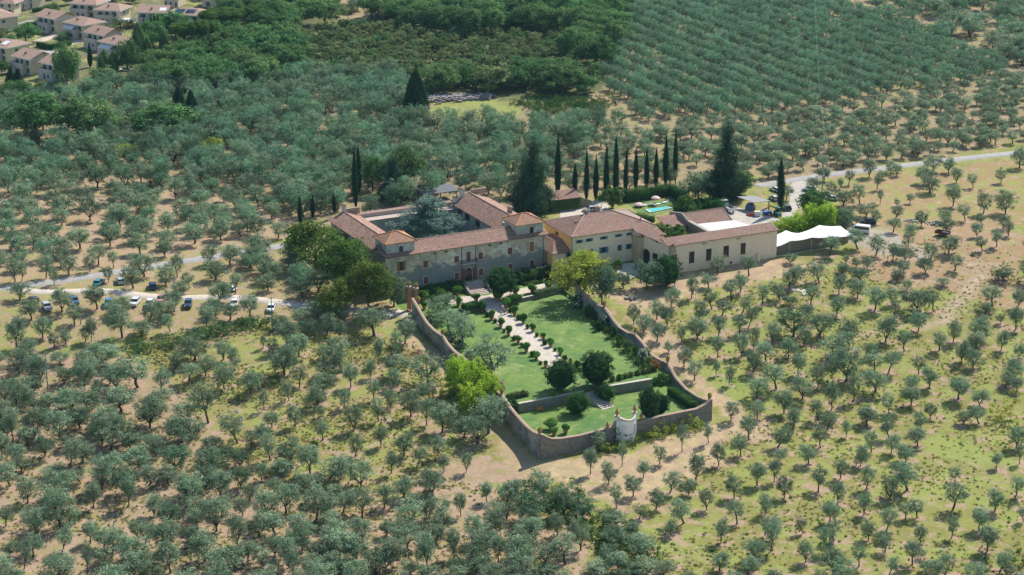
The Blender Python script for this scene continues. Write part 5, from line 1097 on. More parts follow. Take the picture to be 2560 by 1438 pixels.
def mass(label, pts, wd, h, mat, per=3.0, name='thicket', z=None, size=.34):
    q = [(G(*p) if z is None else P(p[0], p[1], z)) for p in pts]; o0 = q[0]; o = empty(name, o0, 0, label, 'thicket'); lobes = []; L = 0
    for a, b in zip(q[:-1], q[1:]):
        L += (b-a).length; k = max(6, int((b-a).length*wd/per**2*5)); u = (b-a).normalized(); nn = Vector((-u.y, u.x, 0))
        for i in range(k):
            c = a.lerp(b, random.random())+nn*random.uniform(-.5, .5)*wd-o0; r = per*random.uniform(.35, .75); hh = h*random.uniform(.45, 1.1); lobes.append((c.x, c.y, c.z+hh*.35, r, r*.9, hh*.65))
        PLACED.extend([(a.lerp(b, i/8).x, a.lerp(b, i/8).y, wd*.55) for i in range(9)])
    nt_ = int(L*wd*2.2); C, Nn, s_, t = tufts(lobes, nt_, 24, .5, size, .7, .8, .4, .3, None, .34, .6); mobj('foliage', leaves('foliage', M[mat], C, Nn, s_, t, .55), o); return o
mass('continuous belt of dark shrubs along the inside of the right garden wall', [(1476, 792), (1512, 832), (1548, 864), (1592, 904), (1622, 934)], 2.4, 2.4, 'hedge_leaf', 2.0, 'shrub_belt', ZU1+.3)
for j_ in mass_jobs: mass(j_[0], j_[1], j_[2], j_[3], j_[4], j_[5], j_[6])
# ------------------------------------------------------------------ single trees
cy = [(1394, 493, 343, 15, 'tall cypress at the left end of the cypress row'), (1437, 489, 413, 13, 'shortest cypress, second from the left end of the row'), (1466, 503, 380, 13, 'cypress third from the left end of the row'), (1489, 502, 393, 13, 'cypress fourth from the left end of the row'), (1515, 494, 367, 13, 'cypress fifth from the left end of the row'), (1539, 490, 350, 15, 'tall cypress sixth from the left end of the row'),
      (1563, 487, 379, 12, 'cypress seventh from the left end of the row'), (1589, 484, 374, 13, 'cypress fifth from the right end of the row'), (1616, 479, 376, 13, 'cypress fourth from the right end of the row'), (1639, 474, 375, 13, 'cypress third from the right end of the row'), (1663, 469, 343, 14, 'tall cypress second from the right end of the row'), (1688, 460, 332, 12, 'tallest cypress at the right end of the row'),
      (890, 526, 378, 15, 'very tall cypress behind the left wing, the nearer of the pair'), (898, 482, 372, 14, 'very tall cypress behind the left wing, the farther of the pair'), (752, 567, 494, 12, 'small cypress farthest left of the villa'), (782, 545, 490, 11, 'small cypress second to the left of the villa'), (836, 532, 486, 10, 'small cypress behind the left wing roof'), (1951, 530, 400, 20, 'stout cypress beside the carport and the yard')]
for i, c in enumerate(cy): stand('cypress', *c[:4], c[4], 'cypress', 'cypresses in a row behind the farmhouse' if i < 12 else None); PLACED.extend([(PLACED[-1][0], PLACED[-1][1]-k_, 3.4) for k_ in ((5, 11) if i > 11 else ())])
land('the cypress row', 1550, 480); land('the twin tall cypresses', 893, 510)
for i, c in enumerate([(380, 101, 44, 9), (389, 102, 39, 9), (399, 102, 42, 10), (361, 72, 46, 7), (226, 168, 112, 12), (30, 232, 172, 28), (48, 233, 176, 26)]):
    stand('cypress', *c, ['left one of three cypresses before the house with solar panels', 'middle one of three cypresses before the house with solar panels', 'right one of three cypresses before the house with solar panels', 'tiny cypress against a suburb house front', 'narrow cypress below the house with the white awning', 'dark cypress at the far left edge below the houses', 'second dark cypress at the far left below the houses'][i], 'cypress')
stand('cone', 1040, 298, 183, 62, 'huge dark conical cypress standing among the olives beside the meadow', 'cypress'); land('the huge conical cypress', 1040, 290)
stand('cone', 447, 300, 222, 40, 'broad dark cypress rising from the oak clump on the left', 'cypress'); stand('cone', 482, 312, 230, 36, 'second broad dark cypress beside the oak clump', 'cypress')
stand('fir', 1327, 530, 366, 98, 'tall dark fir between the villa and the farmhouse', 'fir'); stand('fir', 1812, 500, 330, 84, 'tall dark fir behind the lorry', 'fir'); stand('fir', 986, 500, 402, 70, 'dark fir behind the courtyard wall', 'fir')
ced = VF.W(21.5, 22, 0); cpx_, cpy_ = proj(ced); ced_o = stand('cedar', cpx_, cpy_, cpy_-145, 195, 'spreading blue green cedar filling the villa courtyard', 'cedar')
land('the tall fir', 1327, 520); land('the fir behind the lorry', 1812, 490)
for a in [('oak', 1008, 478, 376, 86, 'dark green oak behind the villa courtyard'), ('oak', 932, 480, 392, 62, 'dark oak right of the twin cypresses'), ('oak', 1846, 492, 428, 74, 'rounded dark tree behind the carport'), ('laurel', 1745, 505, 432, 80, 'blue grey bushy tree above the pool hedge'),
    ('walnut', 790, 668, 560, 128, 'leafy walnut tree at the far left corner of the villa'), ('walnut', 868, 735, 598, 150, 'largest walnut tree beside the left tower'), ('walnut', 922, 775, 655, 120, 'walnut tree in front of the left tower wall'), ('laurel', 985, 765, 693, 76, 'dusty green tree at the left foot of the villa front'), ('walnut', 840, 800, 705, 90, 'dark lower walnut beside the gravel lane'),
    ('limetree', 1446, 745, 634, 128, 'bright yellow green tree in front of the farmhouse'), ('laurel', 1505, 762, 665, 70, 'grey green willowy tree beside the right garden wall'), ('bamboo', 1462, 690, 632, 70, 'lime green tuft rising behind the yellow green tree'), ('holm', 1253, 737, 672, 76, 'big dark ball shaped tree on the forecourt'),
    ('holm', 1666, 716, 640, 70, 'dark green round tree at the corner of the long hall'), ('laurel', 1617, 722, 657, 74, 'broad grey olive tree left of the long hall'), ('laurel', 1558, 720, 680, 46, 'smaller grey tree left of the long hall'),
    ('bush', 1655, 610, 562, 60, 'leafy green shrub in the yard behind the farmhouse'), ('bush', 1690, 614, 568, 60, 'leafy shrub in the yard behind the farmhouse, nearer the stone wall'), ('limetree', 1712, 618, 583, 46, 'yellow green shrub behind the long hall roof'),
    ('bush', 1530, 524, 468, 58, 'pointed green shrub at the left end of the pool hedge'), ('bush', 1712, 545, 492, 46, 'green tree growing over the end of the pool'), ('oak', 2037, 562, 476, 76, 'dark green tree above the lime green bamboo'),
    ('bamboo', 1955, 600, 548, 52, 'lime green bamboo clump nearest the hall end'), ('bamboo', 1992, 596, 536, 56, 'lime green bamboo clump behind the tent, second from the hall'), ('bamboo', 2030, 590, 515, 58, 'tall lime green bamboo clump behind the tent'), ('bamboo', 2064, 588, 512, 56, 'tallest lime green bamboo clump behind the tent'), ('laurel', 2112, 588, 525, 52, 'dark grey tree right of the bamboo'),
    ('bamboo', 1150, 985, 893, 66, 'lime green bamboo clump outside the left garden wall, topmost'), ('bamboo', 1186, 1012, 905, 76, 'lime green bamboo clump outside the left garden wall, middle'), ('bamboo', 1222, 1025, 935, 60, 'lime green bamboo clump outside the left garden wall, nearest the oleanders'), ('bamboo', 1180, 1045, 960, 70, 'lowest lime green bamboo clump outside the left garden wall'),
    ('oak', 90, 345, 238, 125, 'broad dark oak at the far left above the olives'), ('oak', 222, 350, 252, 132, 'broad dark oak second from the left above the olives'), ('oak', 415, 342, 262, 120, 'dark oak clump under the two broad cypresses'), ('limetree', 322, 402, 362, 70, 'bright green tree alone among the left olives'), ('limetree', 530, 390, 348, 60, 'bright green tree left of the middle olives'),
    ('oak', 170, 242, 120, 62, 'tall dark tree beside the last suburb houses'), ('oak', 320, 190, 104, 52, 'round dense tree before the suburb houses'), ('poplar', 262, 190, 128, 34, 'feathery poplar before the suburb houses'), ('poplar', 285, 192, 132, 26, 'second feathery poplar before the suburb houses'), ('poplar', 350, 148, 62, 34, 'poplar left of the three cypresses'), ('poplar', 370, 152, 98, 24, 'tall poplar below the three cypresses'), ('poplar', 412, 135, 82, 24, 'poplar right of the three cypresses'), ('poplar', 442, 132, 88, 20, 'slim poplar left of the umbrella pines'),
    ('pine', 462, 138, 62, 62, 'umbrella pine on the left of the little park'), ('pine', 511, 144, 58, 66, 'umbrella pine with a clear bare trunk in the park'), ('pine', 562, 100, 26, 92, 'broad umbrella pine behind the park'), ('pine', 645, 70, 18, 58, 'umbrella pine near the top white awning'), ('oak', 65, 106, 62, 56, 'leafy tree beside the suburb driveway'), ('oak', 130, 50, 10, 34, 'bluish tree between two rows of suburb houses'), ('laurel', 151, 108, 83, 28, 'round grey olive in a suburb front garden'),
    ('poplar', 1160, 300, 230, 1, None)][:-1]:
    stand(a[0], a[1], a[2], a[3], a[4], a[5])
land('the lime green bamboo', 1185, 970); land('the umbrella pines', 500, 130); land('the yellow green tree', 1446, 740)
def gtree(kind, px, py, tp, wd, label, z):
    p = P(px, py, z) if z is not None else lawnp(px, py); s, sv = pxs(p); tr, cr, H, Wd = random.choice(KIND[kind]) if kind != 'olive' else OLV[random.choice([0, 5, 7])][:4]
    o = empty({'holm': 'holm_oak', 'olive': 'olive_tree', 'laurel': 'laurel_tree', 'round': 'clipped_tree', 'limetree': 'lime_tree'}[kind], p, random.uniform(0, 6), label, 'tree', None, (wd/s/Wd, wd/s/Wd, (py-tp)/sv/H)); mobj('trunk', tr, o); mobj('crown', cr, o); return o
gtree('holm', 1402, 976, 900, 72, 'dark round tree at the end of the garden walk, the left of two', None); gtree('holm', 1490, 965, 880, 78, 'dark round tree at the end of the garden walk, the right of two', None)
gtree('round', 1443, 1034, 982, 56, 'rounded dark olive green tree on the lower lawn left of the steps', ZL); gtree('round', 1515, 1003, 962, 46, 'small standard tree on the lower lawn right of the steps', ZL)
gtree('holm', 1622, 1048, 965, 50, 'dark tree on the lower lawn, tallest of its clump', ZL); gtree('holm', 1650, 1038, 985, 44, 'dark tree leaning right beside the tallest one on the lower lawn', ZL)
for a in [(1156, 862, 785, 62, 'garden olive with a clear trunk at the edge of the left lawn'), (1122, 832, 775, 66, 'garden olive in the left clump behind the wall'), (1096, 802, 738, 66, 'topmost garden olive of the left clump'), (1228, 938, 850, 96, 'largest garden olive on the left lawn beside the oleanders')]: gtree('olive', *a[:4], a[4], None)
# ------------------------------------------------------------------ suburb houses
hn = 0
def house(FLp, FRp, depth, label, eh=5.8, roof='hip', base=None, awn=None, solar=None, balcony=True, skew=None):
    """front eave read from two pixels at the eave height; parts: wall, roof (> chimney), windows, balcony, awning"""
    g = G((FLp[0]+FRp[0])/2, (FLp[1]+FRp[1])/2+33); zb = g.z; ze = zb+eh
    a, b = P(*FLp, ze), P(*FRp, ze); L = math.hypot(b.x-a.x, b.y-a.y); ang = math.atan2(b.y-a.y, b.x-a.x)
    o = empty('suburb_house', (a.x, a.y, zb), ang, label, 'house', 'houses of the suburb'); e = .9; c_ = 1
    w = MB(); w.box(e, e, -1.5, L-e, depth-e, eh-.15); w.build('wall', M['house_plaster'], o)
    rh = 1.9; r = MB()
    if roof == 'hip':
        q1, q2 = (L*.30, depth/2, eh+rh), (L*.70, depth/2, eh+rh); c = [(0, 0, eh), (L, 0, eh), (L, depth, eh), (0, depth, eh)]
        for pl_ in ([c[0], c[1], q2, q1], [c[2], c[3], q1, q2], [c[1], c[2], q2], [c[3], c[0], q1]): r.roof(pl_, step=.5, ridge=.06)
    else:
        for pl_ in ([(0, 0, eh), (L, 0, eh), (L, depth*.55, eh+rh*1.1), (0, depth*.55, eh+rh*1.1)], [(0, depth, eh), (L, depth, eh), (L, depth*.55, eh+rh*1.1), (0, depth*.55, eh+rh*1.1)]): r.roof(pl_, step=.5, ridge=.06)
        w2 = MB(); 
        for x in (e, L-e-.2): w2.add([(x, e, eh-.2), (x, depth-e, eh-.2), (x, depth*.55, eh+rh*1.1-.25), (x+.2, e, eh-.2), (x+.2, depth-e, eh-.2), (x+.2, depth*.55, eh+rh*1.1-.25)], [(0, 1, 2), (5, 4, 3), (0, 2, 5, 3), (1, 4, 5, 2)])
        w2.build('gable', M['house_plaster'], o)
    ro = r.build('roof', M['suburb_tile'], o)
    fa_ = MB(); fa_.box(-.08, -.1, eh-.28, L+.08, -.02, eh-.02); fa_.box(L+.02, -.02, eh-.28, L+.1, depth, eh-.02); fa_.box(-.1, -.02, eh-.28, -.02, depth, eh-.02); fa_.build('fascia', M['white_metal'], o)
    ch = MB(); ch.box(L*.45, depth*.22, eh+.2, L*.45+.6, depth*.22+.6, eh+1.7); ch.build('chimney', M['suburb_dark'], ro)
    for x in ((.14, .32), (.40, .55), (.66, .84)) if balcony else ((.15, .28), (.42, .55), (.7, .83)):
        for z0, z1 in ((.4, 2.5), (3.1, 5.2)):
            f_ = MB(); f_.box(L*x[0], e-.08, z0, L*x[1], e, z1); wi = f_.build('window', M['white_metal'], o); p_ = MB(); p_.box(L*x[0]+.1, e-.1, z0+.1, L*x[1]-.1, e-.08, z1-.1); p_.build('pane', M['house_glass'], wi)
    f_ = MB(); f_.box(L-e, depth*.35, 3.4, L-e+.08, depth*.5, 4.8); wi = f_.build('window', M['white_metal'], o); p_ = MB(); p_.box(L-e+.08, depth*.36, 3.5, L-e+.1, depth*.49, 4.7); p_.build('pane', M['house_glass'], wi)
    if balcony:
        f_ = MB(); f_.box(L*.12, -1.4, -1.5, L*.72, e-.02, 3.3); f_.box(L*.12, -1.4, 3.3, L*.72, -1.2, 4.1); f_.box(L*.12, -1.2, 3.3, L*.12+.2, e, 4.1); f_.box(L*.72-.2, -1.2, 3.3, L*.72, e, 4.1); bo_ = f_.build('balcony', M['concrete_pale'], o)
        p_ = MB(); p_.box(L*.36, -1.42, .1, L*.44, -1.4, 2.4); p_.box(L*.52, -1.42, 1.1, L*.62, -1.4, 2.2); p_.build('opening', M['house_glass'], bo_)
    if awn: f_ = MB(); f_.hexa([(L*awn[0], -1.6, 3.9+eh-5.8), (L*awn[1], -1.6, 3.9+eh-5.8), (L*awn[1], e, 4.9+eh-5.8), (L*awn[0], e, 4.9+eh-5.8)], [(L*awn[0], -1.6, 3.95+eh-5.8), (L*awn[1], -1.6, 3.95+eh-5.8), (L*awn[1], e, 4.95+eh-5.8), (L*awn[0], e, 4.95+eh-5.8)]); f_.build('awning', M['canvas'], o)
    if solar:
        for x0, x1, kind in solar:
            sp_ = MB(); yy0, yy1 = depth*.14, depth*.36; zf = lambda y: eh+rh*(y/(depth/2 if roof == 'hip' else depth*.55))+.22
            sp_.hexa([(L*x0, yy0, zf(yy0)-.1), (L*x1, yy0, zf(yy0)-.1), (L*x1, yy1, zf(yy1)-.1), (L*x0, yy1, zf(yy1)-.1)], [(L*x0, yy0, zf(yy0)), (L*x1, yy0, zf(yy0)), (L*x1, yy1, zf(yy1)), (L*x0, yy1, zf(yy1))]); sp_.build('solar_panel', M['solar' if kind else 'white_metal'], ro)
    k = 8
    for i in range(k): q = o.matrix_basis @ Vector((L*i/(k-1), depth/2, 0)); PLACED.append((q.x, q.y, depth*.62))
    return o
tile_mat('suburb_tile', [(0.46, 0.28, 0.20), (0.54, 0.35, 0.26), (0.42, 0.25, 0.18)], (0.38, 0.25, 0.19)); plain('suburb_dark', (0.22, 0.15, 0.12), .9, .3, 2); glassy('house_glass', (0.05, 0.09, 0.11)); plain('concrete_pale', (0.50, 0.47, 0.42), .9, .15, 1); plain('solar', (0.015, 0.04, 0.09), .25, .2, 4)
house((84, 39), (139, 49), 11, 'suburb house with a gabled roof and a lit side wall above the round driveway', roof='gable'); house((154, 54), (207, 65), 12, 'suburb house with a slanting white awning on its upper balcony', awn=(.15, .6)); house((168, 8), (241, 12.5), 12, 'suburb house at the top beside two white satellite dishes')
house((232, 24), (300, 27.5), 12, 'suburb house with a white terrace awning at its right end'); house((337, 31), (417, 33), 11, 'suburb house with a white and dark skylight on the roof', roof='gable', solar=[(.72, .92, 0)]); house((427, 36), (502, 40), 12, 'suburb house with dark solar panels on its roof', solar=[(.08, .36, 1), (.42, .72, 1)])
house((208, 79), (260, 90), 10, 'low suburb house with a long ridge in the middle of the estate', roof='gable'); house((242, 102), (299, 114), 12, 'suburb house with a white awning right of the narrow cypress', awn=(.15, .65)); house((-42, 112), (17, 121), 13, 'suburb house cut by the left edge with a white roof panel', solar=[(.6, .8, 0)])
house((26, 139), (75, 150), 11, 'suburb house with a bright gable wall near the left edge', roof='gable'); house((94, 155), (150, 166), 10, 'lowest suburb house beside the tall dark tree', roof='gable')
house((-30, 6), (36, 9), 8, 'suburb house in the top left corner with a pink terrace', balcony=False, eh=5.2); house((50, -14), (80, -11), 10, 'suburb house at the top edge behind the first trees'); house((402, -16), (447, -14), 10, 'suburb house at the top edge above the skylight roof', balcony=False); house((497, -16), (590, -12), 10, 'suburb house at the top edge with a pale canopy beside it', balcony=False)
house((-70, 30), (-20, 48), 12, 'suburb house just off the left edge', roof='hip')
land('the suburb houses', 250, 60)
for px, py, tw, lab in ((622, 30, 8, 'white tent canopy beside the topmost suburb house'), (318, 66, 7, 'white terrace canopy at the end of a suburb house')):
    p = G(px, py); o = empty('white_canopy', p, .1, lab, 'canopy'); s = MB(); s.add([(-tw/2, -2.5, 2.4), (tw/2, -2.5, 2.4), (tw/2, 2.5, 2.6), (-tw/2, 2.5, 2.6), (0, 0, 3.4)], [(0, 1, 4), (1, 2, 4), (2, 3, 4), (3, 0, 4)]); s.build('canopy', M['canvas'], o)
    for a in (-1, 1):
        for b in (-1, 1): s = MB(); s.box(a*(tw/2-.1)-.05, b*2.4-.05, 0, a*(tw/2-.1)+.05, b*2.4+.05, 2.4); s.build('post', M['white_metal'], o)
plain('driveway', (0.55, 0.44, 0.36), .95, .15, 1)
strip('driveway', [(92, 104), (120, 96), (150, 84), (148, 78)], 5, M['driveway'], .08); strip('driveway', [(128, 126), (165, 112), (200, 99), (222, 97)], 5, M['driveway'], .08); strip('estate_road', [(-60, 78), (20, 70), (55, 62), (90, 52)], 7, M['asphalt'], .07); strip('estate_road', [(70, 130), (110, 128), (160, 140)], 6, M['asphalt'], .07)
rb = empty('rubble_bank', G(1150, 250), 0, 'long bank of grey purple stones behind the small meadow', 'stone bank'); pts = [G(1066, 249), G(1140, 248), G(1228, 243)]; s = MB()
plain('purple_stone', (0.33, 0.29, 0.28), .95, .4, 1)
for a, b in zip(pts[:-1], pts[1:]):
    for i in range(420):
        q = a.lerp(b, random.random())-rb.location; r = random.uniform(.25, .6); x, y, z = q.x+random.gauss(0, .5), q.y+random.gauss(0, 1.8), q.z+random.uniform(0, .9); s.box(x-r, y-r*.8, z-r, x+r, y+r*.8, z+r*random.uniform(.4, 1))
s.build('stones', M['purple_stone'], rb); land('the stone bank', 1150, 250)
# ------------------------------------------------------------------ tent, vehicles, pool, people, poles
tp = [(1924, 592, 4.3), (1965, 576, 4.6), (1997, 583, 4.1), (2048, 563, 5.2), (2101, 565, 5.0), (2136, 587, 3.6), (2080, 592, 3.8), (2030, 594, 3.7), (1975, 603, 3.3), (1932, 619, 2.6), (1923, 610, 3.2)]
tpt = [P(*p) for p in tp]; tc = sum(tpt, Vector())/len(tpt)
tent = empty('stretch_tent', (tc.x, tc.y, 0), 0, 'large white stretch tent with peaked edges beside the long hall', 'tent'); s = MB()
bk = [tpt[i] for i in (0, 1, 2, 3, 4, 5)]; ft = [tpt[i] for i in (10, 9, 8, 7, 6)]+[tpt[5]-Vector((.6, .8, 0))]; v = []; f = []
def along(L, u):
    k = min(int(u*(len(L)-1)), len(L)-2); t = u*(len(L)-1)-k; q = L[k].lerp(L[k+1], t); q.z -= math.sin(math.pi*t)*.22; return q
nu, nv = 40, 10
for i in range(nu+1):
    a_s, b_s = along(bk, i/nu), along(ft, i/nu)
    for j in range(nv+1):
        t = j/nv; q = a_s.lerp(b_s, t); q.z += math.sin(math.pi*t)*(.35+.12*math.sin(i*.5)); q.y += 0; v.append(q-Vector((tc.x, tc.y, 0)))
for i in range(nu):
    for j in range(nv): f.append((i*(nv+1)+j, (i+1)*(nv+1)+j, (i+1)*(nv+1)+j+1, i*(nv+1)+j+1))
s.add(v, f); s.build('canopy', M['canvas'], tent, True)
for i in (1, 3, 4, 7, 8, 9): q = tpt[i]; s = MB(); gz_ = float(zt(q.x, q.y)); s.tube([(q.x-tc.x, q.y-tc.y, gz_), (q.x-tc.x, q.y-tc.y, q.z)], .04, 6); s.build('pole', M['white_metal'], tent)
land('the white tent', 2030, 610)
sw = empty('tent_screen', CF.o, CF.a, 'brown woven screen closing the tent side', 'screen'); plain('screen_cloth', (0.26, 0.20, 0.15), .9, .12, 8); s = MB(); s.box(54.2, -11.6, -1, 78, -11.45, 2.6); s.build('cloth', M['screen_cloth'], sw)
s = MB()
for k in range(9): s.box(54.3+k*2.95, -11.45, -1, 54.42+k*2.95, -11.3, 2.7)
s.build('post', M['timber'], sw)
lw_ = empty('low_terrace_wall', CF.o, CF.a, 'low cream wall running on from the hall below the tent', 'wall'); s = MB(); s.box(54.05, -13.0, -3, 76, -12.6, -.2); s.build('wall', M['cream_plaster'], lw_); s = MB(); s.box(54.05, -13.05, -.2, 76, -12.55, -.1); s.build('coping', M['pale_stone'], lw_)
for nm, c in (('white', (0.72, 0.73, 0.73)), ('blue', (0.03, 0.10, 0.22)), ('black', (0.02, 0.022, 0.025)), ('turquoise', (0.05, 0.34, 0.40)), ('silver', (0.42, 0.44, 0.46)), ('redpale', (0.50, 0.22, 0.20)), ('navy', (0.015, 0.035, 0.09)), ('petrol', (0.03, 0.16, 0.26))):
    mm_, n2, l2, b2_ = nodes('paint_'+nm); b2_.inputs['Base Color'].default_value = (*c, 1); b2_.inputs['Coat Weight'].default_value = .6; f_ = noise(n2, l2, 1.5, 2, .5, objco(n2)); l2.new(ramp(n2, l2, f_, .3, .7, .25, .42), b2_.inputs['Roughness'])
plain('tyre', (0.02, 0.02, 0.02), .9, .2, 5); mm_, n2, l2, b2_ = nodes('headlight_glass'); b2_.inputs['Base Color'].default_value = (.7, .7, .72, 1); b2_.inputs['Roughness'].default_value = .1
def carmesh(kind):
    s = MB(); L, W, zb = {'car': (4.2, 1.75, .82), 'suv': (4.5, 1.85, .98), 'van': (5.4, 2.0, 1.1)}[kind]; h = L/2
    if kind == 'van': prof = [(-h, .35), (-h, 1.1), (-h+.1, 2.3), (h-1.6, 2.35), (h-.9, 1.9), (h-.4, 1.15), (h, 1.0), (h, .35)]; cab = [(-h+.15, 1.35), (-h+.2, 2.0), (h-1.5, 2.05), (h-.85, 1.35)]; top = None
    else:
        zt_ = zb+.55; prof = [(-h, .32), (-h-.02, .7), (-h+.12, zb), (-h+.9, zb+.03), (h-1.15, zb+.02), (h-.15, zb-.13), (h, .62), (h, .32)]
        cab = [(-h+.25, zb), (-h+.6, zt_-.06), (h-1.9, zt_-.02), (h-1.15, zb)]; top = [(-h+.55, zt_-.08), (-h+.7, zt_), (h-2.1, zt_+.02), (h-1.85, zt_-.05)]
    body = MB(); body.side([(p[0], p[1]) for p in prof], -W/2, W/2); gl_ = MB(); iw = W/2-.10 if kind != 'van' else W/2+.01; gl_.side(cab, -iw, iw)
    rf = MB()
    if top: rf.side(top, -iw-.02+.08, iw+.02-.08)
    wh = MB(); wh.M = Matrix.Rotation(math.pi/2, 4, 'Y'); wh.lathe([(.12, -.12), (.33, -.12), (.35, -.08), (.35, .08), (.33, .12), (.12, .12)], n=14)
    hl = MB(); hl.box(-.2, -.05, -.09, .2, .02, .09)
    return dict(body=body.v and body, glass=gl_, roof=rf if top else None, wheel=wh.mesh('wheel', M['tyre']), hl=hl.mesh('headlight', M['headlight_glass']), L=L, W=W, zb=zb, k=kind)
CM = {k: carmesh(k) for k in ('car', 'suv', 'van')}; CMM = {}
def car(px, py, ang, kind, paint, label, group=None, cat='car'):
    m_ = CM[kind]; p = G(px, py); o = empty('parked_'+('van' if kind == 'van' else 'car'), p+Vector((0, 0, .05)), R(ang), label, cat, group)   # ang: heading of the nose, local +y
    key = (kind, paint)
    if key not in CMM: 
        bm_ = m_['body'].mesh('body', M['paint_'+paint]); CMM[key] = (bm_, m_['glass'].mesh('glazing', M['dark_glass']), m_['roof'].mesh('roof', M['paint_'+paint]) if m_['roof'] else None)
    b_, g_, r_ = CMM[key]; mobj('body', b_, o); mobj('glazing', g_, o)
    if r_: mobj('roof', r_, o)
    for sx in (-1, 1):
        for sy in (-1, 1): w4 = mobj('wheel', m_['wheel'], o); w4.location = (sx*(m_['W']/2-.12), sy*m_['L']*.30, .35)
        h4 = mobj('headlight', m_['hl'], o); h4.location = (sx*(m_['W']/2-.3), m_['L']/2, .72 if kind != 'van' else .95)
    PLACED.append((p.x, p.y, 2.6)); return o
zc = lambda x, y: (x/3.994, 560+y/3.994)
for x, y, a, k, c, lab in [(990, 600, -12, 'car', 'turquoise', 'turquoise car parked alone just below the road'), (1205, 590, 20, 'suv', 'silver', 'pale car half hidden by an olive above the gravel lane'), (1525, 640, 12, 'suv', 'navy', 'dark blue car parked with its back to the gravel lane'), (310, 785, 100, 'car', 'black', 'dark car under the leftmost parking olives'), (470, 850, 205, 'suv', 'silver', 'silver car with a dark blue roof at the left of the row'),
    (745, 790, 200, 'suv', 'blue', 'bright blue car second from the left in the row'), (1085, 815, 190, 'suv', 'petrol', 'blue car beside the lane partly under an olive'), (1348, 805, 175, 'suv', 'white', 'white car with a clear windscreen in the middle of the row'), (1495, 815, 180, 'car', 'white', 'white car half covered by olive branches'), (1610, 775, 180, 'suv', 'redpale', 'faded red car beside the dusty lane'), (1880, 820, 185, 'suv', 'navy', 'dark car at the right end of the olive row'), (2290, 665, 60, 'car', 'silver', 'car seen between olives near the villa walnut'), (2340, 815, 185, 'car', 'white', 'white car at the right end of the parking row')]:
    car(*zc(x, y), a, k, c, lab, 'cars parked among the olives')
car(678, 776, 180, 'car', 'white', 'pale car beside the teal utility pole', 'cars parked among the olives')
land('the parked cars', 350, 750); land('the turquoise car', 247, 708)
for px, py, a, k, c, lab in [(2170, 559, 80, 'suv', 'navy', 'dark blue car parked on the gravel right of the tent'), (2150, 583, 70, 'van', 'white', 'long white van behind the right end of the tent'), (2025, 478, 70, 'suv', 'white', 'white car behind the dark tree by the side road'), (2058, 490, 60, 'car', 'silver', 'silver car next to the white one behind the dark tree'), (2078, 500, 60, 'car', 'white', 'small white car below the tall utility pole'), (1966, 524, 10, 'suv', 'black', 'black car parked right of the stout cypress'), (1938, 478, 30, 'car', 'white', 'white car left of the stout cypress'), (1935, 500, 20, 'car', 'silver', 'silver blue car left of the stout cypress, nearer the carport'), (1475, 528, 100, 'car', 'silver', 'silver car behind the farmhouse roof ridge'), (1452, 545, 100, 'car', 'white', 'second pale car hidden behind the farmhouse')][:9]:
    car(px, py, a, k, c, lab)
car(17, 79, 240, 'car', 'white', 'white car on the suburb road at the left edge'); car(312, 178, 100, 'car', 'white', 'white car under the suburb poplars')
land('the blue car by the tent', 2170, 555)
# lorry
p = G(1818, 528); lo = empty('flatbed_lorry', p, R(18), 'white flatbed lorry parked with its tailgate to the yard', 'lorry')
s = MB(); s.box(-1.05, 1.6, .6, 1.05, 3.6, 2.0); s.box(-1.0, 1.8, 2.0, 1.0, 3.1, 2.7); s.build('cab', M['paint_white'], lo); s = MB(); s.box(-1.02, 1.72, 2.02, 1.02, 3.2, 2.5); s.build('cab_window', M['dark_glass'], lo)
s = MB(); s.box(-1.1, -3.2, .9, 1.1, 1.5, 1.0); s.box(-1.1, -3.2, 1.0, -1.03, 1.5, 1.55); s.box(1.03, -3.2, 1.0, 1.1, 1.5, 1.55); s.box(-1.1, -3.2, 1.0, 1.1, -3.13, 1.55); s.build('load_bed', M['grey_sheet'], lo); s = MB(); s.box(-1.1, -3.28, .75, 1.1, -3.21, 1.7); s.build('tailgate', M['paint_white'], lo)
for sx in (-1, 1):
    for sy in (-2.1, 2.4): w4 = mobj('wheel', CM['suv']['wheel'], lo); w4.location = (sx*.95, sy, .42); w4.scale = (1.2, 1.2, 1.2)
# red farm trailer
p = G(2356, 590); tr2 = empty('farm_trailer', p, R(-35), 'dark red farm trailer with a pale load parked among the olives', 'trailer'); plain('red_paint', (0.16, 0.03, 0.025), .6, .3, 3)
s = MB(); s.box(-1.9, -1, .7, 1.9, 1, .82); s.box(-1.9, -1, .82, 1.9, -.92, 1.4); s.box(-1.9, .92, .82, 1.9, 1, 1.4); s.box(-1.9, -.92, .82, -1.82, .92, 1.4); s.build('bed', M['red_paint'], tr2); s = MB(); s.box(-.2, -.8, .82, 1.6, .8, 1.15); s.build('load', M['white_metal'], tr2); s = MB(); s.tube([(1.9, 0, .75), (3.2, 0, .5)], .06, 6); s.build('drawbar', M['red_paint'], tr2)
for sy in (-1, 1):
    for sx in (-.5, .5): w4 = mobj('wheel', CM['car']['wheel'], tr2); w4.rotation_euler = (0, 0, math.pi/2); w4.location = (sx, sy*1.08, .36)
land('the red trailer', 2356, 590)
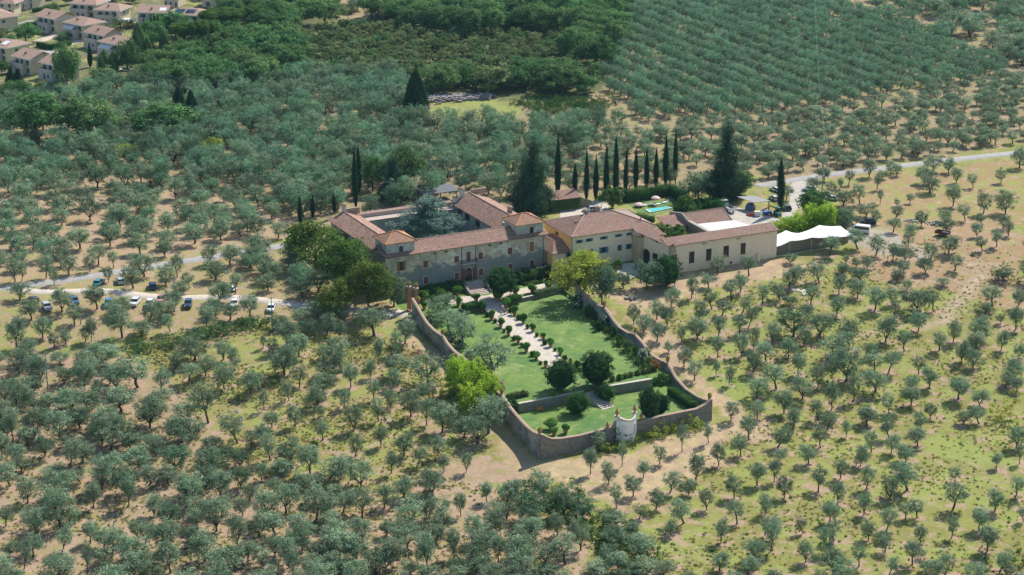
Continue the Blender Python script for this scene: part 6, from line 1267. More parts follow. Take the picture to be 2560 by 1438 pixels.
# yard things: tractor, tank, crates, boom lift
plain('teal_paint', (0.02, 0.24, 0.22), .45, .2, 3); plain('boom_yellow', (0.70, 0.34, 0.03), .5, .15, 3); plain('boom_blue', (0.02, 0.12, 0.55), .5, .15, 3); plain('red_crate', (0.55, 0.10, 0.04), .6, .3, 3)
p = G(1944, 540); tc_ = empty('teal_tractor', p, R(185), 'small teal tractor parked at the end of the carport clutter', 'tractor'); s = MB(); s.box(-.5, .2, .6, .5, 1.7, 1.3); s.box(-.3, 1.7, .6, .3, 1.85, 1.1); s.build('bonnet', M['teal_paint'], tc_); s = MB(); s.box(-.65, -1.1, 1.15, .65, .15, 2.3); s.build('cab', M['dark_glass'], tc_); s = MB(); s.box(-.75, -1.2, 2.3, .75, .25, 2.42); s.build('cab_roof', M['teal_paint'], tc_)
for sx in (-1, 1): w4 = mobj('wheel', CM['suv']['wheel'], tc_); w4.location = (sx*.8, -.7, .65); w4.scale = (1.6, 1.9, 1.9); w4 = mobj('wheel', CM['suv']['wheel'], tc_); w4.location = (sx*.65, 1.3, .4); w4.scale = (1, 1.15, 1.15)
p = G(1893, 541); o = empty('water_tank', p, R(10), 'white cube water tank on a pallet in front of the carport', 'tank'); s = MB(); s.box(-.75, -.6, .15, .75, .6, 1.5); s.build('tank', M['white_metal'], o); s = MB(); s.box(-.8, -.65, 0, .8, .65, .14); s.build('pallet', M['timber'], o); s = MB(); s.lathe([(.15, 1.5), (.15, 1.58)], n=8); s.build('lid', M['red_crate'], o)
for k, (x, y, zz) in enumerate(((0, 0, 0), (.9, .1, 0), (.45, .7, 0), (.3, .2, .5), (-.7, .5, 0))):
    p = G(1876, 541)+Vector((x, y, zz)); o = empty('fruit_crate', p, random.uniform(-.4, .4), ['orange red crate at the left of the heap by the white tank', 'orange red crate touching the white water tank', 'orange red crate at the back of the heap', 'orange red crate lying on top of the heap', 'orange red crate set apart behind the heap'][k], 'crate', 'orange crates beside the white tank'); s = MB(); s.box(-.4, -.3, 0, .4, .3, .05); s.box(-.4, -.3, .05, -.36, .3, .5); s.box(.36, -.3, .05, .4, .3, .5); s.box(-.36, -.3, .05, .36, -.26, .5); s.box(-.36, .26, .05, .36, .3, .5); s.build('body', M['red_crate'], o)
p = G(1918, 537); bl_ = empty('boom_lift', p, R(20), 'blue and yellow articulated lift folded in front of the carport', 'boom lift'); s = MB(); s.box(-1.1, -.7, .4, 1.1, .7, 1.0); s.build('chassis', M['boom_blue'], bl_); s = MB(); s.tube([(-1.8, 0, 1.3), (-.4, 0, 1.9)], .2, 6); s.build('lower_boom', M['boom_blue'], bl_); s = MB(); s.tube([(-.4, 0, 1.9), (.9, 0, 2.5), (2.4, 0, 1.8)], .22, 6); s.build('upper_boom', M['boom_yellow'], bl_)
for sx in (-.75, .75):
    for sy in (-.75, .75): w4 = mobj('wheel', CM['car']['wheel'], bl_); w4.rotation_euler = (0, 0, math.pi/2); w4.location = (sx, sy, .36)
p = G(1876, 524); o = empty('covered_machine', p, .3, 'machine under a blue grey tarpaulin inside the carport', 'machine'); s = MB(); s.lathe([(1.5, 0), (1.5, .9), (1.2, 1.6), (.5, 2.0), (.05, 2.05)], n=9); plain('tarp_blue', (0.08, 0.15, 0.30), .6, .3, 2); s.build('tarpaulin', M['tarp_blue'], o)
# pool
plain('pool_edge', (0.58, 0.54, 0.48), .8, .1, 2); pb = 0.9; pp_ = [(1612, 523), (1668, 516), (1682, 519), (1624, 531)]
pq = [G(*p) for p in pp_]; zp = max(p.z for p in pq)+.32; pq = [P(px, py, zp) for px, py in pp_]; pc_ = sum(pq, Vector())/4
pool = empty('swimming_pool', pc_, 0, 'turquoise swimming pool with a pale stone edge among hedges', 'pool'); out = [(q-pc_)*1.0 for q in pq]; inn_ = [(q-pc_)*.86 for q in pq]; s = MB()
s.add([(q.x, q.y, 0) for q in out]+[(q.x, q.y, 0) for q in inn_]+[(q.x, q.y, -.4) for q in inn_]+[(q.x, q.y, -.5) for q in out], [(i, (i+1) % 4, 4+(i+1) % 4, 4+i) for i in range(4)]+[(4+i, 4+(i+1) % 4, 8+(i+1) % 4, 8+i) for i in range(4)]+[(i, (i+1) % 4, 12+(i+1) % 4, 12+i) for i in range(4)]); s.build('edge', M['pool_edge'], pool)
mm_, n2, l2, b2_ = nodes('pool_water'); b2_.inputs['Base Color'].default_value = (.08, .62, .64, 1); b2_.inputs['Roughness'].default_value = .06; bump(n2, l2, b2_, noise(n2, l2, 2.5, 3, .5, objco(n2)), .25, .05); s = MB(); s.add([(q.x, q.y, -.06) for q in inn_], [(0, 1, 2, 3)]); s.build('water', M['pool_water'], pool)
area('pool_lawn', [(1572, 512), (1600, 505), (1700, 498), (1712, 512), (1690, 524), (1630, 540), (1600, 536)], M['lawn_mat'], .05)
plain('parasol_pink', (0.72, 0.52, 0.50), .8, .05, 1); plain('parasol_rim', (0.60, 0.08, 0.10), .8, .05, 1)
def parasol(px, py, r, h, label, tilt=0):
    o = empty('parasol', G(px, py), 0, label, 'parasol'); o.rotation_euler = (tilt, 0, 0); s = MB(); s.lathe([(r, h-.55), (r*.6, h-.15), (.05, h)], n=10); s.build('canopy', M['parasol_pink'], o); s = MB(); s.lathe([(r+.02, h-.75), (r+.02, h-.53)], n=10, close=True); s.f = s.f[:-2]; s.uv = s.uv[:-2]; s.build('valance', M['parasol_rim'], o); s = MB(); s.tube([(0, 0, 0), (0, 0, h)], .04, 6); s.build('pole', M['white_metal'], o); s = MB(); s.lathe([(.35, 0), (.35, .1), (.06, .12)], n=10); s.build('base', M['white_metal'], o)
parasol(1639, 513, 1.35, 2.7, 'open pink and white parasol standing by the pool'); parasol(1597, 518, 1.35, 1.3, 'pink and white parasol set low at the left of the pool')
for k, (px, py) in enumerate(((1614, 515), (1630, 513), (1648, 512), (1664, 508))):
    o = empty('sun_lounger', G(px, py), R(-60+random.uniform(-10, 10)), ['white sun lounger nearest the low parasol', 'white and blue sun lounger second from the left', 'white sun lounger beneath the open parasol', 'white sun lounger farthest right by the pool'][k], 'sun lounger', 'sun loungers by the pool')
    s = MB(); s.box(-.35, -1.0, .3, .35, .4, .38); s.hexa([(-.35, .4, .3), (.35, .4, .3), (.35, 1.0, .85), (-.35, 1.0, .85)], [(-.35, .4, .38), (.35, .4, .38), (.35, .95, .92), (-.35, .95, .92)]); s.build('cushion', M['canvas'], o)
    for a in (-.3, .3):
        for b in (-.9, .3): s = MB(); s.box(a-.03, b-.03, 0, a+.03, b+.03, .3); s.build('leg', M['white_metal'], o)
# east lawn and paving before the farmhouse
area('farmhouse_lawn', [(1515, 668), (1560, 645), (1620, 668), (1600, 680), (1512, 690)], M['lawn_mat'], .06); area('paving', [(1505, 692), (1545, 672), (1592, 690), (1570, 702), (1508, 700)], M['pool_edge'], .10)
area('paving', [(1555, 660), (1600, 655), (1622, 672), (1598, 690), (1556, 674)], M['pool_edge'], .08)
tw_ = G(1508, 712); tw2 = G(1592, 692); o = empty('paving_edge_wall', tw_, math.atan2(tw2.y-tw_.y, tw2.x-tw_.x), 'low stone edging wall below the farmhouse paving', 'wall'); s = MB(); s.box(0, -.2, -1.2, (tw2-tw_).length, .2, .15); s.build('masonry', M['pale_stone'], o)
o = empty('corner_coping_wall', VF.W(34.5, -1.6, -1.4), VF.a, 'short garden wall with pale tiled top at the right foot of the villa', 'wall'); s = MB(); s.hexa([(0, -.2, 0), (10.5, -.2, 0), (10.5, .2, 0), (0, .2, 0)], [(0, -.2, 1.7), (10.5, -.2, 2.6), (10.5, .2, 2.6), (0, .2, 1.7)]); s.box(10.5, -4, 0, 10.9, .2, 2.5); s.build('masonry', M['wall_plaster'], o); s = MB(); s.hexa([(0, -.4, 1.72), (10.6, -.4, 2.62), (10.6, .4, 2.62), (0, .4, 1.72)], [(0, -.35, 1.9), (10.6, -.35, 2.8), (10.6, .35, 2.8), (0, .35, 1.9)]); s.box(10.4, -4.1, 2.5, 11.1, .4, 2.7); s.build('coping', M['coping_tile'], o)
p = P(1350, 1032, ZL); o = empty('garden_bench', P(1350, 1028, ZL), VF.a, 'small orange wooden bench against the lower retaining wall', 'bench'); plain('orange_wood', (0.65, 0.22, 0.05), .6, .2, 3); s = MB(); s.box(-.7, -.22, .42, .7, .22, .48); s.build('seat', M['orange_wood'], o); s = MB(); s.box(-.7, .2, .5, .7, .25, .9); s.build('backrest', M['orange_wood'], o)
for a in (-.6, .6):
    for b in (-.18, .18): s = MB(); s.box(a-.03, b-.03, 0, a+.03, b+.03, .42); s.build('leg', M['orange_wood'], o)
# people
plain('skin', (0.45, 0.26, 0.18), .6, .1, 8); plain('hair_dark', (0.03, 0.02, 0.015), .7, .2, 8)
def skinmesh(name, verts, edges, rad, mat, sub=1):
    me = bpy.data.meshes.new(name); me.from_pydata(verts, edges, []); o = bpy.data.objects.new(name, me); COL.objects.link(o); md = o.modifiers.new('s', 'SKIN'); sv_ = me.skin_vertices[0].data
    for i, r in enumerate(rad): sv_[i].radius = (r, r) if not isinstance(r, tuple) else r
    sv_[0].use_root = True; o.modifiers.new('u', 'SUBSURF').levels = sub; dg = bpy.context.evaluated_depsgraph_get(); me2 = bpy.data.meshes.new_from_object(o.evaluated_get(dg)); me2.materials.clear(); me2.materials.append(mat); me2.polygons.foreach_set('use_smooth', [True]*len(me2.polygons)); me2.name = name
    bpy.data.objects.remove(o); return me2
def person(p, rz, label, top, legs, stride=.18, skirt=False):
    o = empty('person', p, rz, label, 'person'); st_ = stride
    V = [(0, 0, .95), (0, 0, 1.15), (0, 0, 1.38), (0, 0, 1.48), (0, .02, 1.60), (0, .02, 1.72)]; rd = [(.15, .11), (.13, .10), (.17, .10), .055, .09, .07]; E_ = [(0, 1), (1, 2), (2, 3), (3, 4), (4, 5)]
    for s_ in (-1, 1):
        b = len(V); V += [(s_*.10, 0, .90), (s_*.11, s_*st_*.5+.03, .50), (s_*.11, s_*st_, .09), (s_*.11, s_*st_+.16, .04)]; rd += [.085, .06, .042, .035]; E_ += [(0, b), (b, b+1), (b+1, b+2), (b+2, b+3)]
        b = len(V); V += [(s_*.19, 0, 1.40), (s_*.24, -s_*.08, 1.12), (s_*.26, s_*-.02+.08, .88), (s_*.26, s_*-.02+.11, .80)]; rd += [.055, .042, .032, .036]; E_ += [(2, b), (b, b+1), (b+1, b+2), (b+2, b+3)]
        for k in range(5):
            c = len(V); hx = s_*(.235+.012*k) if k else s_*.22; V += [(hx, s_*-.02+.095+.012*k, .765+.004*k if k else .80), (hx-s_*.004, s_*-.02+.105+.012*k, .715+.008*abs(k-2) if k else .77)]; rd += [.009, .007]; E_ += [(b+3, c), (c, c+1)]
    mobj('body', skinmesh('body', V, E_, rd, M['skin']), o)
    mobj('shirt', skinmesh('shirt', [(0, 0, .93), (0, 0, 1.15), (0, 0, 1.36), (.19, 0, 1.39), (.23, 0.0, 1.18), (-.19, 0, 1.39), (-.23, 0.0, 1.18)], [(0, 1), (1, 2), (2, 3), (3, 4), (2, 5), (5, 6)], [(.165, .125), (.15, .12), (.185, .12), .07, .065, .07, .065], top), o)
    mobj('trousers', skinmesh('trousers', [(0, 0, .95)]+[q for s_ in (-1, 1) for q in ((s_*.10, 0, .88), (s_*.11, s_*st_*.5+.03, .50), (s_*.11, s_*st_*.9, .16 if not skirt else .45))], [(0, 1), (1, 2), (2, 3), (0, 4), (4, 5), (5, 6)], [(.16, .12), .10, .075, .06, .10, .075, .06], legs), o)
    mobj('hair', skinmesh('hair', [(0, .0, 1.66), (0, -.03, 1.72), (0, -.02, 1.76)], [(0, 1), (1, 2)], [.08, .095, .05], M['hair_dark']), o); return o
WH, BK = plain('cloth_white', (0.78, 0.78, 0.80), .8, .05, 4), plain('cloth_black', (0.02, 0.02, 0.022), .8, .2, 4); BE = plain('cloth_beige', (0.40, 0.30, 0.22), .8, .1, 4); RD = plain('cloth_maroon', (0.14, 0.03, 0.04), .8, .1, 4); BLU = plain('cloth_blue', (0.30, 0.45, 0.75), .8, .1, 4)
def onpath(px, py): p = lawnp(px, py); p.z += .08; return p
person(onpath(1253, 791), 2.9, 'person in a white shirt walking at the top of the garden walk', WH, BE); person(onpath(1261, 789), 2.9, 'person in dark red clothes walking in the middle of the group', RD, BK); person(onpath(1268, 787), 2.7, 'person in a black top and bare legs beside the potted citrus', BK, BE, skirt=True)
person(G(1591, 672)+Vector((0, 0, .1)), 3.3, 'person in a pale blue shirt left of two by the arched portal', BLU, BK, .06); person(G(1599, 671)+Vector((0, 0, .1)), 2.9, 'person in a light shirt right of two by the arched portal', WH, BK, .06)
# utility poles and wires
plain('pole_teal', (0.10, 0.30, 0.34), .5, .15, 2); plain('pole_grey', (0.32, 0.33, 0.33), .7, .2, 2)
def pole(px, py, tp_, label, mat, r=.12):
    p = G(px, py); s_, sv = pxs(p); h = (py-tp_)/sv; o = empty('utility_pole', p, R(30), label, 'pole'); s = MB(); s.tube([(0, 0, -.3), (0, 0, h)], [r*1.3, r*.8], 8); s.build('post', M[mat], o); s = MB(); s.box(-.7, -.05, h-.5, .7, .05, h-.4); s.build('crossarm', M[mat], o)
    for a in (-.6, 0, .6): s = MB(); s.lathe([(.05, 0), (.07, .1), (.03, .18)], (a, 0, h-.4), 8); s.build('insulator', M['white_metal'], o)
    return Vector((p.x, p.y, p.z+h-.3))
w1 = pole(120, 978, 882, 'slim grey utility pole on the left slope', 'pole_grey'); w2 = pole(681, 829, 742, 'tall teal painted utility pole above the bramble thicket', 'pole_teal'); w3 = pole(2055, 480, 350, 'tall grey utility pole beside the road fork', 'pole_grey', .14); w4_ = pole(202, 812, 768, 'short pole among the parking olives', 'pole_grey'); w5 = pole(436, 740, 688, 'thin pole beside the gravel lane', 'pole_grey')
land('the teal utility pole', 681, 800); land('the left slope utility pole', 120, 940); land('the tall utility pole', 2055, 460)
def wire(label, a, b, sag=2.0, r=.03): o = empty('overhead_wire', a, 0, label, 'wire'); s = MB(); s.tube([(b-a)*(k/16)-Vector((0, 0, sag*4*(k/16)*(1-k/16))) for k in range(17)], r, 4); s.build('cable', M['pole_grey'], o)
wire('overhead wire from the left edge to the slope pole', w1+Vector((-60, -26, -1)), w1, 1.5); wire('overhead wire between the slope pole and the teal pole', w1, w2, 3.0); wire('overhead wire from the teal pole to the villa corner', w2, VF.W(0, 4, 8.5), 1.5); wire('long overhead wire running away up the plantation hill', w3, P(2036, -30, 40), 4.0, .022)
# debris heap, slabs, balloons, barrow
o = empty('branch_heap', G(1045, 886), 0, 'heap of dry brown cut branches below the left garden wall', 'branch heap'); s = MB()
for i in range(140): a = random.uniform(0, 6.28); r = random.uniform(0, 2.6); z = max(0, 1.0-r*.35)*random.random(); d = Vector((random.uniform(-1, 1), random.uniform(-1, 1), random.uniform(-.2, .3))); q = Vector((math.cos(a)*r*1.3, math.sin(a)*r, z+.05)); s.tube([q, q+d], [.06, .02], 3)
s.build('branches', plain('dry_branch', (0.25, 0.13, 0.08), .95, .4, 2), o); land('the branch heap', 1045, 885)
for k, (px, py) in enumerate(((1988, 725), (2004, 727), (2012, 735))): o = empty('concrete_slab', G(px, py), random.random(), 'flat pale concrete slab lying in the grass, %s of three' % ['leftmost', 'middle', 'rightmost'][k], 'slab'); s = MB(); s.box(-1.1, -.9, 0, 1.1, .9, .12); s.build('slab', M['pale_stone'], o)
for k, (px, py, c) in enumerate(((1020, 780, 'red_crate'), (1027, 783, 'pool_edge'), (1028, 788, 'teal_paint'))): o = empty('toy_ball', G(px, py)+Vector((0, 0, .35)), 0, ['red ball beside the garden gate', 'white ball beside the garden gate', 'green ball beside the garden gate'][k], 'ball'); s = MB(); s.lathe([(.02, -.4), (.25, -.32), (.38, -.12), (.4, 0), (.38, .12), (.25, .32), (.02, .4)], n=12); s.build('ball', M[c], o, True)
# stone heaps near the trailer and by the hall
for k, (px, py, n_, rr) in enumerate(((2285, 553, 60, 2.2), (2340, 560, 60, 2.4), (1578, 748, 30, 1.2))):
    o = empty('rubble_heap', G(px, py), 0, ['pale rubble heap right of the blue car', 'pinkish rubble heap above the red trailer', 'small stone heap above the right garden wall'][k], 'rubble heap'); s = MB()
    for i in range(n_): a = random.uniform(0, 6.28); r = random.uniform(0, rr); q = random.uniform(.12, .32); x, y, z = math.cos(a)*r*1.4, math.sin(a)*r, max(0, .6-r*.25)*random.random(); s.box(x-q, y-q, z-q*.5, x+q, y+q, z+q)
    s.build('stones', M['stone'], o)
# ------------------------------------------------------------------ olive trees, placed one by one where the photograph shows them: foot x, foot y, crown width, height (tile pixels)
TILES = [
 ((1560, 640), '935,185,140,185 1248,200,150,200 1660,75,110,90 675,425,115,230 855,330,130,140 1160,370,110,200 1375,495,110,200 1555,440,150,180 1720,270,130,190 1650,330,150,210 1950,265,160,200 2145,380,115,190 2318,120,100,110 2215,75,60,80 2195,195,100,110 470,515,140,200 325,635,130,200 430,700,115,190 95,680,115,200 195,760,150,190 330,850,150,190 575,870,80,170 445,970,90,120 597,1105,135,190 705,1240,140,200 755,660,120,220 730,830,210,210 945,805,115,210 935,1015,115,210 1175,1005,130,230 1150,780,130,190 980,600,150,150 880,530,130,210 1175,580,120,190 1250,705,110,200 1295,925,100,230 1480,860,150,200 1420,1050,180,210 1295,1170,130,230 1640,1010,150,190 1735,1190,130,220 1690,800,290,260 1835,670,100,190 1865,480,140,180 1800,900,140,200 1955,800,240,220 2125,605,130,200 2035,1040,270,270 1520,1330,210,240 1330,1420,190,200 1785,1430,200,240 1935,1320,120,220 920,1195,60,150 1050,1290,80,200 1075,430,150,180 1660,500,140,100 505,300,90,160'),
 ((1920, 700), '895,180,160,180 1070,300,170,240 805,700,190,300 780,1010,290,320 1175,620,180,250 1260,390,100,200 1240,250,110,170 1390,110,90,110 1490,310,260,220 1655,320,120,230 1740,60,130,80 1500,510,150,200 1360,710,130,200 1710,700,130,200 1850,620,125,220 2120,600,210,230 2080,690,150,170 1930,820,140,220 2045,880,150,190 2170,340,110,120 2240,260,190,200 2470,500,120,230 2320,440,80,100 2330,700,110,200 2500,280,120,190 2505,790,110,160 2460,1010,160,230 2370,1080,130,160 2480,1110,130,140 1010,770,120,150 1060,900,180,170 1075,1110,240,230 1205,920,150,230 1505,940,120,170 1610,1075,140,210 1425,1110,130,160 1430,1250,150,180 1900,1190,180,220 1205,1340,130,210 985,1430,150,170 1230,1438,120,110 1620,1380,110,150 2110,1260,160,170 1950,1438,140,120 2110,1438,150,180 855,1215,130,280 635,1300,130,280 160,1330,160,230 500,1400,130,220 260,1438,120,160 610,1438,150,110'),
 ((1700, 1000), '285,430,90,220 20,520,90,280 160,800,150,270 610,570,130,230 385,660,130,240 685,400,160,230 510,210,130,200 770,185,130,190 975,470,180,210 1130,340,120,260 1465,310,140,180 1405,480,130,220 1660,370,75,170 1865,260,160,190 2090,390,130,240 1910,520,130,220 1805,660,130,230 2110,530,130,200 2420,320,120,200 2370,460,170,190 2250,620,180,180 2270,900,270,320 960,620,130,140 770,850,160,230 940,820,110,240 540,985,150,230 1280,640,160,200 1380,920,150,250 1040,980,140,230 85,945,130,170 265,1100,130,210 850,1150,120,230 1575,1045,130,230 1600,790,130,210 1865,890,140,240 2095,1000,150,240 40,1230,200,270 410,1430,110,260 570,1240,160,230 915,1400,170,240 1225,1340,90,170 1495,1230,150,220 1835,1150,130,250 2060,1300,150,250 2250,1200,120,170 2370,1180,150,180 2400,1430,120,180 1530,1420,150,220 1880,1400,140,200 2035,1420,120,120'),
 ((1920, 1078), '1850,770,200,260 1865,515,110,150 2265,800,140,240 2470,660,140,210 2105,990,150,230 2190,1200,170,260 1835,1060,110,230 1440,1340,160,240 1770,1438,150,230 1520,1280,90,100 1570,1400,120,120 2510,330,80,200 2280,370,90,150 2480,170,170,220 2550,900,80,160 2310,1420,150,230 2420,1438,110,110 2140,1438,130,90 1170,1210,130,190 1210,1430,110,200 910,1350,130,220 375,1310,140,220 655,1430,240,270 590,1210,150,260 30,1200,130,330'),
 ((1280, 1078), '785,430,110,270 1098,350,80,240 960,540,130,250 1310,470,110,170 1475,330,120,190 1580,610,150,250 1210,650,150,210 1045,770,110,250 1440,780,160,210 1270,880,130,150 1580,1050,100,180 2070,1400,160,200 2430,1300,200,240 2350,1430,170,170 2530,1040,90,180 690,1190,200,350 520,850,200,300 700,860,250,200 200,900,300,260 30,740,110,260 330,690,200,300 1000,1170,230,230 1030,960,220,160 1200,1080,120,170 530,1330,230,300 140,1100,250,250 120,1420,240,360 450,1040,120,240 960,1330,170,200 1060,1400,180,200 1320,1250,260,260 1310,1438,240,160 860,1438,250,130 1520,1438,180,140 370,1438,200,110 870,200,120,200'),
 ((640, 1078), '1480,250,190,220 1620,340,140,200 1820,265,160,220 1870,420,110,190 2100,410,110,200 995,260,140,230 1350,420,120,230 135,280,150,300 350,350,260,250 540,430,220,290 2490,790,220,300 2400,1020,220,250 2300,710,130,200 2045,850,120,240 1480,670,220,220 1720,940,130,270 1760,650,250,280 1540,920,350,210 1870,1000,240,200 1510,1160,330,250 1975,1270,150,310 2190,1100,200,280 2420,1310,150,270 1720,1420,200,420 2190,1340,250,230 1050,560,300,270 820,560,150,200 700,840,230,250 860,830,220,230 1060,860,260,280 1280,770,200,240 600,900,270,300 300,820,260,300 100,880,280,300 450,1060,250,260 60,1000,200,200 60,500,140,180 260,450,240,170 470,560,200,160 610,560,220,150 330,1360,200,340 370,1438,150,220 780,1170,250,280 1060,1110,240,230 1000,1300,300,260 1350,1300,300,320 1200,1438,330,250 750,1438,330,220 560,1240,150,170 190,1250,200,200 80,1350,180,200 200,1438,150,180 900,1438,240,150 2230,1438,300,200 2000,1438,200,170 1540,1438,200,130'),
 ((640, 760), '310,415,200,250 430,525,180,220 75,445,60,140 170,500,110,160 285,710,240,290 710,300,160,200 830,345,110,180 1180,320,270,260 860,680,240,330 680,560,130,150 510,330,180,160 730,740,240,190 1230,610,90,270 1410,500,110,240 1490,390,180,240 1390,740,230,230 1370,840,110,200 945,835,130,230 1145,740,100,180 1180,960,140,210 435,830,160,200 330,965,110,220 70,1060,100,210 620,1020,200,210 670,900,230,200 650,1120,90,130 880,1040,120,200 1345,1040,130,200 1225,1170,140,230 390,1225,150,220 980,1270,180,260 670,1360,140,230 1245,1430,130,200 1540,1130,220,270 1705,1210,150,280 1860,1280,240,290 1720,820,300,300 1740,960,200,210 2080,1330,230,200 2210,1400,250,290 2320,1290,320,390 160,1230,150,150 60,1390,160,190 30,850,120,160 240,250,150,140 450,200,180,150 620,130,220,160 870,180,180,200'),
 ((0, 760), '310,165,190,200 425,340,170,210 170,440,180,320 745,215,160,200 855,375,110,160 915,375,90,240 1220,330,220,330 1190,130,200,160 655,400,110,150 545,440,100,160 1415,330,190,160 1500,240,140,280 1700,280,110,190 1750,280,110,210 2065,220,150,200 1620,150,220,180 270,460,170,130 190,700,200,250 410,830,200,320 845,860,180,300 640,800,180,170 1160,870,200,280 980,1000,130,260 1375,835,290,280 1590,890,150,260 1950,560,290,240 2230,550,160,200 2340,670,120,250 2055,720,150,210 1890,770,190,200 1745,660,130,200 2240,850,170,270 2500,900,200,230 2080,1190,300,400 1000,600,300,200 600,600,160,120 150,1080,240,340 50,1000,200,250 720,1060,320,220 490,1060,220,170 600,1340,280,300 350,1320,250,280 130,1370,160,330 1210,1080,320,250 1240,1390,230,280 1020,1400,260,240 1500,1230,330,300 1600,1000,220,160 1820,1380,320,260 2370,1390,260,320 1860,1170,240,180 800,1240,260,220 1060,1210,240,200 680,1438,180,130 1540,1438,220,130 2500,1438,180,180 1420,1438,180,130 2120,1438,200,120'),
 ((0, 1078), '450,250,200,240 685,400,200,350 340,1080,260,320 240,1380,130,320 600,980,300,400 1020,590,250,330 1290,750,150,310 940,770,150,260 1500,530,200,230 905,1120,160,220 1110,1250,220,300 870,1430,110,330 1700,1420,250,330 2160,1000,280,350 1440,1170,200,250 1600,1200,280,330 540,470,260,130 280,720,200,260 100,550,240,260 2370,1140,200,330 2420,850,170,200 1950,1150,200,220 1900,730,270,300 2200,680,250,280 1750,400,300,250 2100,450,330,250 1550,250,200,210 1300,200,180,180 1400,1438,380,250 2200,1438,400,250 2480,1300,200,200 620,1230,180,280 1540,850,180,220 1380,1080,160,200 60,950,180,200 50,1438,250,180 600,1438,250,200 1080,1438,120,150 2050,1300,260,300 20,250,150,250 1100,200,250,240'),
 ((1920, 340), '1010,410,130,180 1225,370,100,130 1140,430,110,80 1285,400,90,120 1650,350,180,150 1800,370,120,150 1560,480,150,170 1615,570,170,170 1880,470,110,150 1850,700,130,210 2050,520,100,140 2325,470,100,140 2510,320,160,200 2150,780,140,220 2370,780,190,230 1970,850,130,170 2140,890,100,120 2350,930,110,140 2400,1000,110,150 2085,1010,100,140 2285,1100,110,180 2145,1150,110,150 1530,900,110,150 1765,870,130,130 1780,980,120,180 1805,1180,170,180 1630,1225,120,140 1250,960,130,140 1265,840,120,150 1415,670,80,100 1120,680,60,140 1085,540,80,140 1285,700,50,70 915,690,130,200 720,530,60,110 805,490,90,140 640,600,120,140 440,530,130,120 560,450,120,130 750,700,200,150 780,870,160,150 980,810,170,130 1075,880,90,150 890,880,80,70 220,1270,110,150 620,1190,170,190 900,1130,170,190 1080,1190,150,200 775,1270,120,170 880,1320,120,170 990,1330,100,130 1400,1110,120,250 1250,1240,100,170 1370,1250,150,130 1360,1380,130,130 1570,1370,150,150 1860,1350,130,150 750,1370,110,90 900,1438,180,120 1290,1438,120,110 2350,1438,190,120 180,640,120,140'),
 ((0, 560), '150,580,140,230 215,575,80,190 460,545,150,230 545,610,90,170 570,620,80,160 690,510,150,180 900,470,130,180 985,410,180,190 1135,440,90,160 1085,580,90,150 1330,640,180,210 1440,530,230,230 1200,720,200,160 1660,610,170,200 1770,530,130,230 830,680,200,220 620,880,200,240 970,850,200,220 1190,880,180,150 200,760,200,170 1620,930,200,180 1740,870,180,200 1900,640,120,160 2000,760,200,170 2100,410,150,200 2300,410,200,200 2150,560,220,200 2500,440,200,200 1800,690,160,120 2350,700,110,200 2190,780,200,200 2300,950,180,180 2150,920,160,180 2500,930,160,220 2060,1010,160,180 2480,760,180,150 1400,300,180,200 1680,240,160,190 1950,190,210,230 2200,160,190,200 2400,130,130,160 1100,220,170,200 1320,200,150,170 640,330,170,200 330,260,190,210 100,260,180,200 800,250,200,200'),
]
olist = []
def keepout(x, y, r=1.6):
    for path, hw in ROADS:
        for (ax, ay), (bx, by) in zip(path[::3], path[3::3]+[path[-1]]):
            dx, dy = bx-ax, by-ay; L2 = dx*dx+dy*dy+1e-9; t = max(0, min(1, ((x-ax)*dx+(y-ay)*dy)/L2))
            if math.hypot(x-ax-dx*t, y-ay-dy*t) < hw+r: return True
    return False
NOGO = [GARD]+AREAS+[[VF.W(*p)[:2] for p in ((-5, -16), (47, -16), (50, 41), (-5, 41))], [CF.W(*p)[:2] for p in ((-6, -14.8), (55, -14.8), (80, -14), (80, -3), (58, 22), (-6, 22))], gpoly([(1555, 480), (1720, 470), (1820, 500), (1800, 560), (1560, 560)]), gpoly([(1440, 500), (1540, 495), (1560, 560), (1420, 560)]), gpoly([(-90, -60), (330, -60), (540, -60), (540, 60), (330, 80), (320, 150), (160, 210), (-90, 180)])]
def blocked(x, y, nogo=True, r=1.6):
    if keepout(x, y, r): return True
    for a, b, c in PLACED:
        if (x-a)**2+(y-b)**2 < (c+r*.6)**2: return True
    if nogo:
        for q in NOGO:
            if inpoly(np.array([x]), np.array([y]), q)[0]: return True
    return False
cells = {}
def near(x, y, d):
    i, j = int(x//8), int(y//8)
    for a in (-1, 0, 1):
        for b in (-1, 0, 1):
            for (u, v) in cells.get((i+a, j+b), ()):
                if (u-x)**2+(v-y)**2 < d*d: return True
    return False
def put(x, y, wd, h, v, kind='olive'):
    olist.append((x, y, wd, h, v, kind)); cells.setdefault((int(x//8), int(y//8)), []).append((x, y))
for (ox, oy), txt in TILES:
    for q in txt.split():
        bx, by, wz, hz = map(float, q.split(',')); px, py = ox+bx/3.994, oy+by/3.994; p = G(px, py); s_, sv = pxs(p)
        if near(p.x, p.y, 1.2) or keepout(p.x, p.y, .3) or inpoly(np.array([p.x]), np.array([p.y]), GARD)[0]: continue
        if any(inpoly(np.array([p.x]), np.array([p.y]), a)[0] for a in AREAS): continue
        wd, h = wz/3.994/s_, hz/3.994/sv; asp = wd/h
        v = random.choice([4, 5, 7, 2]) if asp > 1.0 else random.choice([0, 1, 3, 5, 6, 7, 0, 2])
        put(p.x, p.y, wd*(1.06 if px > 1300 or py < 1000 else .94), h*1.02, v)
NLIST = len(olist)
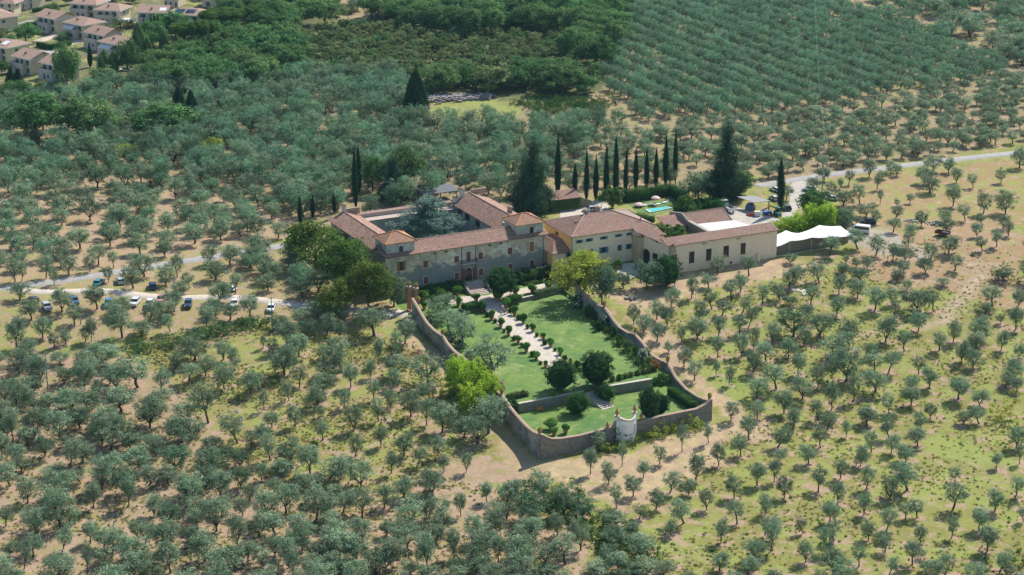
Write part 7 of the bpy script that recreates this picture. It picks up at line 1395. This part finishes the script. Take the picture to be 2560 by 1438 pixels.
# orchards further off: trees on a planted grid, thinned and shifted
def orchard(poly, sp, ang, wd, h, vs, jit=.28, keep=1.0, kind='olive', nogo=True, sp2=None, vary=(.78, 1.2)):
    q = gpoly(poly); xs_ = [a[0] for a in q]; ys_ = [a[1] for a in q]; cx, cy_ = (min(xs_)+max(xs_))/2, (min(ys_)+max(ys_))/2; R_ = math.hypot(max(xs_)-min(xs_), max(ys_)-min(ys_))/2; sp2 = sp2 or sp
    c, s_ = math.cos(R(ang)), math.sin(R(ang)); n_ = 0
    for i in range(-int(R_/sp)-1, int(R_/sp)+2):
        for j in range(-int(R_/sp2)-1, int(R_/sp2)+2):
            a, b = i*sp+random.gauss(0, sp*jit*.5), j*sp2+random.gauss(0, sp2*jit*.5); x, y = cx+a*c-b*s_, cy_+a*s_+b*c
            if random.random() > keep or not inpoly(np.array([x]), np.array([y]), q)[0] or near(x, y, sp*.5) or blocked(x, y, nogo): continue
            k = random.uniform(*vary); put(x, y, wd*k*random.uniform(.9, 1.1), h*k, random.choice(vs), kind); n_ += 1
    return n_
DEN = [4, 7, 8, 8, 9, 8, 2]
cnt = []
cnt.append(orchard([(-60, 300), (120, 250), (330, 225), (560, 228), (760, 200), (1000, 195), (1050, 300), (1070, 322), (1360, 318), (1540, 306), (1560, 335), (1390, 400), (1370, 470), (1290, 500), (1180, 480), (1050, 500), (900, 560), (770, 590), (640, 470), (420, 470), (-60, 500)], 6.5, 24, 5.6, 6.9, DEN, .4, .96, sp2=6.5))
cnt.append(orchard([(-60, 480), (420, 450), (640, 440), (770, 560), (740, 605), (640, 612), (480, 632), (300, 658), (0, 705), (-60, 712)], 7.9, 20, 5.2, 5.9, [0, 2, 5, 7, 8, 9, 2], .4, .88, sp2=7.6))
cnt.append(orchard([(640, 640), (740, 620), (800, 690), (850, 760), (780, 800), (700, 800), (640, 790)], 7.0, 10, 5.8, 5.8, DEN, .4, .92))
cnt.append(orchard([(1395, 405), (1560, 335), (1800, 305), (2000, 290), (2250, 245), (2500, 200), (2640, 190), (2640, 352), (2400, 380), (2100, 422), (1990, 440), (1890, 450), (1740, 425), (1700, 470), (1500, 480), (1400, 480)], 5.4, 14, 3.9, 4.1, [0, 1, 3, 5, 6, 0, 2], .35, .9))
cnt.append(orchard([(1545, -90), (1575, 60), (1505, 180), (1530, 270), (1590, 303), (1800, 300), (2000, 282), (2250, 238), (2500, 197), (2560, 195), (2360, 105), (2210, 55), (2060, -20), (1990, -90)], 4.2, -64, 4.5, 5.2, [8, 8, 9, 8, 8], .10, .99, 'plantation', sp2=8.6, vary=(.9, 1.12)))
cnt.append(orchard([(2040, -60), (2210, 45), (2370, 100), (2560, 190), (2640, 190), (2640, -120), (2040, -120)], 10, 10, 8.6, 7.4, [8, 7, 9, 2], .5, .80))
cnt.append(orchard([(1100, -90), (1540, -90), (1490, 5), (1200, 12), (1080, 0)], 10, 8, 6.5, 5.8, [0, 7, 2], .3, .85))
cnt.append(orchard([(780, -90), (1100, -90), (1080, 10), (900, 40), (800, 30)], 9, 8, 6.0, 5.6, [0, 7, 4], .3, .7))
# the front slope: fill the few gaps between listed trees on the left foreground, none on the open grass
cnt.append(orchard([(-80, 900), (200, 905), (560, 1110), (700, 1180), (1180, 1230), (1300, 1250), (1560, 1320), (1640, 1440), (1640, 1560), (-80, 1560)], 6.0, 18, 4.4, 4.6, [0, 1, 3, 5, 7, 4, 7, 6], .4, .7, vary=(.6, 1.3)))
cnt.append(orchard([(1640, 1440), (2640, 1440), (2700, 1560), (1640, 1560)], 7.5, 18, 3.8, 4.6, [0, 1, 3, 5], .4, .8))
# the land goes on past the picture's edges
cnt.append(orchard([(2560, 400), (3300, 330), (3500, 1700), (2570, 1700)], 8.5, 18, 3.8, 4.6, [0, 1, 3, 5], .4, .8)); cnt.append(orchard([(-700, 700), (-10, 700), (-10, 1700), (-900, 1700)], 8, 18, 4.6, 5, [0, 1, 3, 5], .4, .8))
cnt.append(orchard([(-900, 1560), (2640, 1560), (2640, 1900), (-900, 1900)], 7.5, 18, 4.4, 4.8, [0, 1, 3, 5, 7], .4, .8)); cnt.append(orchard([(2640, 190), (3200, 120), (3200, 320), (2640, 350)], 6.5, 14, 4.4, 4.4, [0, 1, 3, 5], .35, .9))
cnt.append(orchard([(-700, 250), (-60, 250), (-60, 700), (-700, 700)], 8, 24, 6.1, 5.8, DEN, .4, .9)); cnt.append(orchard([(600, -170), (3100, -170), (3100, 190), (2640, 190), (2640, -90), (600, -90)], 9, 24, 7.5, 6.5, DEN, .4, .9))
print('OLIVES listed', NLIST, 'scattered', cnt, 'total', len(olist))
# bare ring of soil round each listed foot
fx = np.array([o[0] for o in olist]); fy = np.array([o[1] for o in olist]); kd = {}
for i, o in enumerate(olist): kd.setdefault((int(o[0]//4), int(o[1]//4)), []).append(o)
SO = soil.copy(); GR = green.copy()
msk = np.where((GY > 290) & (GY < 560) & (np.abs(GX) < 320))[0]
for i in msk:
    a, b = int(GX[i]//4), int(GY[i]//4)
    for da in (-1, 0, 1):
        for db in (-1, 0, 1):
            for o in kd.get((a+da, b+db), ()):
                d = math.hypot(o[0]-GX[i]+.4, o[1]-GY[i]+.3)
                if d < 2.4: k = min(1, (2.4-d)/1.2)*.62; SO[i] = max(SO[i], k+.1); GR[i] *= 1-k
for nm, arr in (('soil', SO), ('green', GR)):
    at = gm.attributes.new(nm, 'FLOAT', 'POINT'); at.data.foreach_set('value', arr.astype(np.float32))
at = gm.attributes.new('gcol', 'FLOAT_COLOR', 'POINT'); at.data.foreach_set('color', np.concatenate([gcol, np.ones((len(gcol), 1))], 1).astype(np.float32).ravel())
# the 300 that show largest stand as trees of their own; the rest are one grove
def shown(o):
    z = float(zt(o[0], o[1])); px, py = proj((o[0], o[1], z)); s_ = pxs((o[0], o[1], z))[0]
    inside = -o[2]*s_*.3 < px < 2560+o[2]*s_*.3 and -10 < py < 1438+o[3]*s_*.55
    return (o[2]*o[3]*s_*s_) if inside else 0
order = sorted(range(len(olist)), key=lambda i: -shown(olist[i]))
solo = order[:300]; rest = order[300:]
SIZES = lambda a, q1, q2: 'small' if a < q1 else ('large' if a > q2 else 'medium')
areas = sorted(shown(olist[i]) for i in solo); q1, q2 = areas[len(areas)//4], areas[3*len(areas)//4]
for t in (('the villa walnuts', 850, 720), ('the left front wall corner', 1350, 1140), ('the right front wall corner', 1777, 1050), ('the right garden wall', 1600, 860), ('the left garden wall', 1100, 880), ('the bramble thicket', 480, 850), ('the pale slabs', 2002, 730), ('the bottom left picture corner', 0, 1438), ('the bottom right picture corner', 2560, 1438), ('the bottom edge centre', 1280, 1438), ('the dirt track', 2400, 760), ('the middle of the right edge', 2560, 900), ('the bare ground below the niche', 1560, 1180), ('the middle of the left edge', 0, 900), ('the lower left edge', 0, 1180), ('the bushy gully below the garden', 1400, 1250), ('the grassy slope centre right', 2100, 1150), ('the lower left middle ground', 640, 1180), ('the lower quarter line', 900, 1300), ('the road at the right edge', 2530, 384), ('the green strip on the right slope', 2450, 1130)): land(*t)
def where8(dx, dy):
    a = math.degrees(math.atan2(-dy, dx)) % 360; return ['right of', 'up and right of', 'above', 'up and left of', 'left of', 'down and left of', 'below', 'down and right of'][int((a+22.5)//45) % 8]
def label_all(items, noun, adj):
    """items: list of (object, px, py, word); names each by the nearest landmark, the side, and its rank outwards"""
    grp = {}
    for it in items:
        o, px, py, wd_ = it; w_, lx, ly = min(LAND, key=lambda L: (L[1]-px)**2+((L[2]-py)*1.2)**2); grp.setdefault((w_, where8(px-lx, py-ly)), []).append((math.hypot(px-lx, (py-ly)*1.2), it))
    RK = ['nearest', 'second', 'third', 'fourth', 'fifth', 'sixth', 'seventh', 'eighth', 'ninth', 'tenth', 'eleventh', 'twelfth', 'thirteenth', 'fourteenth', 'fifteenth', 'sixteenth', 'seventeenth', 'eighteenth', 'nineteenth', 'twentieth']
    for (w_, d_), L in grp.items():
        for k, (_, (o, px, py, wd_)) in enumerate(sorted(L, key=lambda a: a[0])):
            o['label'] = '%s %s, %s %s %s' % (wd_, noun, RK[k] if k < 20 else 'farthest' if k == 20 else 'outlying', d_, w_)
items = []
for i in solo:
    x, y, wd, h, v, kd_ = olist[i]; z = float(zt(x, y)); v += random.choice((0, 10)); tr, cr, H, Wd, form = OLV[v]; px, py = proj((x, y, z))
    o = empty('olive_tree', (x, y, z-.05), random.uniform(0, 6.28), None, 'olive tree', 'olive trees of the grove', (wd/Wd, wd/Wd*random.uniform(.9, 1.1), h/H)); mobj('trunk', tr, o); mobj('crown', cr, o); o.rotation_euler.x = random.uniform(-.09, .09); o.rotation_euler.y = random.uniform(-.09, .09)
    items.append((o, px, py, SIZES(shown(olist[i]), q1, q2)+' '+form))
label_all(items, 'olive', None)
# ---- grove object made with geometry nodes
def grove(name, data, meshes, label, cat):
    """data: (x, y, z, sx, sz, variant); meshes: list of (trunk, crown)"""
    src = bpy.data.collections.new(name+'_kinds')
    for k, (tr, cr) in enumerate(meshes):                          # trunk and crown in one mesh, two materials
        me = bpy.data.meshes.new('%s_kind' % name); import bmesh
        bm = bmesh.new(); bm.from_mesh(tr); nf = len(bm.faces); bm.from_mesh(cr); bm.faces.ensure_lookup_table()
        for f_ in bm.faces[nf:]: f_.material_index = 1
        bm.to_mesh(me); bm.free(); me.materials.append(tr.materials[0]); me.materials.append(cr.materials[0])
        src.objects.link(bpy.data.objects.new('%s_kind_%02d' % (name, k), me))
    me = bpy.data.meshes.new(name); me.from_pydata([d[:3] for d in data], [], [])
    for nm, arr, ty in (('sc', [c for d in data for c in (d[3], d[3], d[4])], 'FLOAT_VECTOR'), ('rt', [random.uniform(0, 6.28) for d in data], 'FLOAT'), ('ix', [d[5] for d in data], 'INT')):
        a = me.attributes.new(nm, ty, 'POINT'); a.data.foreach_set('vector' if ty == 'FLOAT_VECTOR' else 'value', arr)
    o = mobj(name, me); g = bpy.data.node_groups.new(name, 'GeometryNodeTree'); g.interface.new_socket('Geometry', in_out='INPUT', socket_type='NodeSocketGeometry'); g.interface.new_socket('Geometry', in_out='OUTPUT', socket_type='NodeSocketGeometry')
    n = g.nodes; l = g.links; gi = n.new('NodeGroupInput'); go = n.new('NodeGroupOutput'); ci = n.new('GeometryNodeCollectionInfo'); ci.inputs['Collection'].default_value = src; ci.inputs['Separate Children'].default_value = True; ci.inputs['Reset Children'].default_value = True
    ip = n.new('GeometryNodeInstanceOnPoints'); ip.inputs['Pick Instance'].default_value = True
    def att(nm, ty): a = n.new('GeometryNodeInputNamedAttribute'); a.data_type = ty; a.inputs['Name'].default_value = nm; return a.outputs['Attribute']
    cb = n.new('ShaderNodeCombineXYZ'); l.new(att('rt', 'FLOAT'), cb.inputs[2]); l.new(gi.outputs[0], ip.inputs['Points']); l.new(ci.outputs[0], ip.inputs['Instance']); l.new(att('ix', 'INT'), ip.inputs['Instance Index']); l.new(cb.outputs[0], ip.inputs['Rotation']); l.new(att('sc', 'FLOAT_VECTOR'), ip.inputs['Scale']); l.new(ip.outputs[0], go.inputs[0])
    md = o.modifiers.new('grove', 'NODES'); md.node_group = g; return tag(o, label, cat, None, 'stuff')
dat = []
for i in rest:
    x, y, wd, h, v, kd_ = olist[i]; v += random.choice((0, 10)); dat.append((x, y, float(zt(x, y))-.05, wd/OLV[v][3], h/OLV[v][2], v))
grove('olive_grove', dat, [(a[0], a[1]) for a in OLV], 'silvery olive trees of the groves and plantations filling the land round the villa', 'olive grove')
# ---- broadleaf woods: dark trees one by one, the brownish thicket as one mass
LAND2 = list(LAND); wood = []
def woods(poly, sp, kinds, h, wd, keep=1.0, nogo=True):
    q = gpoly(poly); xs_ = [a[0] for a in q]; ys_ = [a[1] for a in q]; out = []
    y = min(ys_)
    while y < max(ys_):
        x = min(xs_)
        while x < max(xs_):
            a, b = x+random.uniform(-.35, .35)*sp, y+random.uniform(-.35, .35)*sp
            if random.random() < keep and inpoly(np.array([a]), np.array([b]), q)[0] and not blocked(a, b, nogo) and not near(a, b, 3):
                k = random.uniform(.75, 1.25); out.append((a, b, random.choice(kinds), h*k, wd*k))
            x += sp
        y += sp
    return out
wood += woods([(330, 200), (480, 150), (560, 110), (700, 95), (760, 180), (700, 222), (560, 232), (330, 232)], 9.5, ['oak'], 9, 11)
wood += woods([(560, 60), (700, -60), (860, 0), (820, 60), (760, 90), (640, 100)], 10, ['oak'], 8, 10.5)
wood += woods([(870, 50), (1000, 20), (1180, 28), (1420, 38), (1480, 5), (1560, -60), (1575, 60), (1500, 175), (1440, 180), (1440, 90), (1130, 90), (1050, 80)], 8.8, ['oak'], 10, 10.5)
wood += woods([(1060, 175), (1200, 195), (1450, 190), (1490, 225), (1440, 246), (1250, 240), (1080, 232)], 8.5, ['oak', 'scrub', 'oak'], 8, 9.5)
wood += woods([(0, 235), (180, 235), (300, 200), (330, 225), (240, 250), (60, 262), (0, 262)], 8.5, ['scrub', 'oak'], 6, 8)
wood += woods([(300, 130), (440, 130), (560, 120), (620, 140), (480, 160), (320, 170)], 10, ['oak', 'scrub'], 6, 7, .6)
wood += woods([(0, 20), (80, 30), (130, 20), (330, 10), (560, 10), (700, -40), (500, -60), (0, -60)], 9, ['oak', 'scrub'], 6, 6, .75, False)
wood += woods([(0, 60), (330, 60), (560, 60), (560, 100), (330, 130), (200, 120), (60, 140), (0, 200)], 8, ['oak', 'scrub', 'scrub'], 4.2, 4.4, .75, False)
wood += woods([(330, 70), (560, 50), (600, 110), (420, 130), (330, 130)], 12, ['oak'], 8, 8, .6)
wood += woods([(1270, 1180), (1400, 1190), (1480, 1260), (1560, 1330), (1660, 1380), (1640, 1440), (1500, 1360), (1380, 1280), (1290, 1240)], 7, ['scrub'], 3.0, 4.2, .55)
print('WOOD', len(wood))
random.shuffle(wood); wood = wood[:298]; items = []
for a, b, k, h, wd in wood:
    z = float(zt(a, b)); tr, cr, H, Wd = random.choice(KIND[k]); o = empty('oak_tree' if k == 'oak' else 'scrub_tree', (a, b, z-.1), random.uniform(0, 6.28), None, 'tree', 'dark leafy trees of the woods', (wd/Wd, wd/Wd, h/H)); mobj('trunk', tr, o); mobj('crown', cr, o)
    px, py = proj((a, b, z)); items.append((o, px, py, 'dark leafy' if k == 'oak' else 'dull green bushy')); cells.setdefault((int(a//8), int(b//8)), []).append((a, b))
for t in (('the wood edge above the left olives', 520, 215), ('the top edge left of centre', 800, 0), ('the dark wood top centre', 1250, 70), ('the great oak by the plantation corner', 1480, 120), ('the thicket top centre', 1000, 150)): land(*t)
label_all(items, 'tree', None)
th = woods([(640, 100), (760, 85), (900, 60), (1050, 82), (1140, 95), (1440, 95), (1440, 180), (1480, 190), (1450, 200), (1200, 205), (1060, 190), (1000, 200), (760, 192), (720, 200), (700, 130)], 5.2, [0], 4.6, 6.2)
sc = KIND['scrub']; grove('scrub_wood', [(a, b, float(zt(a, b))-.1, wd/5.8, h/5, random.choice([0, 0, 1, 1, 2])) for a, b, k, h, wd in th], [(a[0], a[1]) for a in sc], 'olive brown thicket of small leafy trees filling the slope top centre', 'thicket')
print('THICKET', len(th))
# far woods beyond the frame top so that the land does not end bare
# grass tufts and weeds
n_ = 15000; P_ = []
gpol = [gpoly(p) for p in ([(1620, 760), (1980, 660), (2300, 600), (2600, 600), (2600, 1500), (1560, 1500), (1700, 1180), (1860, 1040)], [(330, 850), (700, 800), (1060, 860), (1240, 1060), (1150, 1130), (940, 1240), (560, 1130)], [(-60, 1000), (600, 1060), (1300, 1240), (1560, 1330), (1560, 1500), (-60, 1500)])]
while len(P_) < n_:
    q = random.choice(gpol); bx = (min(a[0] for a in q), max(a[0] for a in q)); by = (min(a[1] for a in q), max(a[1] for a in q)); x, y = random.uniform(*bx), random.uniform(*by)
    if inpoly(np.array([x]), np.array([y]), q)[0] and not inpoly(np.array([x]), np.array([y]), GARD)[0] and math.sin(x*.13)*math.cos(y*.17+1)+random.gauss(0, .5) > .15: P_.append((x, y))
tuft = []
for k, m_k in enumerate(('hedge_leaf', 'yellow_leaf', 'scrub_leaf', 'straw', 'straw')):
    C, Nn, s, t = clumps([(0, 0, .15, .5, .5, .25)], 46, .3, .8, .3, .2, .3); C[:, 2] = np.abs(C[:, 2]); e_ = MB(); e_.tube([(0, 0, -.1), (0, 0, .1)], .02, 3); tuft.append((e_.mesh('stem', M['bark']), leaves('tuft', M[m_k], C, Nn, s, t, .3)))
grove('grass_tufts', [(x, y, float(zt(x, y)), random.uniform(.35, 1.1), random.uniform(.4, 1.1), random.choice([0, 1, 1, 2, 2, 3, 4, 3, 4])) for x, y in P_], tuft, 'tufts of weeds and grass scattered between the olives', 'grass')
print('OBJECTS', len(bpy.data.objects))

# ------------------------------------------------------------------ the air
m, n, l, b = nodes('haze_air'); n.remove(b); v_ = n.new('ShaderNodeVolumePrincipled'); v_.inputs['Color'].default_value = (0.42, 0.76, 0.95, 1); v_.inputs['Density'].default_value = 0.000035; v_.inputs['Anisotropy'].default_value = 0.2
l.new(v_.outputs[0], n['Material Output'].inputs['Volume']); s = MB(); s.box(-1510, -310, -60, 1510, 3010, 190); hz = s.build('haze', m); tag(hz, 'thin bluish summer haze filling the air over the valley', 'haze', None, 'stuff')
